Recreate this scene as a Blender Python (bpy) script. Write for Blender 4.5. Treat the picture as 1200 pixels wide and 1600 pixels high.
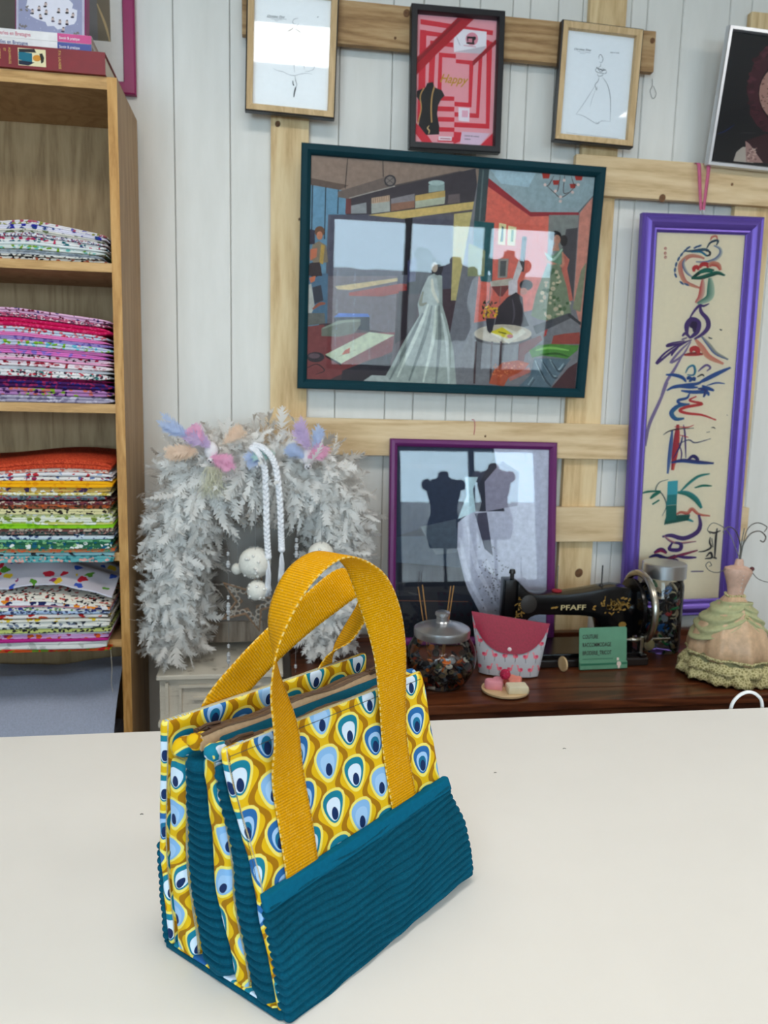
import bpy, bmesh, math, random
import numpy as np
from mathutils import Vector, Matrix, Euler, noise as mnoise
for _o in list(bpy.data.objects): bpy.data.objects.remove(_o)
SC = bpy.context.scene
COL = SC.collection
# ------------------------------------------------------------------ camera
def cam_basis(p, y, r):
    p, y, r = [math.radians(a) for a in (p, y, r)]
    f = Vector((math.sin(y)*math.cos(p), math.cos(y)*math.cos(p), -math.sin(p)))
    rt = Vector((math.cos(y), -math.sin(y), 0)); up = rt.cross(f)
    return (math.cos(r)*rt+math.sin(r)*up, -math.sin(r)*rt+math.cos(r)*up, f)
_r, _u, _f = cam_basis(8.238, 8.579, 1.366)
cam = bpy.data.objects.new('camera', bpy.data.cameras.new('camera')); COL.objects.link(cam)
cam.matrix_world = Matrix(((_r.x, _u.x, -_f.x, 0), (_r.y, _u.y, -_f.y, 0), (_r.z, _u.z, -_f.z, 1.5), (0, 0, 0, 1)))
cam.data.sensor_fit = 'VERTICAL'; cam.data.sensor_height = 24.0; cam.data.lens = 24.0*1202/1600
cam.data.clip_start = 0.02
cam.data.dof.use_dof = True; cam.data.dof.focus_distance = 0.98; cam.data.dof.aperture_fstop = 5.6
SC.camera = cam
# ------------------------------------------------------------------ sky, lamps, exposure
W = bpy.data.worlds.new('world'); SC.world = W; W.use_nodes = True
_bg = W.node_tree.nodes['Background']; _bg.inputs[0].default_value = (0.63, 0.84, 1.0, 1); _bg.inputs[1].default_value = 13.5
SC.view_settings.view_transform = 'Standard'; SC.view_settings.look = 'None'
SC.view_settings.gamma = 1.0; SC.view_settings.use_curve_mapping = False
SC.view_settings.exposure = 0.0
SC.cycles.use_denoising = True
SC.cycles.max_bounces = 8; SC.cycles.transparent_max_bounces = 12
SC.cycles.sample_clamp_indirect = 8.0; SC.cycles.adaptive_threshold = 0.02
LAMPS = [(-0.15, 0.55), (2.45, 0.55), (-0.15, -2.0), (2.45, -2.0)]
def area_light(name, loc, sx, sy, power, color=(1, 1, 1), rot=(0, 0, 0), portal=False):
    d = bpy.data.lights.new(name, 'AREA'); d.shape = 'RECTANGLE'; d.size = sx; d.size_y = sy
    d.energy = power; d.color = color; d.cycles.is_portal = portal
    o = bpy.data.objects.new(name, d); o.location = loc; o.rotation_euler = rot; COL.objects.link(o); return o
for i, (lx, ly) in enumerate(LAMPS):
    area_light('ceiling_panel_light', (lx, ly, 2.976), 1.2, 0.54, 21.0, (1.0, 0.955, 0.89))
# daylight enters through the shop window and an unseen left one added for light (portals only steer the sampling of the sky)
area_light('window_portal', (1.75, -3.49, 1.75), 2.36, 1.5, 1, rot=(math.radians(90), 0, 0), portal=True)
area_light('window_portal', (-1.8, -3.49, 1.75), 2.4, 1.5, 1, rot=(math.radians(90), 0, 0), portal=True)
# ------------------------------------------------------------------ helpers
R = random.Random(7)
def lin(c):
    c = c/255.0
    return c/12.92 if c <= 0.04045 else ((c+0.055)/1.055)**2.4
def C(r, g, b): return (lin(r), lin(g), lin(b), 1.0)
class X:
    """a socket with arithmetic, for building procedural patterns"""
    def __init__(s, nt, v): s.nt, s.v = nt, v
    def op(s, o, b=None, c=None):
        n = s.nt.nodes.new('ShaderNodeMath'); n.operation = o
        for i, q in enumerate((s, b, c)):
            if q is None: continue
            if isinstance(q, X): s.nt.links.new(q.v, n.inputs[i])
            else: n.inputs[i].default_value = q
        return X(s.nt, n.outputs[0])
    def __add__(s, b): return s.op('ADD', b)
    def __sub__(s, b): return s.op('SUBTRACT', b)
    def __mul__(s, b): return s.op('MULTIPLY', b)
    def __truediv__(s, b): return s.op('DIVIDE', b)
    def __neg__(s): return s.op('MULTIPLY', -1.0)
    def fract(s): return s.op('FRACT')
    def floor(s): return s.op('FLOOR')
    def abs(s): return s.op('ABSOLUTE')
    def sin(s): return s.op('SINE')
    def cos(s): return s.op('COSINE')
    def lt(s, b): return s.op('LESS_THAN', b)
    def gt(s, b): return s.op('GREATER_THAN', b)
    def mx(s, b): return s.op('MAXIMUM', b)
    def mn(s, b): return s.op('MINIMUM', b)
    def pw(s, b): return s.op('POWER', b)
def mixf(f, a, b):
    n = f.nt.nodes.new('ShaderNodeMix'); n.data_type = 'FLOAT'
    for i, q in ((0, f), (2, a), (3, b)):
        if isinstance(q, X): f.nt.links.new(q.v, n.inputs[i])
        else: n.inputs[i].default_value = q
    return X(f.nt, n.outputs[0])
def mixc(nt, f, a, b, mode='MIX'):
    n = nt.nodes.new('ShaderNodeMix'); n.data_type = 'RGBA'; n.blend_type = mode
    for i, q in ((0, f), (6, a), (7, b)):
        if isinstance(q, X): nt.links.new(q.v, n.inputs[i])
        elif hasattr(q, 'is_output'): nt.links.new(q, n.inputs[i])
        else: n.inputs[i].default_value = q
    return n.outputs[2]
def newmat(name, rough=0.6, color=None, metal=0.0, spec=0.5):
    m = bpy.data.materials.new(name); m.use_nodes = True
    b = m.node_tree.nodes['Principled BSDF']
    b.inputs['Roughness'].default_value = rough; b.inputs['Metallic'].default_value = metal
    b.inputs['Specular IOR Level'].default_value = spec
    if color: b.inputs['Base Color'].default_value = color
    return m, m.node_tree, b
def coord(nt, kind='Object', scale=(1, 1, 1)):
    t = nt.nodes.new('ShaderNodeTexCoord'); mp = nt.nodes.new('ShaderNodeMapping')
    mp.inputs['Scale'].default_value = scale
    nt.links.new(t.outputs[kind], mp.inputs[0]); return mp.outputs[0]
def sepxyz(nt, v):
    n = nt.nodes.new('ShaderNodeSeparateXYZ'); nt.links.new(v, n.inputs[0])
    return X(nt, n.outputs[0]), X(nt, n.outputs[1]), X(nt, n.outputs[2])
def noise(nt, v, scale, detail=4, rough=0.55, out=0, dist=0.0):
    n = nt.nodes.new('ShaderNodeTexNoise'); n.inputs['Scale'].default_value = scale
    n.inputs['Detail'].default_value = detail; n.inputs['Roughness'].default_value = rough
    n.inputs['Distortion'].default_value = dist
    nt.links.new(v, n.inputs['Vector']); return n.outputs[out]
def ramp(nt, fac, stops, interp='LINEAR'):
    n = nt.nodes.new('ShaderNodeValToRGB'); n.color_ramp.interpolation = interp
    el = n.color_ramp.elements
    while len(el) < len(stops): el.new(0.5)
    for e, (p, c) in zip(el, stops): e.position = p; e.color = c
    nt.links.new(fac.v if isinstance(fac, X) else fac, n.inputs[0]); return n.outputs[0]
def bump(nt, b, h, strength=0.3, dist=0.001):
    n = nt.nodes.new('ShaderNodeBump'); n.inputs['Strength'].default_value = strength
    n.inputs['Distance'].default_value = dist
    nt.links.new(h.v if isinstance(h, X) else h, n.inputs['Height']); nt.links.new(n.outputs[0], b.inputs['Normal'])
_mc = {}
def plain(name, rgb, rough=0.6, metal=0.0, var=0.08, spec=0.5, nscale=30):
    """plain material with slight procedural tone variation"""
    if name in _mc: return _mc[name]
    m, nt, b = newmat(name, rough, metal=metal, spec=spec)
    c = C(*rgb); n = noise(nt, coord(nt), nscale, 3)
    lo = tuple(v*(1-var) for v in c[:3])+(1,); hi = tuple(min(1, v*(1+var)) for v in c[:3])+(1,)
    nt.links.new(ramp(nt, n, [(0.3, lo), (0.7, hi)]), b.inputs['Base Color']); _mc[name] = m; return m
def wood(name, cols, axis='X', rough=0.55, freq=1.0, knots=False):
    """grain runs along local axis; cols dark->light"""
    m, nt, b = newmat(name, rough, spec=0.35)
    t = nt.nodes.new('ShaderNodeTexCoord'); oi = nt.nodes.new('ShaderNodeObjectInfo')
    ad = nt.nodes.new('ShaderNodeVectorMath'); ad.operation = 'MULTIPLY_ADD'
    nt.links.new(oi.outputs['Random'], ad.inputs[0]); ad.inputs[1].default_value = (3.1, 5.3, 4.7)
    nt.links.new(t.outputs['Object'], ad.inputs[2])
    s = {'X': (1.3, 11, 11), 'Y': (11, 1.3, 11), 'Z': (11, 11, 1.3)}[axis]
    mp = nt.nodes.new('ShaderNodeMapping'); mp.inputs['Scale'].default_value = [q*freq for q in s]
    nt.links.new(ad.outputs[0], mp.inputs[0]); v = mp.outputs[0]
    n1 = noise(nt, v, 1.1, 2, 0.5, dist=0.6)
    w = (X(nt, n1)*38.0).sin()*0.5+0.5
    n2 = noise(nt, v, 9.0, 5, 0.65)
    mp2 = nt.nodes.new('ShaderNodeMapping'); mp2.inputs['Scale'].default_value = [q*6*freq for q in s]
    nt.links.new(ad.outputs[0], mp2.inputs[0])
    n3 = noise(nt, mp2.outputs[0], 3.0, 3, 0.6)
    f = w*0.30+X(nt, n2)*0.45+X(nt, n3)*0.3
    k = len(cols)-1
    nt.links.new(ramp(nt, f, [(0.25+0.5*i/k, C(*c)) for i, c in enumerate(cols)]), b.inputs['Base Color'])
    bump(nt, b, f, 0.12, 0.001); return m
def tagp(o, label=None, cat=None, group=None, kind=None):
    for k, v in (('label', label), ('category', cat), ('group', group), ('kind', kind)):
        if v: o[k] = v
    return o
def empty(name, loc=(0, 0, 0), rot=(0, 0, 0), label=None, cat=None, group=None):
    o = bpy.data.objects.new(name, None); COL.objects.link(o); o.location = loc; o.rotation_euler = rot
    o.empty_display_size = 0.05
    return tagp(o, label, cat, group)
class MB:
    def __init__(s): s.v, s.f, s.uv, s.col, s.mi = [], [], None, None, []
    def add(s, vs, fs, mi=0):
        k = len(s.v); s.v += [tuple(q) for q in vs]; s.f += [tuple(i+k for i in f) for f in fs]; s.mi += [mi]*len(fs); return s
    def box(s, x0, x1, y0, y1, z0, z1):
        return s.add([(x0, y0, z0), (x1, y0, z0), (x1, y1, z0), (x0, y1, z0), (x0, y0, z1), (x1, y0, z1), (x1, y1, z1), (x0, y1, z1)],
                     [(0, 3, 2, 1), (4, 5, 6, 7), (0, 1, 5, 4), (1, 2, 6, 5), (2, 3, 7, 6), (3, 0, 4, 7)])
    def lathe(s, prof, c=(0, 0, 0), n=24, axis='Z', ang=(0, 2*math.pi)):
        k = len(s.v); full = abs(ang[1]-ang[0]-2*math.pi) < 1e-6; m = n if full else n+1
        for r, h in prof:
            for i in range(m):
                a = ang[0]+(ang[1]-ang[0])*i/n; x, y = r*math.cos(a), r*math.sin(a)
                p = {'Z': (x, y, h), 'X': (h, x, y), 'Y': (x, h, y)}[axis]
                s.v.append((c[0]+p[0], c[1]+p[1], c[2]+p[2]))
        for j in range(len(prof)-1):
            for i in range(m if full else n):
                i2 = (i+1) % m
                q = (k+j*m+i, k+j*m+i2, k+(j+1)*m+i2, k+(j+1)*m+i)
                s.f.append(q if axis != 'Y' else q[::-1]); s.mi.append(0)
        for j, rev in ((0, True), (len(prof)-1, False)):
            if prof[j][0] > 1e-5 and full:
                q = [k+j*m+i for i in range(m)]
                if rev != (axis == 'Y'): q = q[::-1]
                s.f.append(tuple(q)); s.mi.append(0)
        return s
    def tube(s, pts, r, n=8, closed=False):
        pts = [Vector(p) for p in pts]; k = len(s.v); N = len(pts); prev = None
        for i, p in enumerate(pts):
            if closed: t = pts[(i+1) % N]-pts[i-1]
            else: t = pts[min(i+1, N-1)]-pts[max(i-1, 0)]
            t.normalize()
            if prev is None:
                a = Vector((0, 0, 1)) if abs(t.z) < 0.9 else Vector((1, 0, 0)); nx = t.cross(a).normalized()
            else: nx = (prev-t*prev.dot(t)).normalized()
            prev = nx; ny = t.cross(nx); rr = r[i] if hasattr(r, '__len__') else r
            for j in range(n):
                a = 2*math.pi*j/n; s.v.append(tuple(p+nx*rr*math.cos(a)+ny*rr*math.sin(a)))
        for i in range(N if closed else N-1):
            i2 = (i+1) % N
            for j in range(n):
                j2 = (j+1) % n; s.f.append((k+i*n+j, k+i*n+j2, k+i2*n+j2, k+i2*n+j)); s.mi.append(0)
        if not closed:
            s.f.append(tuple(k+j for j in range(n))[::-1]); s.f.append(tuple(k+(N-1)*n+j for j in range(n))); s.mi += [0, 0]
        return s
    def prism(s, poly, y0, y1):      # polygon in XZ extruded along Y
        n = len(poly); k = len(s.v)
        s.v += [(x, y0, z) for x, z in poly]+[(x, y1, z) for x, z in poly]
        s.f.append(tuple(range(k, k+n))); s.f.append(tuple(range(k+2*n-1, k+n-1, -1))); s.mi += [0, 0]
        for i in range(n):
            j = (i+1) % n; s.f.append((k+i, k+n+i, k+n+j, k+j)); s.mi.append(0)
        return s
    def ball(s, c, r, n=12, m=8, sc=(1, 1, 1)):
        prof = [(r*math.sin(math.pi*i/m), -r*math.cos(math.pi*i/m)) for i in range(m+1)]
        k = len(s.v); s.lathe(prof, (0, 0, 0), n)
        s.v[k:] = [(c[0]+x*sc[0], c[1]+y*sc[1], c[2]+z*sc[2]) for x, y, z in s.v[k:]]; return s
    def mesh(s, name):
        me = bpy.data.meshes.new(name); me.from_pydata(s.v, [], s.f)
        if any(s.mi): me.polygons.foreach_set('material_index', s.mi)
        if s.uv is not None:
            L = me.uv_layers.new(name='UVMap'); vi = np.empty(len(me.loops), dtype=np.int32)
            me.loops.foreach_get('vertex_index', vi); L.data.foreach_set('uv', np.array(s.uv, dtype=np.float32)[vi].ravel())
        if s.col is not None:
            A = me.color_attributes.new('Col', 'FLOAT_COLOR', 'POINT'); A.data.foreach_set('color', np.array(s.col, dtype=np.float32).ravel())
        me.validate(); return me
    def obj(s, name, mat, parent=None, smooth=False, fix=False, bevel=0, loc=None, rot=None):
        me = s.mesh(name)
        for q in (mat if isinstance(mat, (list, tuple)) else [mat]): me.materials.append(q)
        if fix or bevel:
            bm = bmesh.new(); bm.from_mesh(me)
            if bevel:
                bmesh.ops.remove_doubles(bm, verts=bm.verts, dist=1e-6)
                bmesh.ops.bevel(bm, geom=list(bm.edges), offset=bevel, segments=2, profile=0.6, affect='EDGES', clamp_overlap=True)
            bmesh.ops.recalc_face_normals(bm, faces=bm.faces); bm.to_mesh(me); bm.free()
        if smooth:
            me.polygons.foreach_set('use_smooth', [True]*len(me.polygons))
            if smooth != True: me.set_sharp_from_angle(angle=math.radians(smooth))
        o = bpy.data.objects.new(name, me); COL.objects.link(o)
        if parent: o.parent = parent
        if loc: o.location = loc
        if rot: o.rotation_euler = rot
        return o
def struct(o): o['kind'] = 'structure'; return o
def spline(pts, n=8, closed=False):
    P = [Vector(p) for p in pts]; N = len(P); out = []
    for i in range(N if closed else N-1):
        if closed: a, b, c, d = P[i-1], P[i], P[(i+1) % N], P[(i+2) % N]
        else: b, c = P[i], P[i+1]; a = P[i-1] if i else b*2-c; d = P[i+2] if i+2 < N else c*2-b
        for j in range(n):
            t = j/n; out.append(0.5*((2*b)+(c-a)*t+(2*a-5*b+4*c-d)*t*t+(3*b-a-3*c+d)*t**3))
    if not closed: out.append(P[-1])
    return out
def copy_thing(o):
    c = o.copy(); COL.objects.link(c)
    for ch in o.children:
        k = ch.copy(); COL.objects.link(k); k.parent = c
        for g in ch.children:
            q = g.copy(); COL.objects.link(q); q.parent = k
    return c
# ------------------------------------------------------------------ materials of the setting
def paint_white():
    m, nt, b = newmat('white_wall_paint', 0.5, spec=0.35)
    v = coord(nt, 'Object', (6, 6, 1.2)); n = noise(nt, v, 3.0, 5, 0.6)
    nt.links.new(ramp(nt, n, [(0.3, C(224, 222, 216)), (0.7, C(233, 231, 226))]), b.inputs['Base Color'])
    v2 = coord(nt, 'Object', (90, 90, 4)); bump(nt, b, noise(nt, v2, 2.0, 4), 0.15, 0.001); return m
M_WALL = paint_white()
M_PLASTER = plain('pale_room_plaster', (214, 210, 202), 0.8); M_CEIL = plain('white_ceiling_paint', (226, 224, 220), 0.85)
M_FLOOR = wood('floor_boards', [(52, 38, 28), (84, 62, 44)], 'Y', 0.5)
M_PINE = wood('pale_pine_vertical', [(196, 162, 116), (222, 193, 146), (233, 208, 164)], 'Z', 0.65, 0.55)
M_PINEH = wood('pale_pine_horizontal', [(192, 160, 118), (217, 189, 147), (229, 204, 165)], 'X', 0.65, 0.55)
M_PINED = wood('weathered_pine', [(136, 102, 66), (174, 138, 96), (192, 160, 118)], 'X', 0.65, 0.8)
M_KNOT = plain('dark_knot', (112, 76, 46), 0.7, var=0.35, nscale=160)
M_DESK = plain('ivory_melamine', (236, 233, 227), 0.42, var=0.012, nscale=8)
M_OAK = wood('oak_edge', [(168, 118, 58), (196, 146, 80), (208, 160, 96)], 'Z', 0.5, 1.4)
M_OAKX = wood('oak_edge_shelf', [(172, 130, 76), (200, 156, 98), (212, 170, 114)], 'X', 0.5, 1.4)
M_OAKSIDE = wood('oak_side_panel', [(150, 114, 74), (168, 132, 90), (176, 142, 100)], 'Z', 0.5, 0.7)
M_OAKBACK = wood('oak_back_panel', [(136, 108, 72), (158, 130, 92), (170, 142, 104)], 'Z', 0.6, 0.8)
M_DARKWOOD = wood('dark_polished_walnut', [(56, 27, 15), (88, 46, 26), (112, 62, 36)], 'X', 0.28, 0.9)
# ------------------------------------------------------------------ the room
floor = struct(MB().box(-3.2, 4.2, -3.6, 2.42, -0.06, 0).obj('floor', M_FLOOR))
ceiling = struct(MB().box(-3.2, 4.2, -3.6, 2.42, 3.0, 3.06).obj('ceiling', M_CEIL))
struct(MB().box(-3.3, -3.2, -3.6, 2.42, 0, 3.0).obj('wall_left', M_PLASTER))
struct(MB().box(4.2, 4.3, -3.6, 2.42, 0, 3.0).obj('wall_right', M_PLASTER))
wall = struct(MB().box(-3.2, 4.2, 2.318, 2.42, 0, 3.0).obj('wall_back', M_WALL))
edges = [-0.411-0.151*i for i in range(18, 0, -1)]+[-0.411, -0.26, -0.109, 0.041, 0.192, 0.341, 0.427, 0.529, 0.589, 0.685, 0.736, 0.820, 0.894, 0.970, 1.042, 1.091, 1.201, 1.35, 1.42, 1.545]+[1.545+0.151*i for i in range(1, 18)]
for a, b in zip(edges[:-1], edges[1:]):
    a = max(a, -3.19); b = min(b, 4.19)
    if b-a < 0.02: continue
    g = 0.0008; c = 0.0022; w2 = b-a
    dy = R.uniform(-0.0008, 0.0008)
    # chamfered tongue-and-groove plank, 18 mm thick
    p = [(g, 2.318), (g, 2.3+c), (g+c, 2.3+dy), (w2-g-c, 2.3+dy), (w2-g, 2.3+c), (w2-g, 2.318)]
    vs = [(x, y-2.3, 0.0) for x, y in p]+[(x, y-2.3, 3.0) for x, y in p]
    n = len(p); fs = [(i, (i+1) % n, n+(i+1) % n, n+i) for i in range(n)]+[tuple(range(n))[::-1], tuple(range(n, 2*n))]
    MB().add(vs, fs).obj('plank', M_WALL, wall, fix=True, loc=(a, 2.3, 0))
# shop front behind the camera: wall with two window openings
def wall_with_holes(x0, x1, z0, z1, y0, y1, holes):
    mb = MB(); xs = sorted({x0, x1} | {h[i] for h in holes for i in (0, 1)})
    for a, b in zip(xs[:-1], xs[1:]):
        hs = [h for h in holes if h[0] <= a+1e-6 and h[1] >= b-1e-6]
        if hs: h = hs[0]; mb.box(a, b, y0, y1, z0, h[2]); mb.box(a, b, y0, y1, h[3], z1)
        else: mb.box(a, b, y0, y1, z0, z1)
    return mb
WIN = [(-3.0, -0.6, 1.0, 2.5), (0.57, 2.93, 1.0, 2.5)]  # first opening: unseen window, added to bring more daylight into the room
struct(wall_with_holes(-3.2, 4.2, 0, 3.0, -3.6, -3.5, WIN).obj('wall_front', M_PLASTER))
M_WINF = plain('dark_green_window_paint', (38, 50, 46), 0.4)
def thin_glass(name, tint=(1, 1, 1, 1), ior=1.5, rough=0.0, bumpy=False):
    m = bpy.data.materials.new(name); m.use_nodes = True; nt = m.node_tree; nt.nodes.clear()
    o = nt.nodes.new('ShaderNodeOutputMaterial'); mx = nt.nodes.new('ShaderNodeMixShader')
    t = nt.nodes.new('ShaderNodeBsdfTransparent'); t.inputs[0].default_value = tint
    g = nt.nodes.new('ShaderNodeBsdfGlossy'); g.inputs['Roughness'].default_value = rough
    f = nt.nodes.new('ShaderNodeFresnel'); f.inputs[0].default_value = ior
    nt.links.new(f.outputs[0], mx.inputs[0]); nt.links.new(t.outputs[0], mx.inputs[1])
    nt.links.new(g.outputs[0], mx.inputs[2]); nt.links.new(mx.outputs[0], o.inputs[0])
    if bumpy:
        bp = nt.nodes.new('ShaderNodeBump'); bp.inputs['Strength'].default_value = 0.05; bp.inputs['Distance'].default_value = 0.002
        nt.links.new(noise(nt, coord(nt), 5, 1), bp.inputs['Height']); nt.links.new(bp.outputs[0], g.inputs['Normal'])
    return m
M_GLASS = thin_glass('picture_glass', ior=1.66)
M_WGLASS = thin_glass('window_glass', (0.96, 0.98, 0.98, 1))
for i, (x0, x1, z0, z1) in enumerate(WIN):
    w = struct(empty('window_%d' % (i+1), ((x0+x1)/2, -3.55, z0)))
    hw = (x1-x0)/2; f = 0.05; mb = MB()
    mb.box(-hw, hw, -0.03, 0.03, 0, f).box(-hw, hw, -0.03, 0.03, z1-z0-f, z1-z0).box(-hw, -hw+f, -0.03, 0.03, f, z1-z0-f).box(hw-f, hw, -0.03, 0.03, f, z1-z0-f)
    mb.obj('window_frame', M_WINF, w)
    ms = [0.76+0.03] if i else [hw]
    ms = [-hw+0.79, -hw+1.6] if i else [-hw+0.8, -hw+1.6]
    for q in ms: MB().box(q-0.03, q+0.03, -0.025, 0.025, f, z1-z0-f).obj('mullion', M_WINF, w)
    st = [-hw+f]+[v for q in ms for v in (q-0.03, q+0.03)]+[hw-f]
    for a, b in zip(st[0::2], st[1::2]): MB().box(a, b, -0.003, 0.003, f, z1-z0-f).obj('pane', M_WGLASS, w)
# weathered white fence outside the shop window, seen as a reflection in the glazed pictures
M_FENCE = wood('weathered_white_fence', [(186, 176, 176), (224, 214, 212), (240, 234, 232)], 'Z', 0.8)
fence = empty('plank_fence', (1.75, -4.6, 0), label='weathered white plank fence outside the shop window', cat='fence')
for i in range(22): MB().box(-2.2+i*0.2, -2.2+i*0.2+0.196, -0.012, 0.012, 0, 2.02+R.uniform(-0.01, 0.01)).obj('fence_plank', M_FENCE, fence)
for z in (0.5, 1.7): MB().box(-2.2, 2.2, -0.05, -0.013, z, z+0.09).obj('fence_rail', M_FENCE, fence)
# dress forms standing in the shop window (reflected in the purple framed picture)
M_FORM = plain('navy_dress_form_cloth', (104, 112, 130), 0.85); M_FORM2 = plain('grey_dress_form_cloth', (186, 176, 184), 0.85)
def dress_form(x, y, top, mat, label):
    r = empty('dress_form', (x, y, 0), label=label, cat='mannequin', group='dress forms in the shop window')
    prof = [(0.13, -0.75), (0.165, -0.62), (0.15, -0.5), (0.115, -0.40), (0.12, -0.33), (0.145, -0.22), (0.15, -0.14), (0.12, -0.08), (0.06, -0.055), (0.048, -0.04), (0.045, 0.0), (0.02, 0.012)]
    mb = MB().lathe(prof, (0, 0, top), 28); mb.v = [(a*1.15, b*0.75, c) for a, b, c in mb.v]
    mb.ball((0.17, 0, top-0.125), 0.055, sc=(1, .9, 1.1)); mb.ball((-0.17, 0, top-0.125), 0.055, sc=(1, .9, 1.1))
    mb.obj('torso', mat, r, smooth=True)
    MB().tube([(0, 0, 0.03), (0, 0, top-0.72)], 0.016).obj('pole', M_WINF, r)
    MB().lathe([(0.16, 0), (0.16, 0.02), (0.03, 0.04)], n=20).obj('base', M_WINF, r)
dress_form(1.72, -2.95, 2.12, M_FORM, 'navy dress form on a pole behind the camera by the shop window')
dress_form(2.22, -2.9, 2.2, M_FORM2, 'grey dress form on a pole behind the camera by the shop window')
# ceiling light fittings
M_TRIM = plain('white_lamp_trim', (235, 235, 235), 0.4)
for k, (lx, ly) in enumerate(LAMPS):
    r = empty('ceiling_lamp', (lx, ly, 3.0), label='white rectangular ceiling light panel', cat='ceiling lamp', group='ceiling light panels')
    for (a, b, c, d) in ((-0.62, 0.62, -0.29, -0.27), (-0.62, 0.62, 0.27, 0.29), (-0.62, -0.6, -0.27, 0.27), (0.6, 0.62, -0.27, 0.27)):
        MB().box(a, b, c, d, -0.03, -0.001).obj('trim', M_TRIM, r)
    MB().box(-0.6, 0.6, -0.27, 0.27, -0.012, -0.001).obj('back_plate', M_TRIM, r)
# ------------------------------------------------------------------ pallet boards on the wall
def board(label, x0, x1, z0, z1, y0, y1, mat, skew=0.0, knots=(), taper=0.0):
    cx, cz = (x0+x1)/2, (z0+z1)/2; mb = MB().box(x0-cx, x1-cx, y0, y1, z0-cz, z1-cz)
    mb.v = [(x, y-y1, z+skew*x+(taper*x if z < 0 else 0)) for x, y, z in mb.v]
    r = empty('wooden_board', (cx, y1, cz), label=label, cat='board')
    mb.obj('plank_body', mat, r, bevel=0.0015)
    for kx, kz, kr in knots:
        q = MB().lathe([(kr, -0.0004), (kr*0.92, 0.0004), (kr*0.5, 0.0007), (0.0001, 0.0005)], n=14, axis='Y')
        q.v = [(kx-cx+a*1.0+0.1*c, (y0-y1)-b, kz-cz+c*1.1) for a, b, c in q.v]
        q.obj('knot', M_KNOT, r, fix=True)
yv = (2.277, 2.2985); yh = (2.255, 2.2765)
board('upright pine board on the wall left of the teal framed painting', 0.002, 0.107, 1.36, 2.60, *yv, M_PINE, knots=((0.021, 2.249, 0.008), (0.083, 2.0, 0.004), (0.09, 1.72, 0.003)))
board('long upright pine board between the purple and violet frames', 0.905, 1.016, 0.72, 2.75, *yv, M_PINE, knots=((0.975, 0.972, 0.014),))
board('upright pine board behind the violet frame with the lettering', 1.405, 1.525, 1.088, 2.662, *yv, M_PINE, knots=((1.47, 2.645, 0.008),))
board('weathered brown horizontal board near the top behind the black framed poster', -0.075, 1.10, 2.461, 2.571, *yh, M_PINED, knots=((0.37, 2.553, 0.010), (1.09, 2.545, 0.008), (0.34, 2.487, 0.004)))
board('light horizontal board from which the violet frame hangs', 0.880, 1.80, 2.112, 2.222, *yh, M_PINEH, knots=((1.155, 2.116, 0.011), (1.375, 2.168, 0.0045)))
board('horizontal board above the purple framed picture', -0.028, 1.102, 1.338, 1.445, *yh, M_PINEH, skew=-0.003, knots=((0.012, 1.425, 0.004), (0.155, 1.405, 0.004), (0.643, 1.401, 0.0035)))
board('short horizontal board right of the purple framed picture', 0.84, 1.53, 1.077, 1.186, *yh, M_PINEH)
# wire with loop and nail by the right bridal sketch
M_WIRE = plain('grey_wire', (150, 150, 148), 0.4, 0.6)
tagp(MB().tube(spline([(1.117, 2.296, 2.46), (1.118, 2.295, 2.44), (1.112, 2.294, 2.425), (1.122, 2.294, 2.405), (1.132, 2.294, 2.418), (1.122, 2.295, 2.44)], 6), 0.0009, 5).obj('hanging_wire', M_WIRE, smooth=True), 'thin grey wire loop hanging on white planks right of the bridal sketch', 'wire')
# ------------------------------------------------------------------ cutting table in the foreground
desk = empty('cutting_table', (0.2, 0.72, 0), label='large cutting table with a smooth ivory top in the foreground', cat='table')
MB().box(-1.5, 1.5, -0.62, 0.529, 0.915, 0.95).obj('table_top', M_DESK, desk, bevel=0.002)
M_LEG = plain('white_metal_leg', (225, 225, 225), 0.4)
for sx in (-1.42, 1.36):
    for sy in (-0.56, 0.44): MB().box(sx, sx+0.06, sy, sy+0.06, 0, 0.914).obj('leg', M_LEG, desk)
# ------------------------------------------------------------------ bookcase
bc = empty('bookcase', (-0.83, 2.14, 0), label='oak veneer bookcase filled with folded fabrics', cat='bookcase')
bx = lambda x0, x1, y0, y1, z0, z1: MB().box(x0+0.83, x1+0.83, y0-2.14, y1-2.14, z0, z1)
MB_SIDE = bx(-0.377, -0.3555, 2.003, 2.285, 0.0, 2.2325)
MB_SIDE.obj('side_panel', M_OAKSIDE, bc); bx(-1.305, -1.2835, 2.003, 2.285, 0, 2.2325).obj('side_panel', M_OAKSIDE, bc)
bx(-0.3772, -0.3553, 2.0, 2.0028, 0.0, 2.2326).obj('edge_band', M_OAK, bc); bx(-1.3052, -1.2833, 2.0, 2.0028, 0, 2.2326).obj('edge_band', M_OAK, bc)
bx(-1.2833, -0.3772, 2.279, 2.285, 0.02, 2.23).obj('back_panel', M_OAKBACK, bc)
SH = [(2.205, 2.2325, 'top_board'), (1.791, 1.812, 'shelf'), (1.453, 1.475, 'shelf'), (1.080, 1.101, 'shelf'), (0.852, 0.872, 'shelf'), (0.44, 0.46, 'shelf'), (0.06, 0.08, 'shelf')]
for z0, z1, nm in SH:
    s = bx(-1.2833, -0.3772, 2.004, 2.279, z0, z1).obj(nm, M_OAKSIDE, bc)
    bx(-1.2833, -0.3772, 2.0005, 2.004, z0, z1).obj('edge_band', M_OAKX, bc)
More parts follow.
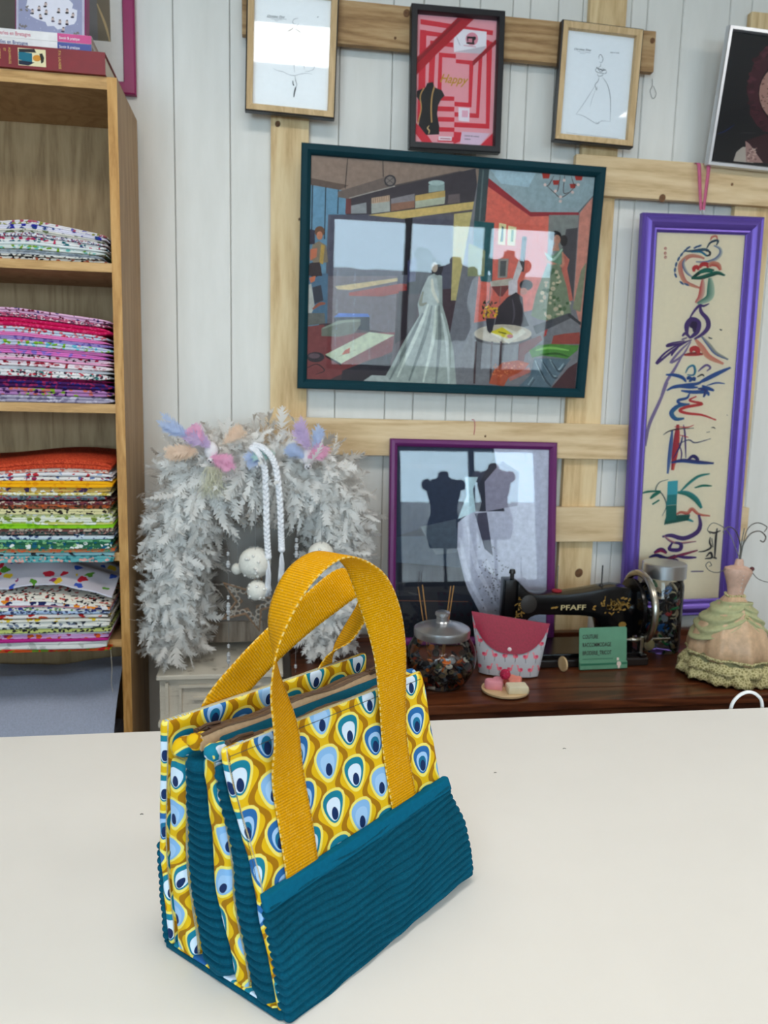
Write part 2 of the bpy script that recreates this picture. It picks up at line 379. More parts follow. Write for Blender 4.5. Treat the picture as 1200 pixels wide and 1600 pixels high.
# ------------------------------------------------------------------ sewing cabinet and cream chest
cab = empty('sewing_cabinet', (0.83, 1.98, 0), label='dark polished wooden sewing cabinet carrying the sewing machine and jars', cat='cabinet')
cx = lambda x0, x1, y0, y1, z0, z1: MB().box(x0-0.83, x1-0.83, y0-1.98, y1-1.98, z0, z1)
cx(0.06, 1.60, 1.715, 1.80, 0.757, 0.78).obj('front_rail', M_DARKWOOD, cab, bevel=0.003)
cx(0.06, 1.60, 1.802, 2.215, 0.757, 0.78).obj('top_board', M_DARKWOOD, cab, bevel=0.0015)
cx(0.06, 1.60, 2.216, 2.245, 0.74, 0.796).obj('back_rail', M_DARKWOOD, cab, bevel=0.002)
cx(0.075, 1.585, 1.73, 2.20, 0.60, 0.756).obj('apron', M_DARKWOOD, cab)
for lx in (0.085, 1.52):
    for ly in (1.74, 2.13): cx(lx, lx+0.055, ly, ly+0.055, 0, 0.599).obj('leg', M_DARKWOOD, cab, bevel=0.004)
def cream_paint():
    m, nt, b = newmat('distressed_cream_paint', 0.55)
    n = noise(nt, coord(nt, 'Object', (3, 3, 30)), 5, 6, 0.7)
    nt.links.new(ramp(nt, n, [(0.30, C(150, 140, 124)), (0.40, C(214, 207, 192)), (0.8, C(226, 220, 207))]), b.inputs['Base Color']); return m
M_CREAM = cream_paint()
ch = empty('cream_chest', (-0.125, 2.14, 0), label='distressed cream painted chest behind the handbag', cat='chest')
kx = lambda x0, x1, y0, y1, z0, z1: MB().box(x0+0.125, x1+0.125, y0-2.14, y1-2.14, z0, z1)
kx(-0.286, 0.032, 2.01, 2.29, 0.0, 0.758).obj('body', M_CREAM, ch, bevel=0.002)
kx(-0.292, 0.038, 1.995, 2.292, 0.759, 0.772).obj('top_board', M_CREAM, ch, bevel=0.003)
kx(-0.235, -0.02, 2.000, 2.0095, 0.735, 0.742).obj('moulding', M_CREAM, ch); kx(-0.235, -0.228, 2.000, 2.0095, 0.60, 0.734).obj('moulding', M_CREAM, ch)
kx(-0.20, -0.02, 2.002, 2.0095, 0.70, 0.707).obj('moulding', M_CREAM, ch); kx(-0.288, 0.034, 1.99, 2.0095, 0.632, 0.645).obj('ledge', M_CREAM, ch)
kx(-0.27, -0.262, 2.000, 2.0095, 0.65, 0.75).obj('moulding', M_CREAM, ch)
# ------------------------------------------------------------------ framed pictures
def homog(src):
    """maps traced picture coordinates (quad TL,TR,BR,BL) to the unit square, v up"""
    dst = [(0, 1), (1, 1), (1, 0), (0, 0)]; A = []; B = []
    for (x, y), (u, v) in zip(src, dst):
        A += [[x, y, 1, 0, 0, 0, -u*x, -u*y], [0, 0, 0, x, y, 1, -v*x, -v*y]]; B += [u, v]
    h = np.linalg.solve(np.array(A, float), np.array(B, float))
    def f(p):
        x, y = p[0], p[1]; d = h[6]*x+h[7]*y+1
        return ((h[0]*x+h[1]*y+h[2])/d, (h[3]*x+h[4]*y+h[5])/d)
    return f
def print_material(name, rough=0.6, grain=0.10, gain=1.0):
    m, nt, b = newmat(name, rough, spec=0.3)
    a = nt.nodes.new('ShaderNodeAttribute'); a.attribute_name = 'Col'
    n = noise(nt, coord(nt), 60, 5, 0.65)
    g = ramp(nt, n, [(0.25, ((1-grain)*gain,)*3+(1,)), (0.75, ((1+grain)*gain,)*3+(1,))])
    nt.links.new(mixc(nt, 1.0, a.outputs[0], g, 'MULTIPLY'), b.inputs['Base Color']); return m
M_PRINT = print_material('printed_paper', 0.6, 0.03, 1.06); M_PAINT = print_material('painted_print', 0.6, 0.2, 1.28)
_tc = {}
def text_shape(s, shear=0.0):
    if (s, shear) in _tc: return _tc[(s, shear)]
    cu = bpy.data.curves.new('text', 'FONT'); cu.body = s; cu.size = 1.0; cu.shear = shear; cu.resolution_u = 3; cu.offset = 0.014
    o = bpy.data.objects.new('text', cu); COL.objects.link(o); me = o.to_mesh()
    v = [(q.co.x, q.co.y) for q in me.vertices]; f = [tuple(p.vertices) for p in me.polygons]
    o.to_mesh_clear(); bpy.data.objects.remove(o); bpy.data.curves.remove(cu)
    _tc[(s, shear)] = (v, f); return v, f
class Print:
    """flat printed image: coloured shapes laid on a sheet, each a hair above the last"""
    def __init__(s, w, h, quad, base, dz=0.000009):
        s.w, s.h, s.H, s.mb, s.k, s.dz = w, h, homog(quad), MB(), 0, dz; s.mb.col = []
        s.raw([(0, 0), (1, 0), (1, 1), (0, 1)], [(0, 1, 2, 3)], base)
    def raw(s, uv, fs, c):
        y = -s.dz*s.k; s.k += 1
        s.mb.add([((min(max(u, 0), 1)-0.5)*s.w, y, min(max(v, 0), 1)*s.h) for u, v in uv], fs)
        s.mb.col += [C(*c)]*len(uv) if not (len(c) and hasattr(c[0], '__len__')) else [C(*q) for q in c]
    def poly(s, pts, c): s.raw([s.H(p) for p in pts], [tuple(range(len(pts)))], c)
    def blob(s, x, y, rx, ry, c, n=16, a0=0.0):
        P = [(rx*math.cos(2*math.pi*i/n), ry*math.sin(2*math.pi*i/n)) for i in range(n)]; q, w = math.cos(a0), math.sin(a0)
        s.poly([(x+a*q-b*w, y+a*w+b*q) for a, b in P], c)
    def stroke(s, pts, wd, c, c2=None, taper=True, n=6, smooth=True):
        P = spline([(p[0], p[1], 0) for p in pts], n) if (smooth and len(pts) > 2) else [Vector((p[0], p[1], 0)) for p in pts]
        N = len(P); vs = []; cs = []
        for i, p in enumerate(P):
            t = (P[min(i+1, N-1)]-P[max(i-1, 0)]).normalized(); t = Vector((-t.y, t.x, 0)); f = i/(N-1)
            w = wd*(0.25+0.75*math.sin(math.pi*min(max(f, 0.04), 0.96))**0.6)/2 if taper else wd/2
            vs += [s.H(p+t*w), s.H(p-t*w)]; cs += [c, c2 or c]
        s.raw(vs, [(2*i, 2*i+1, 2*i+3, 2*i+2) for i in range(N-1)], cs)
    def text(s, string, org, xdir, h, c, shear=0.0, wscale=1.0):
        v, f = text_shape(string, shear); ox, oy = org; l = math.hypot(*xdir); dx, dy = xdir[0]/l, xdir[1]/l; k = h/0.7
        s.raw([s.H((ox+(a*wscale*dx+b*dy)*k, oy+(a*wscale*dy-b*dx)*k)) for a, b in v], f, c)
    def obj(s, parent, mat, loc):
        o = s.mb.obj('print', mat, parent, loc=loc); return o
def rails(parent, w, h, prof, mat, names='frame_rail'):
    """four mitred rails; prof = (inset from outer edge, distance out from the wall)"""
    O = [(-w/2, 0), (w/2, 0), (w/2, h), (-w/2, h)]; I = [(1, 1), (-1, 1), (-1, -1), (1, -1)]
    for k in range(4):
        a, b = k, (k+1) % 4; vs = []
        for q in (a, b): vs += [(O[q][0]+I[q][0]*i, -d, O[q][1]+I[q][1]*i) for i, d in prof]
        n = len(prof); fs = [(i, (i+1) % n, n+(i+1) % n, n+i) for i in range(n)]+[tuple(range(n)), tuple(range(2*n-1, n-1, -1))]
        MB().add(vs, fs).obj(names, mat, parent, fix=True, smooth=35)
def picture(name, label, cx, yback, z0, w, h, prof, mat, lean=0, roll=0, cat='framed picture', printer=None, inner=None, pmat=None, pdepth=0.006, glass=True, yaw=0):
    """empty at the bottom centre of the frame; local -Y faces the room"""
    r = empty(name, (cx, yback, z0), (math.radians(lean), math.radians(roll), math.radians(yaw)), label=label, cat=cat)
    rails(r, w, h, prof, mat)
    MB().box(-w/2+0.004, w/2-0.004, -pdepth+0.001, -0.001, 0.004, h-0.004).obj('backing', M_BACKING, r)
    if printer: printer.obj(r, pmat or M_PRINT, (0, -pdepth, inner))
    if glass: MB().add([(-w/2+inner, -pdepth-0.0035, inner), (w/2-inner, -pdepth-0.0035, inner), (w/2-inner, -pdepth-0.0035, h-inner), (-w/2+inner, -pdepth-0.0035, h-inner)], [(0, 1, 2, 3)]).obj('glass_pane', M_GLASS, r)
    return r
M_BACKING = plain('brown_backing_board', (120, 100, 80), 0.9)
def lacquer(name, rgb, rough=0.35): return plain(name, rgb, rough, var=0.05)
M_TEAL = plain('dark_teal_lacquer', (5, 52, 62), 0.6, var=0.05, spec=0.2); M_PURPLE = lacquer('purple_lacquer', (104, 36, 100), 0.35)
M_VIOLET, _nt, _b = newmat('pearly_violet_lacquer', 0.34, C(108, 84, 176), metal=0.45)
M_BLACKF = lacquer('black_frame', (22, 22, 27), 0.4); M_LIGHTOAK = wood('light_oak_frame', [(190, 158, 114), (216, 186, 142)], 'Z', 0.55, 1.6)
M_SILVER = plain('brushed_silver_frame', (205, 208, 214), 0.35, 0.85, 0.04); M_MAGENTA = lacquer('magenta_frame', (150, 22, 92), 0.4)
# --- fashion sketch frames: light oak front, black edge
OAKPROF = [(0, 0), (0, 0.022), (0.0025, 0.024), (0.016, 0.021), (0.018, 0.019), (0.018, 0.004), (0.018, 0)]
def sketch_frame(label, cx, z0, w, h, lean, roll, pr):
    r = picture('framed_sketch', label, cx, 2.2545, z0, w, h, [(0.0035, 0.004), (0.0035, 0.0265), (0.019, 0.0235), (0.020, 0.012), (0.020, 0.004)], M_LIGHTOAK, lean, roll, printer=pr, inner=0.0195, pdepth=0.008)
    rails(r, w, h, [(0, 0), (0, 0.022), (0.0034, 0.0235), (0.0034, 0)], M_BLACKF, 'black_edge'); return r
z8 = lambda *p: [(380+x/8.0, y/8.0) for x, y in p]
p = Print(0.2025, 0.278, [(396, -17), (513.2, -4), (508.5, 169), (396, 158)], (248, 248, 248))
G = (70, 70, 74); G2 = (150, 150, 154)
p.text('Christian Dior', (415.5, 22.8), (1, 0.06), 3.2, (40, 40, 44), 0.2); p.stroke(z8((280, 185), (400, 198), (520, 210)), 0.5, G, taper=False); p.stroke(z8((330, 208), (470, 220)), 0.5, G2, taper=False); p.stroke(z8((375, 228), (420, 232)), 0.5, G2, taper=False)
p.text('47', (491.5, 23), (1, 0.05), 1.9, (50, 50, 54))
for q, wd, c in [(((660, 195), (620, 205), (597, 230), (605, 265), (640, 275)), .6, G), (((668, 265), (650, 285), (640, 320), (625, 360)), .9, G), (((610, 310), (575, 340), (525, 365)), 2.2, (40, 40, 44)), (((640, 335), (670, 355), (700, 380)), 1.8, (40, 40, 44)),
    (((525, 365), (560, 350)), 2.4, (30, 30, 34)), (((530, 400), (470, 450), (410, 510), (395, 570), (382, 630)), .8, G2), (((560, 400), (510, 415), (415, 505)), .5, G2), (((575, 360), (570, 430), (590, 490), (605, 540)), .7, G2), (((690, 370), (712, 420), (690, 450), (645, 500), (650, 540), (700, 580)), .7, G2),
    (((605, 560), (560, 570), (500, 620), (455, 670)), .6, G2), (((590, 580), (540, 630), (500, 700)), .5, G2), (((600, 590), (570, 650), (545, 690)), .5, G2), (((605, 600), (590, 660), (572, 720)), .5, G2), (((610, 560), (612, 700), (628, 865)), .7, G2), (((690, 570), (710, 650), (735, 740), (745, 830)), .7, G2),
    (((710, 570), (780, 650), (845, 750), (865, 790), (850, 830), (800, 850), (755, 850)), .6, G2), (((715, 590), (750, 640), (765, 690)), .5, G2), (((370, 820), (420, 845), (490, 860), (550, 890), (620, 905), (700, 885), (780, 875), (840, 890)), .6, G2), (((630, 905), (640, 960), (655, 1020), (640, 1060)), .7, G), (((605, 965), (612, 1015), (625, 1025)), 1.6, G), (((645, 1040), (630, 1100), (620, 1170)), 2.2, (50, 50, 54))]:
    p.stroke(z8(*q), wd, c)
p.stroke(z8((310, 1275), (850, 1335)), 0.45, G2, taper=False)
sketch_frame('oak framed fashion sketch of a short full-skirted dress, leftmost of the top row', 0.0539, 2.261, 0.2415, 0.317, 2.5, 1.2, p)
z4 = lambda *p: [(860+x/3.53, y/3.53) for x, y in p]
p = Print(0.2025, 0.278, z4((118, 165), (472, 205), (410, 760), (65, 730)), (248, 248, 249))
p.text('Christian Dior', (903.5, 77.2), (1, 0.07), 3.0, (50, 50, 54), 0.2); p.stroke(z4((170, 280), (240, 288)), 0.5, G2, taper=False); p.stroke(z4((185, 290), (212, 293)), .5, G2, taper=False); p.text('Gala de Nuit', (957, 81.3), (1, 0.05), 1.8, (70, 70, 74), 0.3)
for q, wd, c in [(((283, 320), (285, 302), (295, 298), (305, 320), (296, 340), (285, 335)), .7, G), (((292, 345), (290, 360), (270, 370), (265, 385), (285, 395), (315, 398), (320, 385), (300, 370)), .7, G), (((270, 368), (300, 380), (318, 378)), 1.6, G), (((268, 362), (292, 390), (310, 372)), .8, G), (((275, 398), (278, 412), (298, 410), (302, 398)), .6, G),
    (((282, 418), (275, 440), (260, 460), (268, 488), (270, 470)), .7, G), (((300, 418), (325, 460), (338, 530), (335, 655)), .7, G), (((262, 460), (225, 520), (185, 580), (157, 618)), .6, G2), (((268, 470), (245, 530), (230, 580)), .4, G2), (((157, 618), (190, 625), (225, 645), (265, 668), (290, 652), (335, 656)), .7, G2), (((260, 655), (266, 668), (275, 655)), .6, G2)]:
    p.stroke(z4(*q), wd, c)
p.stroke(z4((105, 718), (375, 745)), 0.45, G2, taper=False)
sketch_frame('oak framed sketch of a long bridal gown, right of the black framed poster', 0.9213, 2.2455, 0.2415, 0.317, 1.0, 1.1, p)
# --- black framed Happy poster
zp = lambda *p: [(640+x/6.667, y/6.667) for x, y in p]
PK = (236, 168, 176); RD = (217, 48, 66)
p = Print(0.2257, 0.330, zp((85, 100), (938, 183), (885, 1515), (55, 1455)), PK)
def red(*q): p.poly(zp(*q), RD)
red((125, 150), (900, 285), (895, 335), (125, 205)); red((120, 262), (860, 385), (858, 440), (120, 325)); red((120, 262), (188, 270), (165, 1240), (85, 1230))
p.poly(zp((188, 325), (480, 360), (480, 400), (188, 380)), PK); red((235, 378), (475, 405), (475, 455), (235, 425)); red((228, 380), (290, 385), (265, 850), (205, 850))
red((320, 505), (500, 525), (500, 570), (320, 552)); red((320, 505), (358, 508), (345, 950), (300, 950)); red((500, 580), (700, 600), (700, 645), (500, 620))
red((645, 600), (690, 605), (665, 1085), (630, 1080)); red((745, 540), (785, 545), (745, 1200), (710, 1195)); red((830, 395), (890, 400), (855, 1315), (815, 1310))
for (a, b) in ((962, 1010), (1070, 1122), (1180, 1230), (1288, 1335), (1388, 1440)): red((310, a), (483, a+10), (480, b+8), (300, b))
red((483, 1025), (665, 1042), (662, 1088), (483, 1072)); red((483, 1135), (745, 1155), (742, 1202), (483, 1182)); red((480, 1240), (855, 1265), (850, 1315), (478, 1292)); red((475, 1340), (560, 1348), (550, 1440), (470, 1470))
red((60, 1230), (165, 1330), (260, 1475), (150, 1460), (58, 1340)); red((745, 1500), (890, 1360), (885, 1515))
p.poly(zp((490, 250), (830, 295), (825, 450), (770, 525), (480, 505), (480, 350)), (240, 236, 240)); p.poly(zp((560, 490), (825, 445), (770, 528), (480, 500)), (205, 198, 204))
p.blob(*zp((672, 370))[0], 10, 10.5, (228, 150, 165))
BK = (28, 26, 30)
for q in (((620, 400), (700, 410), (698, 428), (612, 418)), ((678, 345), (700, 345), (695, 412), (675, 408)), ((620, 340), (705, 350), (705, 368), (620, 362)), ((620, 345), (635, 345), (632, 395), (622, 393))): p.poly(zp(*q), BK)
p.blob(*zp((702, 362))[0], 2.2, 2.8, BK)
p.stroke(zp((510, 345), (530, 400), (550, 440)), .6, (120, 110, 120)); p.stroke(zp((585, 435), (715, 455)), 1.0, (215, 130, 150), taper=False)
p.poly(zp((75, 560), (520, 140), (695, 160), (300, 520), (75, 745)), (188, 22, 42)); p.poly(zp((75, 580), (520, 160), (560, 165), (85, 620)), (150, 16, 34))
p.poly(zp((940, 375), (935, 430), (680, 655), (680, 600)), (165, 20, 38))
p.text('Happy', (688.5, 122.5), (1, 0.10), 13.5, (200, 152, 28), 0.35, 0.86)
p.poly(zp((195, 825), (255, 815), (270, 870), (350, 905), (378, 960), (340, 1000), (310, 1060), (298, 1150), (320, 1280), (318, 1365), (180, 1370), (100, 1265), (125, 1130), (130, 1040), (80, 965), (85, 905), (175, 870)), (34, 33, 35))
p.stroke(zp((272, 860), (245, 960), (235, 1100), (240, 1240)), 2.2, (205, 160, 95), taper=False); p.stroke(zp((160, 875), (120, 960), (128, 1100), (90, 1250)), 1.8, (205, 160, 95), taper=False); p.stroke(zp((215, 1270), (195, 1300), (215, 1325), (205, 1360)), 2.0, (225, 190, 130))
p.poly(zp((525, 1085), (645, 1095), (640, 1240), (525, 1225)), (240, 232, 238)); p.poly(zp((562, 1118), (628, 1122), (625, 1192), (562, 1188)), (232, 180, 196))
p.poly(zp((560, 1340), (860, 1365), (745, 1490), (540, 1465)), (226, 200, 216)); p.text("L'atelier de couture", (728, 208.5), (1, 0.08), 2.6, (80, 70, 78), 0, .8); p.text('cadeaux', (728, 213.5), (1, 0.08), 2.6, (80, 70, 78), 0, .8)
p.poly(zp((312, 1385), (455, 1392), (452, 1435), (310, 1428)), (240, 228, 232)); p.stroke(zp((330, 1408), (440, 1416)), 1.4, (170, 90, 110), taper=False)
picture('framed_poster', 'black framed red and pink gift poster with a tailor dummy', 0.5134, 2.2545, 2.1995, 0.2617, 0.3662, [(0, 0), (0, 0.026), (0.002, 0.028), (0.016, 0.028), (0.018, 0.024), (0.018, 0)], M_BLACKF, 1.5, -0.87, printer=p, inner=0.018, cat='framed poster')
# --- large teal framed painting of a couture workshop
OP = [(485.5, 240.3), (932.6, 275.9), (900.1, 607.8), (479.9, 593.5)]
za = lambda *p: [(480+x/5, 230+y/5) for x, y in p]
zb = lambda *p: [(700+x/5, 240+y/5) for x, y in p]
zc = lambda *p: [(470+x/5, 410+y/5) for x, y in p]
zd = lambda *p: [(690+x/5, 410+y/5) for x, y in p]
p = Print(0.810, 0.599, OP, (92, 84, 88))
P = p.poly; S = p.stroke
P([(484, 239), (756, 260), (752, 300), (620, 300), (540, 300), (484, 290)], (146, 124, 110)); P(za((20, 235), (330, 295), (240, 335), (20, 285)), (104, 84, 74)); P(za((690, 290), (1200, 180), (1300, 200), (1300, 330), (600, 380)), (92, 80, 78))
P([(484, 288), (542, 298), (542, 520), (480, 520)], (110, 150, 172))
for a, b in (((42, 290), (36, 650)), ((145, 310), (137, 720)), ((245, 330), (240, 520))): S(za(a, b), 1.6, (24, 34, 40), taper=False)
P([(541, 338), (541, 308), (745, 262), (750, 322), (588, 336)], (68, 60, 66)); P(za((305, 400), (345, 400), (345, 520), (300, 520)), (118, 62, 62))
P([(513, 335), (716, 335), (706, 480), (508, 480)], (96, 92, 104)); P([(508, 470), (720, 450), (700, 606), (480, 600)], (84, 62, 66))
for q, c in (((( 345, 455), (465, 430), (468, 515), (345, 518)), (150, 150, 150)), (((505, 440), (650, 420), (652, 500), (505, 518)), (172, 172, 164)), (((505, 395), (648, 372), (650, 420), (505, 440)), (190, 160, 135)), (((660, 400), (845, 360), (845, 415), (660, 445)), (140, 132, 134)), (((660, 440), (845, 415), (845, 470), (660, 500)), (150, 108, 88)), (((850, 375), (1085, 335), (1085, 385), (850, 420)), (192, 160, 96)), (((850, 420), (1085, 385), (1080, 440), (850, 475)), (178, 180, 160)), (((955, 290), (1080, 285), (1080, 335), (955, 352)), (146, 162, 158)), (((1110, 370), (1200, 360), (1200, 430), (1105, 440)), (110, 95, 95))): P(za(*q), c)
for k in range(8): S(za((520+k*17, 395-k*3), (520+k*17, 435-k*3)), .5, (110, 70, 60), taper=False)
p.blob(*za((1017, 275))[0], 12.8, 4.2, (170, 185, 180))
P(za((480, 530), (1330, 420), (1330, 480), (750, 558)), (206, 178, 112)); P([(711, 334), (746, 330), (738, 470), (706, 470)], (196, 178, 120)); P(za((770, 555), (830, 550), (815, 1000), (745, 1000)), (40, 34, 40))
P(za((240, 345), (610, 230), (680, 240), (690, 300), (330, 402), (240, 388)), (116, 100, 92)); S(za((330, 395), (690, 300)), 1.6, (170, 160, 150), taper=False); p.blob(*za((652, 258))[0], 9.5, 9.5, (58, 54, 58)); p.blob(*za((652, 258))[0], 7, 7, (128, 116, 110)); S(za((610, 290), (690, 225)), 1.5, (48, 44, 48)); S(za((610, 225), (690, 290)), 1.5, (48, 44, 48))
S(za((318, 72), (298, 322)), 1.2, (40, 36, 38), taper=False); S(za((595, 95), (598, 230)), 1.2, (40, 36, 38), taper=False)
# salon on the right
P([(752, 262), (934, 276), (900, 608), (690, 600)], (128, 124, 128)); P(zb((335, 118), (1170, 180), (1150, 340), (1030, 462), (650, 462), (320, 220)), (156, 170, 172)); P(zb((340, 118), (700, 145), (640, 260), (420, 230)), (172, 190, 196))
P([(764, 288), (830, 337), (906, 336), (896, 470), (770, 500), (742, 505)], (214, 110, 92)); P([(831, 338), (860, 337), (850, 480), (822, 470)], (220, 118, 100)); P(zb((325, 185), (655, 455), (1035, 457), (1035, 480), (655, 490), (318, 250)), (158, 44, 54))
P(zb((800, 478), (1032, 478), (985, 1150), (770, 1100)), (140, 140, 134)); P(zb((935, 590), (1025, 578), (985, 1150), (900, 1100), (890, 800)), (78, 74, 78)); P(zb((1040, 465), (1148, 325), (1085, 1380), (990, 1150)), (206, 140, 122)); S(zb((1030, 460), (1148, 330)), 2.0, (92, 100, 104), taper=False)
P(zb((252, 112), (332, 118), (300, 530), (212, 530)), (64, 78, 80)); S(zb((285, 118), (255, 530)), 2.5, (98, 112, 112), taper=False); P(zb((212, 525), (370, 540), (352, 1010), (265, 1000), (205, 760)), (48, 96, 98)); P(zb((170, 700), (300, 760), (290, 960), (160, 960)), (150, 150, 110))
for x, y, r in ((778, 168, 6.5), (855, 222, 5.2), (1035, 182, 6.5), (988, 250, 5)): P([q for q in zb((x-r*5, y-r*3.4), (x+r*5, y-r*3.4), (x+r*3.6, y+r*3.6), (x-r*3.6, y+r*3.6))], (176, 52, 42))
for q in (((775, 240), (850, 310), (890, 340), (950, 310), (1010, 250)), ((840, 170), (800, 240), (775, 250)), ((890, 165), (870, 280), (850, 295)), ((925, 165), (915, 300), (960, 300)), ((975, 170), (1000, 240), (1040, 240))): S(zb(*q), 1.4, (84, 56, 50))
for x, y in ((770, 240), (850, 290), (890, 335), (1030, 240), (920, 205), (985, 300), (890, 370)): p.blob(*zb((x, y))[0], 2.6, 2.6, (226, 196, 186), 8)
P(zb((408, 540), (465, 552), (452, 715), (400, 708)), (226, 216, 168)); P(zb((480, 562), (545, 575), (530, 722), (473, 715)), (226, 216, 168)); P(zb((430, 565), (445, 575), (440, 690), (415, 690)), (60, 84, 80)); P(zb((505, 590), (525, 600), (520, 690), (495, 690)), (110, 130, 90))
P(zb((402, 822), (482, 822), (470, 972), (396, 975)), (150, 146, 136)); P(zb((418, 840), (465, 840), (456, 960), (412, 960)), (86, 90, 88)); P(zb((588, 655), (625, 655), (602, 925), (563, 925)), (66, 66, 68)); p.blob(*zb((606, 668))[0], 4.2, 4.6, (48, 46, 48)); P(zb((562, 830), (590, 900), (545, 1010), (505, 1010)), (205, 200, 196))
# standing client in a flowered dress with her mirror image
P(zb((905, 770), (960, 830), (940, 900), (985, 1150), (880, 1150)), (196, 108, 92)); p.blob(*zb((915, 680))[0], 6, 9, (48, 42, 44)); p.blob(*zb((850, 645))[0], 9.5, 8.5, (40, 32, 34)); p.blob(*zb((862, 672))[0], 5.5, 7.5, (196, 140, 116)); P(zb((845, 700), (872, 705), (880, 760), (820, 760)), (196, 140, 116))
P(zb((765, 775), (830, 800), (900, 738), (912, 790), (885, 900), (800, 900), (790, 840)), (116, 146, 118)); S(zb((765, 775), (830, 830), (905, 745)), 4, (180, 200, 180)); S(zb((905, 770), (900, 880), (780, 840), (765, 835)), 5, (200, 136, 112))
sk = zd((825, 30), (930, 10), (985, 190), (1018, 390), (960, 440), (880, 465), (770, 450), (705, 420), (745, 250)); P(sk, (128, 138, 110))
for q in ((840, 60, 760, 420), (870, 50, 850, 450), (905, 50, 940, 430), (930, 80, 995, 380)): S(zd((q[0], q[1]), ((q[0]+q[2])/2-5, (q[1]+q[3])/2), (q[2], q[3])), 4.0, (84, 98, 78))
for i in range(46):
    a = R.random(); y = 60+a*370; x = 880+(R.random()-.5)*(90+a*240); p.blob(*zd((x, y))[0], 1.5+2.6*R.random(), 1.6+2.5*R.random(), R.choice([(206, 190, 160), (196, 178, 150), (70, 96, 60), (92, 112, 78)]), 7)
P(zd((825, 455), (852, 462), (822, 575), (803, 585)), (186, 64, 58)); P(zd((1100, 60), (1140, 0), (1092, 390), (1030, 365)), (140, 140, 112))
P(zd((640, 400), (1010, 400), (1090, 480), (1075, 960), (0, 955), (240, 560)), (132, 128, 130)); P(sk, (128, 138, 110))
for i in range(46):
    a = R.random(); y = 60+a*370; x = 880+(R.random()-.5)*(60+a*230); p.blob(*zd((x, y))[0], 1.5+2.8*R.random(), 1.6+2.5*R.random(), R.choice([(206, 190, 160), (200, 184, 156), (70, 96, 60), (92, 112, 78)]), 7)
P(zd((825, 455), (852, 462), (822, 575), (803, 585)), (186, 64, 58)); P(zd((720, 500), (1000, 398), (1045, 425), (745, 565)), (84, 82, 86)); P(zd((1000, 398), (1095, 470), (1092, 495), (990, 420)), (60, 58, 62))
# kneeling fitter, console, round table, flowers
P(zd((385, 150), (560, 125), (555, 180), (395, 192)), (186, 176, 160)); P(zd((395, 190), (545, 185), (480, 270), (450, 265)), (128, 64, 60)); S(zd((388, 190), (380, 330)), 2, (120, 100, 92)); S(zd((470, 190), (460, 320)), 2, (150, 130, 118)); P(zd((530, 150), (600, 120), (600, 250), (530, 260)), (206, 196, 196))
P(zd((420, 490), (450, 350), (520, 275), (590, 235), (640, 275), (650, 400), (690, 500), (560, 520)), (46, 40, 46)); p.blob(*zd((668, 180))[0], 10.5, 8.5, (38, 32, 36)); p.blob(*zd((648, 228))[0], 6, 5.5, (196, 130, 108)); S(zd((560, 290), (575, 400), (560, 480)), 3, (84, 78, 86))
p.blob(*zd((485, 590))[0], 45, 12, (92, 84, 86), 24); p.blob(*zd((485, 560))[0], 45, 14.5, (196, 182, 164), 28)
for x in (275, 400, 470): S(zd((x, 620), (x-15, 950)), 3.2, (84, 62, 64), taper=False)
P(zd((380, 550), (485, 505), (590, 545), (640, 520), (665, 550), (530, 638)), (214, 206, 190)); P(zd((385, 548), (480, 508), (565, 565), (520, 600)), (214, 196, 52)); S(zd((450, 545), (510, 560)), 3, (50, 48, 40)); p.blob(*zd((540, 580))[0], 5, 3, (180, 66, 50))
P(zd((352, 440), (425, 440), (405, 535), (385, 560), (362, 535)), (52, 48, 56))
for i in range(26): x, y = 380+R.uniform(-65, 65), 380+R.uniform(-70, 60); p.blob(*zd((x, y))[0], 3.2, 1.2, (48, 58, 42), 6, R.uniform(0, 3))
for i in range(20): x, y = 385+R.uniform(-55, 55), 385+R.uniform(-45, 50); p.blob(*zd((x, y))[0], 2.2, 2.0, R.choice([(226, 178, 46), (214, 160, 40)]), 7)
# draped cloths on the chair
P(zd((610, 640), (780, 572), (792, 610), (660, 720), (620, 900), (590, 900)), (122, 58, 56)); P(zd((880, 575), (960, 560), (1085, 548), (1085, 640), (862, 642)), (158, 70, 60)); P(zd((520, 890), (690, 820), (700, 860), (540, 930)), (186, 120, 110)); P(zd((860, 985), (990, 830), (1065, 780), (1045, 990)), (82, 46, 52))
P(zd((730, 750), (1015, 755), (930, 870), (850, 985), (610, 970), (700, 880)), (98, 116, 126))
for q in (((735, 770), (800, 900), (850, 960)), ((780, 760), (860, 880), (900, 890)), ((850, 760), (910, 840), (960, 790)), ((720, 900), (680, 960))): S(zd(*q), 3, (164, 180, 184)); S(zd(*[(a+12, b+14) for a, b in q]), 3, (62, 76, 86))
P(zd((690, 690), (760, 650), (860, 640), (1078, 650), (1065, 690), (985, 755), (800, 730), (710, 745)), (84, 140, 58)); S(zd((740, 690), (850, 670), (1000, 690)), 4, (140, 190, 96)); S(zd((770, 725), (900, 715), (1000, 740)), 3.5, (50, 96, 38))
P(zd((375, 950), (410, 850), (480, 785), (600, 768), (690, 790), (660, 830), (600, 870), (530, 900), (490, 972)), (180, 86, 56))
for i in range(40): x = R.uniform(400, 640); p.blob(*zd((x, 790+R.random()*150*(1-(x-400)/300)))[0], 1.0, 1.0, (222, 140, 90), 5)
